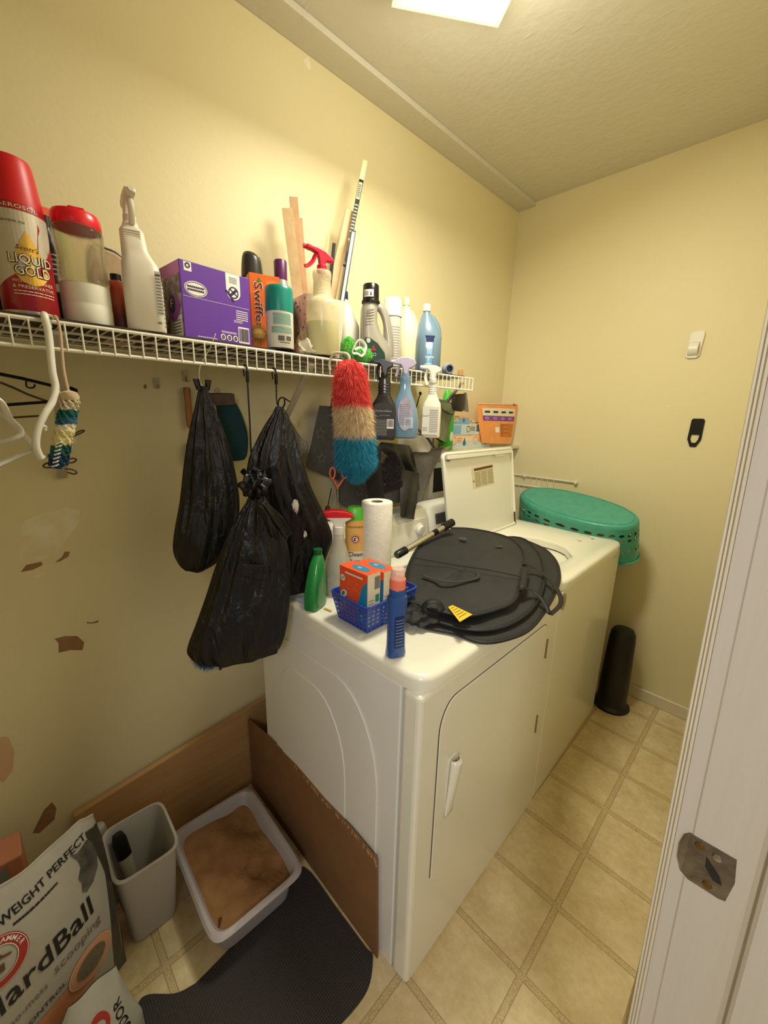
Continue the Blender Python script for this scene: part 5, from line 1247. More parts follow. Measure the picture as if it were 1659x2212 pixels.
MB().grid(14, 8, lambda u, v: (-.03*v+.004*sin(9*u), (u-.35)*.12, .003+.030*(1-u)*(.4+.6*v)+.003*sin(11*u+6*v))).build('pouch', mat('peach_film', (240, 200, 156), .3, 0, .6, 40, .4, 50), o, solid=.003, off=1)
# orange stand-up pouch
p = at(1076, 958, 'x', .118)
o = thing('orange_pouch', 'orange resealable pouch standing at the right end of the corner shelf', 'pouch', (.118, p.y, SZ))
om = mat('orange_film', (244, 156, 82), .3, 0, .3, 20, .3, 30, coat=.4)
prow = [(1031, 870, 1119, 873), (1032, 900, 1115, 903), (1036, 930, 1109, 932), (1041, 957, 1104, 959)]
org = Vector(o.location)
def pouchpt(u, v, l):
    xl, yl, xr, yr, xx = lerp_rows([r_+(.118,) for r_ in prow], v); a, b = at(xl, yl, 'x', .118), at(xr, yr, 'x', .118)
    q = a.lerp(b, u)-org; q.x += .016*v**.8*(1-(2*u-1)**4)+l; q.z = max(q.z, .001); return q
g = MB(); g.grid(16, 16, lambda u, v: pouchpt(u, v, 0)); g.grid(16, 16, lambda u, v: Vector((-2*pouchpt(u, v, 0).x*.8-.001, 0, 0))+pouchpt(u, v, 0)); g.build('pouch', om, o)
pf = lambda u, v, l: pouchpt(u, 1-v, l)
Print(pf, .0006).rect(.10, .93, .66, .86, 8).build('white_panel', cream_paper, o)
Print(pf, .0010).rect(.10, .93, .58, .70, 8).build('violet_band', ppl, o)
Print(pf, .0008).rect(.52, .92, .20, .52, 5).build('ochre_panel', mat('ochre_ink', (206, 120, 34), .5), o)
Print(pf, .0008).rect(.38, .50, .30, .43, 2).build('white_patch', ink_w, o)
p_ = Print(pf, .0013); [p_.rect(.15+.2*k, .27+.2*k, .76, .80) for k in range(4)]; p_.build('headings', ink_k, o)
p_ = Print(pf, .0014); [p_.ring(.19+.2*k, .64, .045, .03, .012, 12) for k in range(4)]; p_.build('white_icons', mat('lilac_ink', (222, 190, 226), .5), o)
p_ = Print(pf, .0012); [p_.rect(.55, .90-.06*(k % 3), .22+.032*k, .236+.032*k) for k in range(9)]; p_.build('small_print', bri, o)
MB().tube([tuple(pouchpt(.02+.96*k/8, .03, .002)) for k in range(9)], .0022, 8).build('zip_track', mat('zip_white', (230, 214, 188), .4), o)
q = pouchpt(.88, .03, .002); MB().box(q.x-.004, q.x+.004, q.y-.010, q.y+.010, q.z-.004, q.z+.005).build('zip_slider', ink_r, o, smooth=False, bev=.001)
# white cable coil
p = at(961, 962, 'x', .125)
o = thing('cable_coil', 'loosely coiled white cable at the left end of the corner shelf', 'cable', (.118, p.y, SZ))
g = MB()
for i in range(4): g.tube([((.020+.003*i)*cos(t)*.9, (.034-.004*i)*sin(t)+.004*i, .004+.0045*i+.002*sin(3*t)) for t in [2*PI*k/28 for k in range(28)]], .0021, 7, closed=True)
g.build('cable', mat('dirty_white_cable', (200, 190, 160), .4), o)
# recessed outlet box on the wall behind the lid
p = at(925, 1068, 'x', 0)
c0, c1 = at(928, 1000, 'x', .004), at(985, 1066, 'x', .004)
o = thing('outlet_box', 'white framed dark outlet box on the wall behind the washer lid', 'outlet box', (0, (c0.y+c1.y)/2, (c0.z+c1.z)/2))
w_, h_ = abs(c1.y-c0.y), .19
fr_ = MB(); O = rrect(w_, h_, .006, 4); I = rrect(w_-.06, h_-.06, .004, 4); n = len(O)
fr_.v = [(.001, a, b) for a, b in O]+[(.010, a, b) for a, b in O]+[(.010, a, b) for a, b in I]+[(.001, a, b) for a, b in I]
for k in range(n):
    k2 = (k+1) % n
    for j in range(3): fr_.f.append((j*n+k, j*n+k2, (j+1)*n+k2, (j+1)*n+k))
fr_.build('frame', white_pl, o, smooth=False)
MB().prism(I, lambda u, v: (.0008, u, v), lambda u, v: (.003, u, v)).build('dark_recess', mat('dark_recess', (36, 32, 28), .8), o, smooth=False)
# white wire rack low on the back wall
a = at(1100, 1023, 'y', YB-.012); b = at(1240, 1039, 'y', YB-.012)
o = thing('wire_rack', 'small white wire rack on the back wall above the teal basket', 'rack', (a.x, YB-.02, a.z))
L_ = b.x-a.x+.02; dz_ = b.z-a.z
MB().tube([(-.04, .008, 0), (L_, .008, 0)], .0038).build('top_rail', wire_w, o)
MB().tube([(-.04, .008, -.058), (L_-.14, .008, -.058)], .0038).build('lower_rail', wire_w, o)
g = MB()
for k in range(10): g.tube([(-.03+.034*k, .008, 0), (-.03+.034*k, .008, -.1)], .0015, 6)
g.build('upright_wires', wire_w, o)
for x_ in (.10, L_-.01): MB().box(x_-.007, x_+.007, -.001, .018, -.009, .008).build('clip', wire_w, o, smooth=False, bev=.002)

# ------------------------------------------------------------ on the dryer
DZ = .9064
# tall blue stain stick
o = thing('stain_remover_bottle', 'slim blue bottle with clear and coral cap at the dryer front edge', 'bottle', (.746, .034, DZ+.001), face(.746, .034)+.5)
hh = at(853, 1228, 'x', .746).z-DZ
bm_ = mat('royal_blue_plastic', (36, 74, 138), .3, coat=.3)
MB().loft([(0, .015, .021, 0, 0, 3), (.004, .017, .023, 0, 0, 3), (hh*.10, .016, .021, 0, 0, 2.8), (hh*.35, .015, .020, 0, 0, 2.8), (hh*.62, .017, .023, 0, 0, 2.8), (hh*.68, .017, .022, 0, 0, 2.6), (hh*.70, .014, .016, 0, 0, 2)], 34).build('bottle', bm_, o)
MB().lathe([(.0175, hh*.69), (.0185, hh*.70), (.0180, hh*.76), (.017, hh*.77)], 30).build('collar', bm_, o)
MB().loft([(hh*.745, .003, .006, .0, .020, 2), (hh*.76, .004, .007, 0, .021, 2)], 14).build('collar_tab', bm_, o)
MB().lathe([(.0175, hh*.77), (.0182, hh*.78), (.0178, hh*.875), (.016, hh*.88)], 30).build('coral_cap', mat('coral_plastic', (236, 122, 96), .35), o)
MB().lathe([(.0155, hh*.88), (.0155, hh*.965), (.014, hh*.985), (.001, hh*.99)], 30, caps=False).build('clear_tip', mat('clear_pink_tip', (240, 206, 190), .15, alpha=.6), o)
sx_ = plane_map((0, -.0212, 0), (1, 0, 0), (0, 0, 1))
Print(lambda u, v, l: Vector((.0168+l-8*u*u, u, v)), .0006).rect(-.012, .012, hh*.12, hh*.48, 4).build('label', mat('dark_navy_label', (18, 34, 84), .4), o)
Print(lambda u, v, l: Vector((.0172+l-8*u*u, u, v)), .0008).lines(-.010, .010, hh*.14, hh*.46, 9, .35, 2).build('label_print', mat('pale_blue_ink', (96, 128, 176), .5), o)
# perforated blue basket
bbm = mat('cobalt_blue_plastic', (36, 66, 150), .35)
BX0, BX1, BY0, BY1, BHt = .522, .634, .045, .205, .078
bxo = thing('plastic_basket', 'cobalt blue perforated basket holding two orange boxes on the dryer', 'basket', ((BX0+BX1)/2, (BY0+BY1)/2, DZ+.0006), .02)
hxw, hyw = (BX1-BX0)/2, (BY1-BY0)/2
def wallgrid(g, P, nu, nv, r0=.36, th=.0022):
    """a wall with oval holes; P(u, v, t) in 0..1"""
    for i in range(nu):
        for j in range(nv):
            hole = not (j == nv-1)
            sq = [(0, 0), (.5, 0), (1, 0), (1, .5), (1, 1), (.5, 1), (0, 1), (0, .5)]
            ci = [(.5+r0*cos(a), .5+r0*.9*sin(a)) for a in [PI*1.25+PI/4*k for k in range(8)]]
            for t, rv in ((0, 1), (th, -1)):
                O = [P((i+a)/nu, (j+b)/nv, t) for a, b in sq]
                if hole:
                    I = [P((i+a)/nu, (j+b)/nv, t) for a, b in ci]; g.add(O+I, [(k, (k+1) % 8, 8+(k+1) % 8, 8+k) for k in range(8)])
                else: g.add(O, [tuple(range(8))])
            if hole:
                I = [P((i+a)/nu, (j+b)/nv, t) for t in (0, th) for a, b in ci]; g.add(I, [(k, (k+1) % 8, 8+(k+1) % 8, 8+k) for k in range(8)])
g = MB()
fl_ = .014
def side(sgn, axis):
    def P(u, v, t):
        e = 1+fl_*v/hxw; f_ = 1+fl_*v/hyw
        if axis == 'x': return (sgn*(hxw*e-t), (2*u-1)*hyw*f_, v*BHt)
        return ((2*u-1)*hxw*e, sgn*(hyw*f_-t), v*BHt)
    return P
for sg in (-1, 1): wallgrid(g, side(sg, 'x'), 11, 6); wallgrid(g, side(sg, 'y'), 8, 6)
g.add([(a*hxw, b*hyw, z_) for z_ in (.0, .002) for a, b in ((-1, -1), (1, -1), (1, 1), (-1, 1))], [(0, 1, 2, 3), (4, 5, 6, 7)])
g.build('basket', bbm, bxo, smooth=False)
MB().tube([(a, b, BHt) for a, b in rrect(2*(hxw+fl_)+.004, 2*(hyw+fl_)+.004, .014, 4)], .003, 8, closed=True).build('rim', bbm, bxo)
orb = mat('vivid_orange_card', (228, 84, 40), .45); cy_ = mat('cyan_blue_card', (24, 132, 172), .45)
def sheetbox(label, cx, cy0, w_, d_, h_, rz, full=True):
    o = thing('dryer_sheet_box', label, 'box', (cx, cy0, DZ+.0035), rz, None)
    MB().box(-w_, 0, 0, d_, 0, h_).build('carton', orb, o, smooth=False, bev=.0008)
    f1 = plane_map((-w_, 0, 0), (1, 0, 0), (0, 0, 1))   # front faces -y
    f2 = plane_map((0, 0, 0), (0, 1, 0), (0, 0, 1))     # side faces +x
    f3 = plane_map((-w_, 0, h_), (1, 0, 0), (0, 1, 0))
    Print(f2, .0004).rect(0.0005, d_-.0005, .0005, h_-.0005).build('side_face', mat('warm_white_card', (222, 212, 184), .5), o)
    Print(f2, .0008).rect(d_*.55, d_*.95, h_*.70, h_*.93).lines(d_*.1, d_*.5, h_*.1, h_*.55, 8, .3, 6).build('side_print', ink_g, o)
    Print(f2, .0009).rect(d_*.62, d_*.92, h_*.46, h_*.60).build('side_patch', mat('green_teal_ink', (44, 140, 120), .5), o)
    swoosh = [(w_*.999, h_*.02), (w_*.999, h_*.86)]+[(w_*(1-.42*k/8), h_*(.86-.84*(k/8)**2.2)) for k in range(1, 9)]
    Print(f1, .0004).poly(swoosh).build('blue_swoosh', cy_, o)
    Print(f1, .0008).ell(w_*.13, h_*.79, w_*.085, w_*.085).ell(w_*.17, h_*.50, w_*.13, w_*.09, rot=.6).build('pale_rounds', mat('mint_white', (206, 222, 196), .5), o)
    Print(f1, .0012).text('60', w_*.13, h_*.79, .012, .010, bold=True).ell(w_*.15, h_*.50, w_*.07, w_*.045, rot=.9).build('green_print', mat('leaf_green_ink', (58, 132, 88), .5), o)
    p_ = Print(f1, .0008).lines(w_*.22, w_*.85, h_*.88, h_*.93, 1, .6, 3).ring(w_*.80, h_*.16, w_*.10, w_*.10, .0035)
    p_.text('G', w_*.80, h_*.16, .012, .008)
    p_.build('white_print', ink_w, o)
    p_ = Print(f1, .0008)
    for i in range(16):
        R8 = random.Random(i); p_.ell(w_*(.30+.35*R8.random()), h_*(.2+.6*R8.random()), .0016, .0016, 6)
    p_.build('orange_dots', mat('amber_dots', (246, 150, 70), .5), o)
    Print(f3, .0004).ell(w_*.55, d_*.5, w_*.3, d_*.3).build('top_blue', cy_, o); Print(f3, .0008).text('60', w_*.5, d_*.5, .012).build('top_lettering', ink_w, o)
    return o
hbx = at(770, 1200, 'y', .06).z-DZ-.0035
sheetbox('front orange dryer sheet box with blue swoosh, standing in the blue basket', .628, .052, .104, .046, .148, .04)
sheetbox('rear orange dryer sheet box behind the front one in the blue basket', .630, .106, .104, .046, .142, .02)
# pen like things and yellow strips at the basket
o = thing('marker_pen', 'black pen standing in the left end of the blue basket', 'pen', (.535, .19, DZ+.006)); o.rotation_euler = (-.25, -.45, 0)
MB().tube([(0, 0, 0), (0, 0, .10)], .004, 10).build('barrel', black_pl, o)
o = MB().prism([(0, 0), (.030, .004), (.032, .009), (.002, .006)], lambda u, v: (.455+u*.9, .040+v+.004, DZ+.0006), lambda u, v: (.455+u*.9, .040+v+.004, DZ+.0022)).build('yellow_clip', mat('mustard_plastic', (196, 164, 60), .5), smooth=False)
tag(o, 'small mustard yellow clip lying left of the blue basket', 'clip')
# green bottle left
yg, rg_ = cyl(658, 712, 1270, .43)
o = thing('green_detergent_bottle', 'green plastic bottle standing on the dryer left of the blue basket', 'bottle', (.428, .036, DZ+.001), .45)
hg_ = at(690, 1205, 'x', .43).z-DZ
MB().loft([(0, .020, .036, 0, 0, 4), (.005, .022, .038, 0, 0, 4), (hg_*.28, .022, .037, 0, .001, 4), (hg_*.55, .021, .032, 0, .006, 3.4), (hg_*.85, .018, .024, 0, .014, 3), (hg_*1.0, .014, .016, 0, .018, 2.4), (hg_*1.06, .011, .011, 0, .019, 2)], 36).build('bottle', mat('kelly_green_plastic', (34, 128, 58), .3, coat=.3), o)
MB().lathe([(.0125, hg_*1.05), (.0125, hg_*1.05+.015), (.001, hg_*1.05+.016)], 22, (0, .019)).build('cap', mat('dark_green_cap', (20, 90, 44), .35), o)
Print(plane_map((.0206, 0, 0), (0, 1, 0), (0, 0, 1)), .0002).poly([(-.028, .008), (.006, .008), (.010, .05), (-.004, .085), (-.022, .075)]).build('label', mat('dull_green_label', (52, 96, 70), .4), o)
# blue cloth corner at the back left of the dryer
o = MB().prism([(0, 0), (.07, .01), (.08, .05), (.02, .06)], lambda u, v: (.35+u, .012+v, DZ+.004), lambda u, v: (.35+u, .012+v, DZ+.009)).build('blue_cloth', mat('pale_blue_cloth', (168, 186, 204), .9), smooth=False, bev=.002)
tag(o, 'pale blue folded cloth on the dryer corner under the bin bags', 'cloth')
# clear bottle with red and white trigger
x0 = .395; yr_, rr0 = cyl(702, 762, 1235, x0)
o = thing('spray_bottle', 'clear spray bottle with red and white trigger at the back of the dryer', 'spray bottle', (x0, yr_, DZ+.001), face(x0, yr_))
hr_ = at(733, 1150, 'x', x0).z-DZ; r = rr0
MB().lathe([(r*.9, 0), (r, .006), (r, hr_*.30), (r*.92, hr_*.45), (r*.62, hr_*.70), (r*.40, hr_*.90), (r*.38, hr_)], 36, caps=False).build('bottle', mat('clear_grey_plastic', (214, 210, 192), .08, alpha=.38, coat=.6), o, solid=.0012)
MB().lathe([(r*.86, .002), (r*.94, .006), (r*.94, hr_*.22), (.001, hr_*.221)], 30).build('liquid', mat('clear_liquid', (206, 204, 190), .05, alpha=.45), o)
MB().tube([(0, 0, .005), (0, 0, hr_)], .002, 6).build('dip_tube', white_pl, o)
rdp = mat('bright_red_plastic', (218, 30, 34), .35)
s_ = 1.25
MB().lathe([(.0135*s_, hr_-.004), (.0142*s_, hr_), (.014*s_, hr_+.018), (.011*s_, hr_+.02)], 24).build('collar', white_pl, o)
sp = lambda pts: [(a*s_*1.0, hr_+.0+b*s_) for a, b in pts]
MB().prism(sp([(-.010, .014), (.010, .014), (.014, .026), (.030, .034), (.030, .040), (-.030, .040), (-.028, .034), (-.014, .028)]), lambda u, v: (-.011, u, v), lambda u, v: (.011, u, v)).build('white_shell', white_pl, o, bev=.003, angle=60)
MB().prism(sp([(-.040, .036), (.036, .036), (.034, .044), (.018, .052), (-.012, .056), (-.038, .052), (-.044, .044)]), lambda u, v: (-.012, u, v), lambda u, v: (.012, u, v)).build('red_hood', rdp, o, bev=.004, angle=60)
MB().tube(smooth_path([(0, -.026*s_, hr_+.038*s_), (0, -.034*s_, hr_+.024*s_), (0, -.036*s_, hr_+.008*s_), (0, -.033*s_, hr_-.002*s_)], 4), .0045, 8, flat=1.8).build('trigger', rdp, o)
# freshener shaker: orange label, green cap
x0 = .37; yc_, rc = cyl(746, 789, 1160, x0)
o = thing('deodorizer_shaker', 'orange and yellow shaker bottle with lime green cap beside the paper towels', 'bottle', (x0, yc_, DZ+.001), face(x0, yc_))
hc_ = at(765, 1095, 'x', x0).z-DZ; r = rc
MB().loft([(0, r*.7, r*.95, 0, 0, 2.6), (.006, r*.75, r, 0, 0, 2.6), (hc_*.80, r*.75, r, 0, 0, 2.6), (hc_*.86, r*.66, r*.9, 0, 0, 2.4)], 36).build('bottle', mat('amber_orange_label', (232, 168, 66), .4, 0, 1, 5, 0, 1, (240, 196, 120)), o)
MB().loft([(hc_*.84, r*.74, r*.96, 0, 0, 2.4), (hc_*.95, r*.70, r*.9, 0, 0, 2.4), (hc_, r*.5, r*.7, 0, 0, 2.2)], 36).build('cap', mat('lime_green_cap', (92, 206, 62), .35), o)
pm = lambda u, v, l: Vector((r*.76+l-.28*u*u/r, u, v))
Print(pm, .0006).rect(-r*.8, r*.8, hc_*.08, hc_*.44, 6).build('cream_panel', cream_paper, o)
Print(pm, .0010).ell(0, hc_*.60, r*.46, r*.46).build('red_badge', ink_r, o)
Print(pm, .0014).ell(0, hc_*.60, r*.27, r*.27).ring(0, hc_*.60, r*.42, r*.42, .0012).build('badge_white', ink_w, o)
armp = lambda P_, u, v, s: P_.poly([(u-s*.5, v-s*.4), (u+s*.1, v-s*.5), (u+s*.15, v-s*.05), (u-s*.1, v+s*.0), (u-s*.05, v+s*.25), (u+s*.2, v+s*.35), (u+s*.1, v+s*.55), (u-s*.3, v+s*.4), (u-s*.4, v+s*.0)]).poly([(u+s*.05, v+s*.3), (u+s*.5, v+s*.1), (u+s*.55, v+s*.2), (u+s*.12, v+s*.42)])
armp(Print(pm, .0018), 0, hc_*.60, r*.36).build('arm_mark', ink_k, o)
Print(pm, .0011).text('Clean', 0, hc_*.40, .020, r*1.5, bold=True).text('Burst', 0, hc_*.31, .016, r*1.1).build('lettering', ink_k, o)
Print(pm, .0010).text('FRESHNESS', 0, hc_*.755, .009, r*1.5, bold=True).build('top_lettering', bri, o)
# paper towel roll
x0 = .40; yt_, rtw = cyl(776, 842, 1140, x0)
o = thing('paper_towel_roll', 'white paper towel roll standing at the back of the dryer', 'paper towel', (x0+.01, yt_, DZ+.001))
ht_ = at(808, 1083, 'x', x0).z-DZ
pt_m = mat('paper_towel', (236, 232, 216), .9, 0, .2, 60, .25, 120)
MB().lathe([(.019, .0), (rtw*.97, 0), (rtw, .003), (rtw, ht_-.003), (rtw*.97, ht_), (.019, ht_)], 48, caps=False).build('roll', pt_m, o)
MB().lathe([(.019, .0), (.019, ht_), (.0175, ht_), (.0175, 0)], 30, caps=False).build('core_tube', mat('brown_core', (150, 120, 86), .8), o)
# telescopic pole with black ends
a, b = Vector((.375, .36, .955)), Vector(at(975, 1130, 'z', 1.005)); b.x = max(b.x, .30)
a = at(856, 1200, 'z', .965); b = at(977, 1128, 'z', 1.035)
o = thing('telescopic_pole', 'silver telescopic pole with black ends lying across behind the sunshade', 'pole', a)
d = b-a
MB().tube([d*.06, d*.84], .0105, 16).build('tube', mat('champagne_aluminium', (206, 196, 170), .3, .8), o)
MB().tube([d*0, d*.02, d*.15, d*.16], [.012, .0145, .0145, .012], 16).build('end_grip', black_pl, o)
MB().tube([d*.82, d*.83, d*1.0, d*1.01], [.012, .0155, .0155, .012], 16).build('end_grip', black_pl, o)
MB().tube([d*.62, d*.70], .0112, 16).build('lock_collar', hookm, o)

# ------------------------------------------------------------ folded black sunshade on the dryer
shm = mat('black_mesh_nylon', (34, 34, 32), .75, 0, .5, 9, .25, 160, (48, 48, 44)); edm = mat('black_binding', (24, 24, 24), .6)
org = at(1030, 1270, 'z', .93)
ss = thing('folded_sunshade', 'folded black mesh fabric sunshade with straps and a yellow tag on the dryer top', 'sunshade', org)
def leaf(name, outline, zf, parent, m, sag=.006, n=20, seed=1, thick=.0025, minz=None):
    """a flat hooped leaf: outline pixels with their height above the floor"""
    pts = smooth_path([at(a, b, 'z', z)-org for a, b, z in outline], 6, True); N = len(pts)
    c = sum(pts, Vector())/N; R = random.Random(seed); ph = [R.uniform(0, 6) for _ in range(4)]
    def f(u, v):
        k = int(round(u*N)) % N; p = c.lerp(pts[k], v)
        e = (1-v)*v*4
        p = p+Vector((0, 0, sag*(1-v*v)+.0035*e*sin(3*2*PI*u+ph[0])+.0025*e*sin(5*2*PI*u+ph[1]+4*v)))
        if minz: p.z = max(p.z, minz-org.z)
        return p
    g = MB(); g.grid(N, 12, f, cu=True); o = g.build(name, m, parent, solid=thick, off=-1)
    MB().tube(pts, .0042, 8, closed=True).build('edge_hoop', edm, o)
    return pts, c
lower = [(872, 1300, .915), (885, 1262, .915), (960, 1200, .92), (1100, 1165, .93), (1165, 1180, .932), (1200, 1210, .93), (1209, 1250, .925), (1190, 1300, .920), (1150, 1355, .915), (1100, 1380, .912), (1040, 1388, .912), (980, 1368, .912), (900, 1348, .912)]
leaf('lower_leaf', lower, .92, ss, shm, .004, seed=4)
mid = [(880, 1290, .935), (892, 1240, .935), (965, 1180, .94), (1110, 1160, .95), (1160, 1190, .95), (1176, 1240, .945), (1160, 1300, .935), (1110, 1345, .930), (1040, 1362, .928), (960, 1348, .926), (900, 1322, .926)]
leaf('middle_leaf', mid, .94, ss, shm, .004, seed=9)
upper = [(874, 1288, .955), (880, 1230, .958), (905, 1180, .97), (945, 1146, .985), (1000, 1141, .99), (1060, 1150, .99), (1105, 1165, .985), (1130, 1190, .98), (1134, 1220, .975), (1126, 1265, .965), (1108, 1300, .958), (1070, 1318, .952), (1010, 1330, .950), (940, 1318, .950), (895, 1302, .950)]
pu, cu_ = leaf('upper_leaf', upper, .97, ss, shm, .006, seed=2)
# folds, handles, tag
def strap(nm, pts, w_=.012, m=edm, th=.0015):
    P = smooth_path([at(a, b, 'z', z)-org for a, b, z in pts], 6); MB().tube(P, w_*.5, 8, flat=th/w_*2).build(nm, m, ss)
def ribbon(nm, pts, w_=.014, m=edm, side=Vector((0, 0, 1))):
    P = smooth_path([at(a, b, 'z', z)-org for a, b, z in pts], 6); g = MB(); n = len(P)
    for i, p in enumerate(P):
        t = (P[min(i+1, n-1)]-P[max(i-1, 0)]).normalized(); s = t.cross(side).normalized()*w_*.5
        g.v += [tuple(p-s), tuple(p+s)]
    g.f = [(2*i, 2*i+1, 2*i+3, 2*i+2) for i in range(n-1)]; g.build(nm, m, ss, solid=.0014)
ribbon('carry_handle', [(912, 1242, .972), (945, 1252, .976), (990, 1256, .977), (1030, 1248, .977), (1032, 1236, .977)], .012, mat('faded_webbing', (50, 50, 46), .8))
ribbon('side_strap', [(1135, 1225, .978), (1128, 1270, .972)], .022)
ribbon('side_strap', [(1122, 1272, .975), (1150, 1275, .96), (1175, 1300, .945), (1186, 1325, .93)], .013)
ribbon('side_strap', [(1128, 1216, .985), (1160, 1230, .965), (1195, 1260, .952), (1212, 1300, .935), (1188, 1328, .928)], .013)
ribbon('loop_strap', [(912, 1316, .955), (925, 1300, .975), (945, 1300, .975), (955, 1320, .955)], .024)
fs = smooth_path([at(a, b, 'z', z)-org for a, b, z in ((895, 1205, .985), (980, 1220, .985), (1060, 1232, .986), (1126, 1246, .978))], 6)
MB().tube(fs, .0016, 6).build('fold_seam', mat('seam_dark', (22, 22, 22), .8), ss)
cm_ = MB()
def crumple(u, v):
    a = 2*PI*u; p = PI*v; k = 1+.18*sin(4*a+5*p)+.12*sin(7*a-3*p); return Vector((.050*k*sin(p)*cos(a), .055*k*sin(p)*sin(a), .018*cos(p)*k))+(at(905, 1325, 'z', .93)-org)
cm_.grid(40, 18, crumple, cu=True).build('bunched_mesh', shm, ss)
tg = [at(a, b, 'z', .958)-org for a, b in ((968, 1312), (978, 1308), (1020, 1328), (993, 1344))]
g = MB(); g.add([p+Vector((0, 0, h)) for h in (0, .0012) for p in tg], [(0, 1, 2, 3), (7, 6, 5, 4), (0, 1, 5, 4), (1, 2, 6, 5), (2, 3, 7, 6), (3, 0, 4, 7)])
tgo = g.build('warning_tag', mat('yellow_tag', (238, 190, 44), .5), ss, smooth=False)
g = MB()
for k in range(5):
    a_ = tg[1].lerp(tg[2], .15+.16*k); b_ = tg[0].lerp(tg[3], .15+.16*k); s0, s1 = a_.lerp(b_, .15), a_.lerp(b_, .85); w__ = (tg[2]-tg[1]).normalized()*.0012
    up_ = Vector((0, 0, .0017)); g.add([s0-w__+up_, s0+w__+up_, s1+w__+up_, s1-w__+up_], [(0, 1, 2, 3)])
g.build('tag_print', mat('tag_brown_ink', (120, 80, 20), .6), tgo, smooth=False)
pale = mat('worn_patch_grey', (84, 84, 80), .8, 0, 1, 60, 0, 1, (46, 46, 44))
for (a_, b_, w__, h__, zz) in ((1000, 1163, .020, .010, .9935), (1078, 1180, .010, .010, .9925)):
    c_ = at(a_, b_, 'z', zz)-org; MB().prism([(w__*cos(t), h__*sin(t)) for t in [2*PI*k/12 for k in range(12)]], lambda u, v: (c_.x+u*.7+v, c_.y+v-u*.5, c_.z), lambda u, v: (c_.x+u*.7+v, c_.y+v-u*.5, c_.z+.0006)).build('worn_patch', pale, ss, smooth=False)

# ------------------------------------------------------------ upturned teal basket between washer and back wall
tm = mat('teal_plastic', (62, 150, 128), .36, 0, .5, 24, 0, 1, (84, 168, 146), coat=.1)
TH = .35; bc = Vector((.572, 1.512, 1.020))
o = thing('laundry_basket', 'upturned oval teal laundry basket wedged behind the washing machine', 'laundry basket', bc); 
o.rotation_euler = (TH, .085, -.10)
A_, B_, DD = .300, .128, .205
def tb(u, v, s=1.0, t=0):
    a = 2*PI*u; e = 1+.05*v
    return (A_*e*math.copysign(abs(cos(a))**.9, cos(a))-t*cos(a), B_*e*math.copysign(abs(sin(a))**.9, sin(a))-t*sin(a), -.02-v*(DD-.02))
prof = [(.0, 0), (.55, .0), (.80, .0), (.855, .0), (.865, -.003), (.875, -.003), (.885, 0), (.93, -.001), (.965, -.006), (.99, -.013), (1.0, -.020)]
g = MB(); N = 88; v = []; f = []
for k_, z_ in prof[1:]:
    for k in range(N): a = 2*PI*k/N; v.append((A_*(1-(1-k_)*.45 if k_ > .8 else k_*1.0) * math.copysign(abs(cos(a))**.9, cos(a)) if k_ <= .8 else (A_-(1-k_)*.16)*math.copysign(abs(cos(a))**.9, cos(a)), (B_-(1-k_)*.16 if k_ > .8 else B_*k_*(B_-.032)/(B_*.8))*math.copysign(abs(sin(a))**.9, sin(a)), z_))
for i in range(len(prof)-2):
    for k in range(N): k2 = (k+1) % N; f.append((i*N+k, i*N+k2, (i+1)*N+k2, (i+1)*N+k))
f.append(tuple(range(N))); g.add(v, f); 
# wall with two rows of oval holes on the near and side walls
NU = 30
rowsv = [0, .10, .26, .40, .56, .74, 1.0]
for i in range(NU):
    for j in range(len(rowsv)-1):
        v0, v1 = rowsv[j], rowsv[j+1]; us = i/NU, (i+1)/NU
        hole = j in (1, 2, 4) and True
        sq = [(0, 0), (.5, 0), (1, 0), (1, .5), (1, 1), (.5, 1), (0, 1), (0, .5)]
        sh_ = .0
        ci = [(.5+.33*cos(a), .5+.30*sin(a)) for a in [PI*1.25+PI/4*k for k in range(8)]]
        for t in (0, .0025):
            O = [tb(us[0]+(us[1]-us[0])*a, v0+(v1-v0)*b, 1, t) for a, b in sq]
            if hole: I = [tb(us[0]+(us[1]-us[0])*a, v0+(v1-v0)*b, 1, t) for a, b in ci]; g.add(O+I, [(k, (k+1) % 8, 8+(k+1) % 8, 8+k) for k in range(8)])
            else: g.add(O, [tuple(range(8))])
        if hole: g.add([tb(us[0]+(us[1]-us[0])*a, v0+(v1-v0)*b, 1, t) for t in (0, .0025) for a, b in ci], [(k, (k+1) % 8, 8+(k+1) % 8, 8+k) for k in range(8)])
g.build('basket', tm, o, angle=50)
MB().tube([tb(k/60, 1.0, 1, -.004) for k in range(60)], .004, 8, closed=True).build('rim', tm, o)
# ------------------------------------------------------------ hooks on the back wall
p = at(1502, 745, 'y', YB-.001)
o = thing('adhesive_hook', 'white adhesive wall hook high on the back wall', 'hook', p)
MB().prism(rrect(.052, .112, .016), lambda u, v: (u+v*.06, 0, v), lambda u, v: (u+v*.06, -.008, v)).build('base', white_pl, o, smooth=False, bev=.003)
def hk(u, v): return ((u-.5)*.036-.002, -.007-.020*sin(PI*v)**.8, -.045+.055*v)
MB().grid(10, 14, hk).build('hook_tongue', white_pl, o, solid=.003)
p = at(1503, 935, 'y', YB-.001)
o = thing('hook_plate', 'black slotted hook plate on the back wall below the white hook', 'hook', p)
O = [(-.024, .055), (-.018, .062), (.018, .062), (.024, .055), (.024, -.030), (.010, -.062), (-.012, -.062), (-.026, -.030)]
I = [(-.010, .0), (-.006, -.004+.006), (.012, .002), (.016, 0), (.014, -.026), (.006, -.040), (-.008, -.040), (-.016, -.026)]
I = [(-.015, -.012), (-.014, -.008), (.013, -.008), (.015, -.012), (.013, -.030), (.006, -.044), (-.008, -.044), (-.015, -.030)]
g = MB(); n = 8
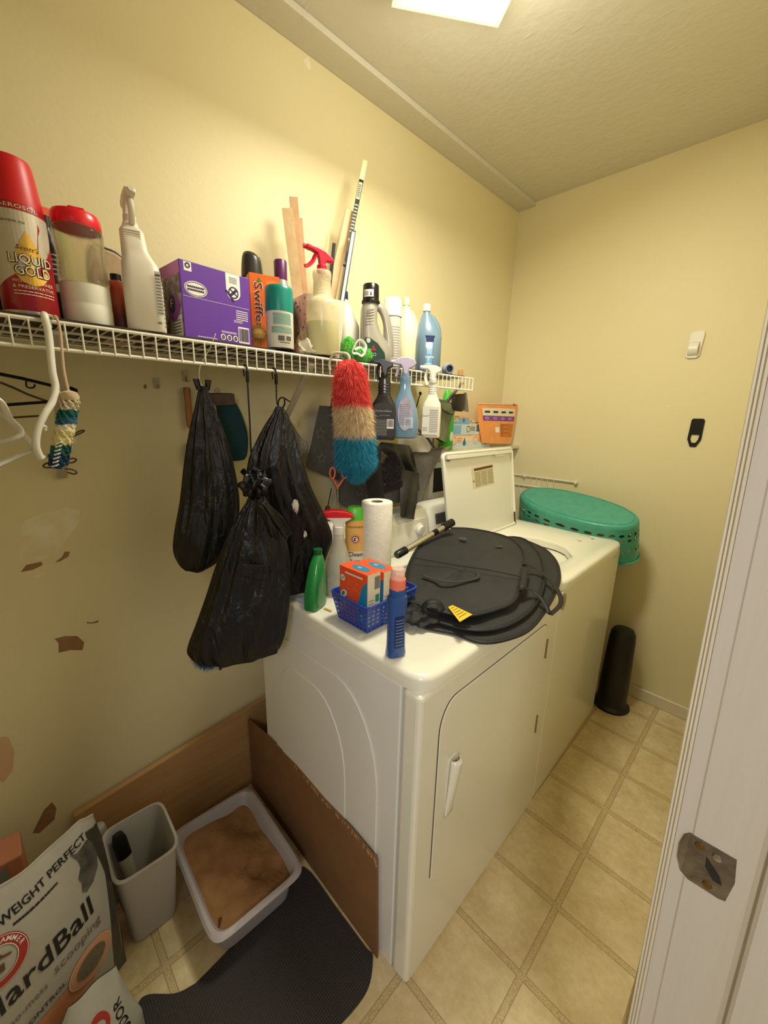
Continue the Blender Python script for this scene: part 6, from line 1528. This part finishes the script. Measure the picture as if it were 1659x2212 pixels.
for y_ in (0, -.004): g.v += [(a, y_, b) for a, b in O]+[(a, y_, b) for a, b in I]
for k in range(8):
    k2 = (k+1) % 8; g.f += [(k, k2, 8+k2, 8+k), (16+k, 16+k2, 24+k2, 24+k), (k, k2, 16+k2, 16+k), (8+k, 8+k2, 24+k2, 24+k)]
g.build('plate', black_pl, o, smooth=False)
# small dents on the back wall belong to it
wb_ = bpy.data.objects['wall_back']
for pts in ([(1438, 878), (1444, 875), (1449, 875), (1444, 879)], ):
    q = [at(a, b, 'y', YB-.0005) for a, b in pts]; MB().prism([(k.x, k.z) for k in q], lambda u, v: (u, YB, v), lambda u, v: (u, YB-.0005, v)).build('wall_nick', patch_m, wb_, smooth=False)

# ------------------------------------------------------------ left under the shelf: hangers, rack, cat toy
def wl3(px, py, x): return at(px, py, 'x', x)
a0 = wl3(106, 736, .318)
whh = mat('white_hanger_plastic', (226, 222, 208), .35)
o = thing('coat_hanger', 'white plastic coat hanger hooked over the rail left of the cat toy', 'hanger', (XS+.002, a0.y, Z1))
org2 = Vector(o.location)
pts = [(-.012, .004, -.012), (-.010, .002, .002), (0, 0, .0075), (.010, -.001, .0), (.0125, 0, -.03)]+[tuple(wl3(a, b, x)-org2) for a, b, x in ((113, 800, .335), (120, 838, .34), (113, 868, .35), (96, 895, .36), (81, 930, .365), (78, 965, .365), (88, 990, .36))]
MB().tube(smooth_path(pts, 6), .0060, 10, flat=1.0).build('hanger_frame', whh, o)
pts = [tuple(wl3(a, b, x)-org2) for a, b, x in ((88, 990, .36), (70, 985, .345), (40, 1000, .30), (0, 1016, .25), (-60, 1036, .20))]
MB().tube(smooth_path([tuple(wl3(a, b, x)-org2) for a, b, x in ((88, 990, .36), (100, 985, .34), (140, 975, .25), (160, 960, .12))], 6), .0035, 8).build('trouser_bar', whh, o)
MB().tube(smooth_path([tuple(wl3(a, b, x)-org2) for a, b, x in ((120, 838, .34), (150, 885, .24), (162, 935, .13), (158, 962, .12))], 6), .0035, 8).build('far_arm', whh, o)
MB().tube(smooth_path([tuple(wl3(a, b, x)-org2) for a, b, x in ((90, 920, .358), (98, 922, .35), (97, 930, .35))], 4), .003, 8).build('strap_notch', whh, o)
# second hanger at the frame edge
h2 = wl3(4, 800, .30)
o = thing('coat_hanger', 'white plastic coat hanger cut off by the left photo edge', 'hanger', (XS+.002, h2.y-.03, Z1))
org2 = Vector(o.location)
MB().tube(smooth_path([(-.012, .0, -.012), (-.010, 0, .002), (0, 0, .0075), (.010, 0, .0), (.012, 0, -.03)]+[tuple(wl3(a, b, x)-org2) for a, b, x in ((-30, 800, .32), (-18, 850, .32), (5, 872, .32), (22, 905, .31), (42, 925, .30), (44, 938, .30), (32, 946, .30), (0, 953, .29), (-60, 962, .27))], 6), .0042, 10, flat=1.4).build('hanger_frame', whh, o)
MB().tube([tuple(wl3(a, b, x)-org2) for a, b, x in ((-18, 850, .32), (-50, 880, .20), (-60, 962, .27))], .0035, 8).build('far_arm', whh, o)
o = thing('coat_hanger', 'lowest white hanger bar entering from the left photo edge', 'hanger', (XS-.02, wl3(-60, 800, .29).y, Z1))
org2 = Vector(o.location)
MB().tube(smooth_path([(-.012, .0, -.012), (-.010, 0, .002), (0, 0, .0075), (.010, 0, .0), (.012, 0, -.03)]+[tuple(wl3(a, b, x)-org2) for a, b, x in ((-80, 900, .30), (-90, 990, .30), (-60, 1028, .29), (0, 1003, .25), (40, 985, .20), (66, 975, .15), (70, 962, .13), (10, 900, .16), (-80, 870, .28))], 6), .0042, 10, flat=1.4).build('hanger_frame', whh, o)
# black double bar with clips on the wall
o = thing('skirt_hanger', 'black double bar hanger with hooks behind the white hangers', 'hanger', wl3(-10, 807, .10))
org2 = Vector(o.location)
MB().tube([tuple(wl3(a, b, x)-org2) for a, b, x in ((-60, 796, .12), (50, 818, .10), (108, 832, .08), (150, 842, .07))], .0036, 8).build('upper_bar', hookm, o)
MB().tube([tuple(wl3(a, b, x)-org2) for a, b, x in ((-60, 880, .12), (50, 872, .09), (105, 868, .08))], .0034, 8).build('lower_bar', hookm, o)
MB().tube([tuple(wl3(a, b, .06)-org2) for a, b in ((0, 826), (30, 838), (60, 852), (105, 868))], .0026, 8).build('cross_bar', mat('olive_metal', (84, 78, 58), .5), o)
MB().tube([tuple(wl3(a, b, .06)-org2) for a, b in ((10, 903), (60, 900), (90, 898))], .0022, 8).build('rear_bar', mat('dull_bar', (70, 58, 42), .5), o)
MB().tube(smooth_path([tuple(wl3(a, b, .095)-org2) for a, b in ((57, 820), (57, 834), (65, 838), (74, 836), (75, 830))], 4), .0018, 8).build('small_hook', hookm, o)
MB().tube([tuple(wl3(a, b, .075)-org2) for a, b in ((148, 840), (158, 846), (163, 856))], [.008, .011, .007], 12).build('end_cap', hookm, o)
# crocheted cat toy
a, b = wl3(152, 862, .345), wl3(124, 1012, .345)
toym = bpy.data.materials.new('crochet_yarn'); toym.use_nodes = True
def toy_mat(m):
    nt = m.node_tree; bb = nt.nodes['Principled BSDF']; bb.inputs['Roughness'].default_value = .95; L = nt.links.new
    tc = nt.nodes.new('ShaderNodeTexCoord'); sp = nt.nodes.new('ShaderNodeSeparateXYZ'); L(tc.outputs['Generated'], sp.inputs[0])
    n = nt.nodes.new('ShaderNodeTexNoise'); n.inputs['Scale'].default_value = 5; L(tc.outputs['Generated'], n.inputs[0])
    ad = nt.nodes.new('ShaderNodeMath'); ad.operation = 'MULTIPLY_ADD'; ad.inputs[1].default_value = .12; L(n.outputs[0], ad.inputs[0]); L(sp.outputs[2], ad.inputs[2])
    cr = nt.nodes.new('ShaderNodeValToRGB'); cr.color_ramp.interpolation = 'CONSTANT'; e = cr.color_ramp.elements
    st = [(0, (28, 66, 104)), (.20, (34, 92, 90)), (.34, (218, 206, 150)), (.56, (226, 216, 190)), (.63, (46, 96, 122)), (.73, (28, 98, 88)), (.84, (214, 200, 168))]
    e[0].position = 0; e[0].color = (*lin(st[0][1]), 1); e[1].position = st[1][0]; e[1].color = (*lin(st[1][1]), 1)
    for p_, c_ in st[2:]: q_ = e.new(p_); q_.color = (*lin(c_), 1)
    sb = nt.nodes.new('ShaderNodeMath'); sb.operation = 'SUBTRACT'; sb.inputs[1].default_value = .06; L(ad.outputs[0], sb.inputs[0]); L(sb.outputs[0], cr.inputs[0]); L(cr.outputs[0], bb.inputs['Base Color'])
toy_mat(toym)
o = thing('crochet_cat_toy', 'crocheted blue, cream and teal cat toy hanging on a cord at left', 'cat toy', (XS+.004, wl3(130, 745, .315).y, Z1))
org2 = Vector(o.location); a -= org2; b -= org2
g = MB(); n_ = 46; P = []; Rr = []
for k in range(n_):
    t = k/(n_-1); P.append(a.lerp(b, t)+Vector((0, .002*sin(6*t), 0))); Rr.append((.0105+.0035*sin(PI*min(1, t*1.1)))*(1+.10*sin(46*t))*(1 if .03 < t < .97 else .6))
g.tube(P, Rr, 20)
for i in range(16):
    t = .05+.93*i/16; c = a.lerp(b, t)
    for k in range(9):
        an = 2*PI*k/9+i*.35; d = Vector((cos(an), sin(an), 0)); q = c+d*.0125
        g.tube([q-Vector((0, 0, .004))-d.cross(Vector((0, 0, 1)))*.003, q+d*.0022, q+Vector((0, 0, .004))+d.cross(Vector((0, 0, 1)))*.003], .0019, 5)
g.build('yarn_body', toym, o)
MB().tube(smooth_path([(-.006, -.004, .004), (.004, 0, .006), (.010, .002, -.02), tuple(wl3(138, 800, .335)-org2), tuple(a)], 6), .0023, 8).build('cord', mat('pinkish_cord', (200, 172, 142), .8), o)
lad = MB()
for k in range(7): q = a.lerp(b, .62+.055*k)+Vector((.0125, -.004, 0)); lad.tube([q+Vector((-.001, -.006, -.001)), q+Vector((.002, 0, .001)), q+Vector((0, .004, .003))], .0016, 6)
lad.build('white_stitches', white_pl, o)
MB().lathe([(.001, -.004), (.013, -.002), (.015, .004), (.012, .012), (.001, .016)], 20, (a.x, a.y), caps=False).build('top_knot', mat('cream_yarn', (206, 184, 150), .95, 0, .5, 90), o).location = (0, 0, a.z)
brz = mat('bronze_wire', (96, 74, 52), .3, .9)
for pp in (((145, 938), (162, 936), (175, 930), (182, 930), (178, 934), (160, 942), (146, 948)), ((143, 993), (158, 990), (165, 993), (158, 999), (144, 1000)), ((140, 1013), (155, 1014), (166, 1020), (160, 1024), (145, 1020)), ((122, 1003), (104, 1000), (94, 1005), (98, 1010), (120, 1010))):
    MB().tube(smooth_path([tuple(wl3(x_, y_, .345)-org2) for x_, y_ in pp], 4), .0014, 6).build('wire_prong', brz, o)

# ------------------------------------------------------------ floor corner: box sides, litter tray, mat, pail, litter bags
wdm = mat('wood_grain_board', (190, 152, 102), .5, 0, .6, 4, .1, 40, (176, 128, 78))
nt = wdm.node_tree
for nd_ in nt.nodes:
    if nd_.bl_idname == 'ShaderNodeTexNoise':
        mp = nt.nodes.new('ShaderNodeMapping'); mp.inputs['Scale'].default_value = (1, .6, 9); src = nd_.inputs['Vector'].links[0].from_socket
        nt.links.new(src, mp.inputs[0]); nt.links.new(mp.outputs[0], nd_.inputs['Vector'])
g = MB()
y0_, y1_ = -.545, .075
def tz(y): return .352+(.284-.352)*(y-.066)/(-.604)
g.v = [(x, y, z) for x in (.013, .032) for y, z in ((y0_, 0), (y1_, 0), (y1_, tz(y1_)), (y0_, tz(y0_)))]
g.f = [(0, 1, 2, 3), (7, 6, 5, 4), (0, 1, 5, 4), (1, 2, 6, 5), (2, 3, 7, 6), (3, 0, 4, 7)]
bo_ = g.build('wood_board', wdm, smooth=False, bev=.001)
tag(bo_, 'light wood grain board standing along the left wall behind the litter tray', 'board')
crd = mat('brown_cardboard', (132, 94, 58), .85, 0, .35, 12, .15, 60, (112, 78, 46)); crt = mat('torn_card_edge', (176, 132, 84), .9)
P_ = [at(a, b, 'y', -.016) for a, b in ((531, 1549), (580, 1592), (640, 1655), (700, 1728), (760, 1792), (798, 1838), (805, 1850))]
out = [(p.x, p.z) for p in P_]
x1 = .752
prf = [(.046, 0)]+[(.046, out[0][1])]+out[1:-1]+[(x1-.006, out[-1][1]+.004), (x1, out[-1][1]-.01), (x1+.004, .20), (x1+.010, 0)]
cbn = thing('cardboard_panel', 'brown cardboard panel standing against the near side of the dryer', 'cardboard', (.046, -.016, 0))
MB().prism(prf, lambda u, v: (u-.046, 0, v+.0005), lambda u, v: (u-.046, .005, v+.0005)).build('panel', crd, cbn, smooth=False)
te = MB(); R9 = random.Random(9)
edge = prf[1:-2]
for i in range(60):
    t = R9.random()*(len(edge)-1); k = int(t); t -= k; u = edge[k][0]+(edge[k+1][0]-edge[k][0])*t; v = edge[k][1]+(edge[k+1][1]-edge[k][1])*t
    if u < .35: continue
    s = R9.uniform(.002, .006); te.add([(u-.046-s, -.0012, v-.001), (u-.046+s, -.0015, v-.003), (u-.046, -.003, v-R9.uniform(.006, .014)), (u-.046, .001, v+.001)], [(0, 1, 2), (0, 2, 3), (1, 2, 3)])
te.build('torn_fibres', crt, cbn, smooth=False)
# mat
mm_ = bpy.data.materials.new('black_rubber_mat'); mm_.use_nodes = True
nt = mm_.node_tree; bb = nt.nodes['Principled BSDF']; bb.inputs['Base Color'].default_value = (*lin((40, 36, 34)), 1); bb.inputs['Roughness'].default_value = .75
tc = nt.nodes.new('ShaderNodeTexCoord'); vo = nt.nodes.new('ShaderNodeTexVoronoi'); vo.inputs['Scale'].default_value = 170; vo.inputs['Randomness'].default_value = .0
nt.links.new(tc.outputs['Object'], vo.inputs['Vector']); bp = nt.nodes.new('ShaderNodeBump'); bp.inputs['Strength'].default_value = .8; bp.inputs['Distance'].default_value = .003
nt.links.new(vo.outputs['Distance'], bp.inputs['Height']); nt.links.new(bp.outputs[0], bb.inputs['Normal'])
cr = nt.nodes.new('ShaderNodeValToRGB'); cr.color_ramp.elements[0].color = (*lin((22, 20, 19)), 1); cr.color_ramp.elements[1].color = (*lin((62, 56, 50)), 1); cr.color_ramp.elements[1].position = .6
nt.links.new(vo.outputs['Distance'], cr.inputs[0]); nt.links.new(cr.outputs[0], bb.inputs['Base Color'])
mo = [at(a, b, 'z', .004) for a, b in ((805, 2062), (802, 2110), (790, 2145), (765, 2180), (735, 2212), (690, 2250), (600, 2290), (330, 2290), (290, 2230), (298, 2170), (321, 2149), (376, 2147), (412, 2131), (444, 2104))]
mo = [(p.x, p.y) for p in mo]+[(.46, -.22), (.44, -.12), (.435, -.034), (.60, -.026), (.728, -.024)]
mo = [(p.x, p.y) for p in smooth_path([(a, b, 0) for a, b in mo], 4, True)]
o = MB().prism(mo, lambda u, v: (u, min(v, -.019), .0003), lambda u, v: (u, min(v, -.019), .006)).build('litter_mat', mm_, smooth=False)
tag(o, 'dark ribbed rubber mat with rounded corners in front of the litter tray', 'mat')
# litter tray
TX, TY, TWx, TWy, THt = .322, -.206, .375, .262, .118
o = thing('litter_tray', 'lilac grey litter tray filled with brown litter', 'litter tray', (TX, TY, .0065), -.03)
tr_m = mat('lilac_grey_tray', (176, 168, 166), .4)
def trsec(sx, sy, z, e=9): 
    return [(sx*math.copysign(abs(cos(a))**(2/e), cos(a)), sy*math.copysign(abs(sin(a))**(2/e), sin(a)), z) for a in [2*PI*(k+.5)/64 for k in range(64)]]
secs = [trsec(TWx/2-.045, TWy/2-.035, 0), trsec(TWx/2-.035, TWy/2-.026, .003), trsec(TWx/2-.014, TWy/2-.012, THt-.008), trsec(TWx/2-.006, TWy/2-.004, THt-.004), trsec(TWx/2+.004, TWy/2+.006, THt-.010), trsec(TWx/2+.005, TWy/2+.007, THt-.006), trsec(TWx/2-.002, TWy/2+.001, THt), trsec(TWx/2-.010, TWy/2-.008, THt), trsec(TWx/2-.018, TWy/2-.016, THt-.010), trsec(TWx/2-.038, TWy/2-.029, .006)]
g = MB(); g.v = [p for s in secs for p in s]; n = 64
for i in range(len(secs)-1):
    for k in range(n): k2 = (k+1) % n; g.f.append((i*n+k, i*n+k2, (i+1)*n+k2, (i+1)*n+k))
g.f += [tuple(range(n)), tuple((len(secs)-1)*n+k for k in range(n))]
g.build('tray', tr_m, o)
lt_m = mat('brown_clumping_litter', (132, 92, 52), .95, 0, .9, 12, 1.0, 90, (160, 120, 76))
R10 = random.Random(6); ph = [R10.uniform(0, 6) for _ in range(8)]
def litter(u, v):
    x = (u-.5)*(TWx-.038); y = (v-.5)*(TWy-.032); e = 12
    q = (abs(2*u-1)**e+abs(2*v-1)**e)**(1/e); s = 1/max(1, q)
    z = .078+.012*(1-u)*0+.008*(2*v-1)*-1+.006*sin(18*x+ph[0]+9*y)+.004*sin(40*y+ph[1]-30*x)+.003*sin(80*x+ph[2])*sin(70*y+ph[3])
    for cx_, cy_, d_ in ((.07, .03, .014), (.10, .045, .010), (.02, .02, .009)): z -= d_*math.exp(-((x-cx_)**2+(y-cy_)**2)/.00022)
    return (x*s, y*s, z)
MB().grid(70, 54, litter).build('litter', lt_m, o)['kind'] = 'stuff'
q = at(481, 2000, 'z', .09)-Vector(o.location)
MB().tube([(q.x-.020, q.y+.006, .080), (q.x+.002, q.y-.004, .084), (q.x+.020, q.y-.012, .084)], .005, 8).build('stick_clump', mat('dark_brown_clump', (86, 54, 26), .9), o)
# white pail holding a scoop
o = thing('waste_pail', 'white rectangular plastic pail between the litter bag and litter tray', 'pail', (.232, -.425, .0), -.02)
pm_ = mat('grey_white_pail', (188, 184, 176), .4)
PH = .285
def psec(hx_, hy_, z, e=6, cx=0, cy=0): return [(cx+hx_*math.copysign(abs(cos(a))**(2/e), cos(a)), cy+hy_*math.copysign(abs(sin(a))**(2/e), sin(a)), z) for a in [2*PI*(k+.5)/56 for k in range(56)]]
ps_ = [psec(.046, .052, .001), psec(.050, .056, .004), psec(.090, .074, PH-.004), psec(.094, .078, PH-.006), psec(.095, .079, PH-.002), psec(.092, .076, PH), psec(.088, .072, PH), psec(.086, .070, PH-.01), psec(.047, .053, .006)]
g = MB(); g.v = [p for s in ps_ for p in s]; n = 56
for i in range(len(ps_)-1):
    for k in range(n): k2 = (k+1) % n; g.f.append((i*n+k, i*n+k2, (i+1)*n+k2, (i+1)*n+k))
g.f += [tuple(range(n)), tuple((len(ps_)-1)*n+k for k in range(n))]
g.build('pail', pm_, o)
o = thing('litter_scoop', 'litter scoop with black and pale grey handle standing in the white pail', 'scoop', (.215, -.440, .012))
o.rotation_euler = (.10, -.16, 0)
MB().loft([(0, .012, .040, 0, 0, 4), (.10, .014, .044, 0, 0, 4), (.12, .008, .012, 0, 0, 2.4)], 30).build('blade', mat('dull_grey_plastic', (120, 116, 108), .5), o)
MB().loft([(.115, .010, .012, 0, 0, 2.4), (.18, .012, .016, 0, 0, 2.4), (.205, .012, .017, 0, 0, 2.4)], 26).build('pale_grip', mat('pale_grey_grip', (196, 188, 168), .5), o)
MB().loft([(.200, .013, .018, 0, 0, 2.4), (.255, .013, .018, 0, 0, 2.4), (.275, .008, .012, 0, 0, 2.2)], 26).build('black_grip', black_pl, o)
o = thing('wire_skewer', 'thin pinkish wire loop leaning in the white pail', 'wire', (.245, -.400, .012))
MB().tube(smooth_path([(0, 0, 0), (.030, .004, .12), (.052, .010, .225), (.054, .018, .228), (.036, .010, .12), (.004, .008, 0)], 6), .0018, 7).build('wire', mat('pinkish_wire', (170, 142, 122), .4), o)
# roll of bags between
p = at(246, 1795, 'z', .27)
o = thing('grey_tube', 'pale grey tube standing between the litter bag and the pail', 'tube', (.118, -.500, .0))
MB().lathe([(.018, 0), (.018, .27), (.014, .29), (.001, .296)], 24).build('tube', mat('pale_grey_tube', (170, 162, 150), .5), o)

# big litter bag
lbm = mat('litter_bag_film', (178, 174, 160), .38, 0, .25, 6, .35, 24, coat=.2); lbk = mat('litter_bag_dark', (64, 60, 52), .38, 0, .3, 8, .3, 30)
BWd, BHh, BT = .42, .530, .13
lb_ = thing('litter_bag', 'large grey litter bag lettered HardBall at the left, standing on the floor', 'litter bag', (.290, -.508, 0), math.radians(21))
# local: x outward, y along the face (0 at the right edge, negative to the left)
R11 = random.Random(21); ph = [R11.uniform(0, 6) for _ in range(8)]
def bagf(u, v, l=0):
    """u: metres left of the right edge, v: metres up"""
    t = min(max(v/BHh, 0), 1); s = min(max(u/BWd, 0), 1)
    prof_ = (sin(PI*min(1, t*1.02))**.55 if t < .5 else max(0, 1-((t-.5)/.5)**2.2)**.8)
    side_ = max(0, 1-abs(2*s-1)**3.2)**.5
    bul = .010+.052*prof_*side_
    bul += .0035*sin(16*u+ph[0]+9*v)*t+.0028*sin(34*u-22*v+ph[1])*t*t+.003*sin(12*v+ph[2])*(1-t)
    cut = (.034*math.exp(-(u/.030)**2)+.006*sin(30*u+ph[1]))*t**4
    return Vector((bul+.004*sin(60*u+ph[5])*t**6+l, -u-.010*t**6*math.exp(-(u/.05)**2), v+.008*sin(9*u+ph[3])*t**3-cut))
g = MB()
g.grid(46, 50, lambda a, b: bagf(a*BWd, b*BHh))
g.grid(46, 50, lambda a, b: bagf(a*BWd, b*BHh)*0+Vector((bagf(a*BWd, b*BHh).x*max(0, (b-.8)/.2)-BT*(.01+.99*(1-max(0, (b-.45)/.55)**1.3))*max(0, 1-abs(2*a-1)**6)**.5-.002, bagf(a*BWd, b*BHh).y, bagf(a*BWd, b*BHh).z)))
for a_ in (0, 1):
    g.grid(6, 50, lambda t, b, a_=a_: bagf(a_*BWd, b*BHh).lerp(Vector((-.002, bagf(a_*BWd, b*BHh).y, bagf(a_*BWd, b*BHh).z)), t))
g.build('bag', lbm, lb_, angle=60)
# dark right margin with a wavy border, silver flash and cat figure
bf_ = lambda u, v, l: bagf(-u, v, l)
def strip(name, m, edge, lift, v0=.0, v1=BHh, n=40, inner=0.0):
    P_ = Print(bf_, lift)
    for k in range(n):
        a, b = v0+(v1-v0)*k/n, v0+(v1-v0)*(k+1)/n; ea, eb = edge(a), edge(b)
        for j in range(3):
            P_.mb.add([bf_(-(inner+(ea-inner)*j/3), a, lift), bf_(-(inner+(ea-inner)*(j+1)/3), a, lift), bf_(-(inner+(eb-inner)*(j+1)/3), b, lift), bf_(-(inner+(eb-inner)*j/3), b, lift)], [(0, 1, 2, 3)])
    return P_.build(name, m, lb_)
strip('dark_margin', lbk, lambda z: .026+.010*sin(9*z+.5)+(.02*max(0, (z-.36)/.12) if z < .50 else .02), .0010, 0, .50)
BT_ = Print(bf_, .0016)
BT_.text('HardBall', -.168, .328, .072, .205, bold=True, rot=.03).build('name_lettering', ink_k, lb_)
Print(bf_, .0016).text('scooping', -.105, .276, .034, .10).text('easy, no-mess', -.225, .262, .026, .11).build('grey_lettering', mat('mid_grey_ink', (112, 108, 98), .5), lb_)
Print(bf_, .0016).text('LIGHTWEIGHT PERFECT', -.152, .482, .025, .225, rot=.12, bold=True).lines(-.19, -.11, .452, .460, 1, .6, 4).build('top_lettering', ink_k, lb_)
Print(bf_, .0016).text('7 DAY ODOR CONTROL', -.235, .213, .018, .19, bold=True).text('with plant fibre', -.15, .085, .022, .15).build('line_lettering', mat('dark_grey_ink', (60, 56, 50), .5), lb_)
# round emblem
ec = (-.222, .408)
P_ = Print(bf_, .0014); P_.ring(ec[0], ec[1], .044, .050, .018, 40); P_.build('emblem_ring', mat('emblem_red', (170, 48, 40), .5), lb_)
P_ = Print(bf_, .0019); P_.ring(ec[0], ec[1], .0275, .0335, .0013, 40).ring(ec[0], ec[1], .0425, .0485, .0010, 40)
tx = 'ARM & HAMMER'
for i, ch in enumerate(tx):
    a = PI*(.95)-PI*.9*i/(len(tx)-1)
    if ch != ' ': P_.text(ch, ec[0]+.0348*cos(a), ec[1]+.0405*sin(a), .012, rot=a-PI/2, bold=True)
P_.build('emblem_lettering', ink_w, lb_)
armp(Print(bf_, .0019), ec[0], ec[1]-.002, .034).build('emblem_arm', mat('sepia_ink', (96, 72, 58), .5), lb_)
# peach strip and ring
pch = mat('peach_ink', (214, 146, 100), .5)
Print(bf_, .0014).rect(-.34, -.085, .115, .190, 10).build('peach_strip', pch, lb_)
P_ = Print(bf_, .0022); P_.ring(-.088, .188, .050, .052, .020, 36); P_.build('peach_ring', mat('peach_ring_ink', (224, 164, 122), .45), lb_)
Print(bf_, .0026).ring(-.088, .188, .050, .052, .002, 36).build('ring_highlight', mat('pale_peach', (240, 206, 170), .4), lb_)
Print(bf_, .0032).ell(-.088, .188, .033, .034).build('ring_centre', mat('litter_grey_print', (138, 126, 104), .6, 0, .8, 160), lb_)
# silver window in the shape of a sitting cat outline
cat_ = [(-.078, .486), (-.066, .476), (-.052, .479), (-.040, .484), (-.030, .468), (-.028, .43), (-.034, .400), (-.050, .378), (-.068, .372), (-.076, .384), (-.072, .402), (-.076, .420), (-.066, .440), (-.068, .460)]
cp_ = Print(bf_, .0018)
for k in range(14): cp_.poly([(-.052, .430), cat_[k], cat_[(k+1) % 14]])
cp_.build('cat_figure', mat('silver_grey_print', (74, 74, 70), .3, .2, .8, 30, 0, 1, (120, 118, 110)), lb_)
# crimped top edge
tp = [bagf(BWd*k/24, BHh-.002) for k in range(25)]
MB().tube([p_+Vector((-.002, 0, 0)) for p_ in tp], .003, 6).build('top_crimp', lbm, lb_)
# orange label edge behind the bag
q0, q1 = at(50, 1850, 'x', .16), at(25, 1828, 'x', .16)
o = thing('orange_package', 'orange and grey package edge behind the litter bag at the photo edge', 'package', (.12, q0.y-.12, 0), 0)
MB().box(-.04, .04, -.10, .12, 0, q1.z-.035).build('package', mat('salmon_film', (172, 110, 80), .4), o, smooth=False, bev=.006)
Print(plane_map((.041, 0, q1.z-.065), (0, 1, 0), (0, 0, 1))).rect(-.05, .09, -.02, .015).build('grey_label', ink_g, o)
# small second litter bag, lower front
q = at(262, 2125, 'z', .20)
sb = thing('small_litter_bag', 'smaller litter bag with red round emblem in the bottom left corner', 'litter bag', (.470, -.603, 0), .12)
def sbf(u, v, l=0):
    t = v/.20; s = u/.20+.5
    w_ = 1-.75*max(0, t-.25)**1.05
    return Vector((.012+.040*sin(PI*min(1, t*1.0))**.7*max(0, 1-abs(2*s-1)**3)**.5*(1 if t < .9 else .8)+.003*sin(40*u+20*v)*t-.045*t+l, u*w_+.03*t*t, v))
g = MB(); g.grid(26, 26, lambda a, b: sbf((a-.5)*.20, b*.20)); g.grid(26, 26, lambda a, b: sbf((a-.5)*.20, b*.20)*1.0-Vector((.002+.05*sin(PI*b)**.6*max(0, 1-abs(2*a-1)**4)**.5, 0, 0)))
g.build('bag', lbm, sb)
sf_ = lambda u, v, l: sbf(u, v, l)
Print(sf_, .0012).ring(.004, .140, .036, .024, .012, 30).build('emblem_ring', mat('emblem_red', (170, 48, 40), .5), sb)
armp(Print(sf_, .0016), .004, .140, .018).build('emblem_arm', mat('sepia_ink', (96, 72, 58), .5), sb)
Print(sf_, .0014).text('ODOR', .066, .115, .034, .080, rot=PI/2, bold=True).build('lettering', ink_k, sb)

# slim black bin upturned beside the washer
o = thing('slim_black_bin', 'slim black upturned bin standing beyond the washing machine', 'bin', (.875, 1.555, 0))
kb = mat('satin_black_bin', (26, 25, 24), .45)
MB().lathe([(.082, 0), (.083, .008), (.074, .016), (.068, .022), (.064, .20), (.058, .38), (.054, .415), (.045, .432), (.02, .438), (.001, .438)], 40, caps=False).build('bin_body', kb, o)
MB().lathe([(.074, .001), (.086, .002), (.086, .008), (.074, .012)], 40, caps=False).build('rim', black_pl, o)

# things that belong to one set
GROUPS = {'wood_strip': 'wood strips standing in the heart printed bin', 'trim_strip': 'trim strips standing in the heart printed bin', 'bin_bag': 'black bin bags hanging below the shelf',
          'laundry_sheet_box': 'laundry sheet boxes stacked on the corner shelf', 'dryer_sheet_box': 'dryer sheet boxes in the blue basket', 'clothes_peg': 'wooden pegs at the shelf end',
          'coat_hanger': 'white plastic coat hangers at the left', 'shelf_liner': 'liner boards on the wire shelf', 'star_tote': 'grey star totes on the wall', 'long_hook': 'long black hooks on the shelf rail',
          'paper_scrap': 'scraps in the open bin bag'}
for o in list(bpy.data.objects):
    if o.parent is None and o.get('label') and not o.get('group'):
        k = o.name.split('.')[0]
        if k in GROUPS: o['group'] = GROUPS[k]
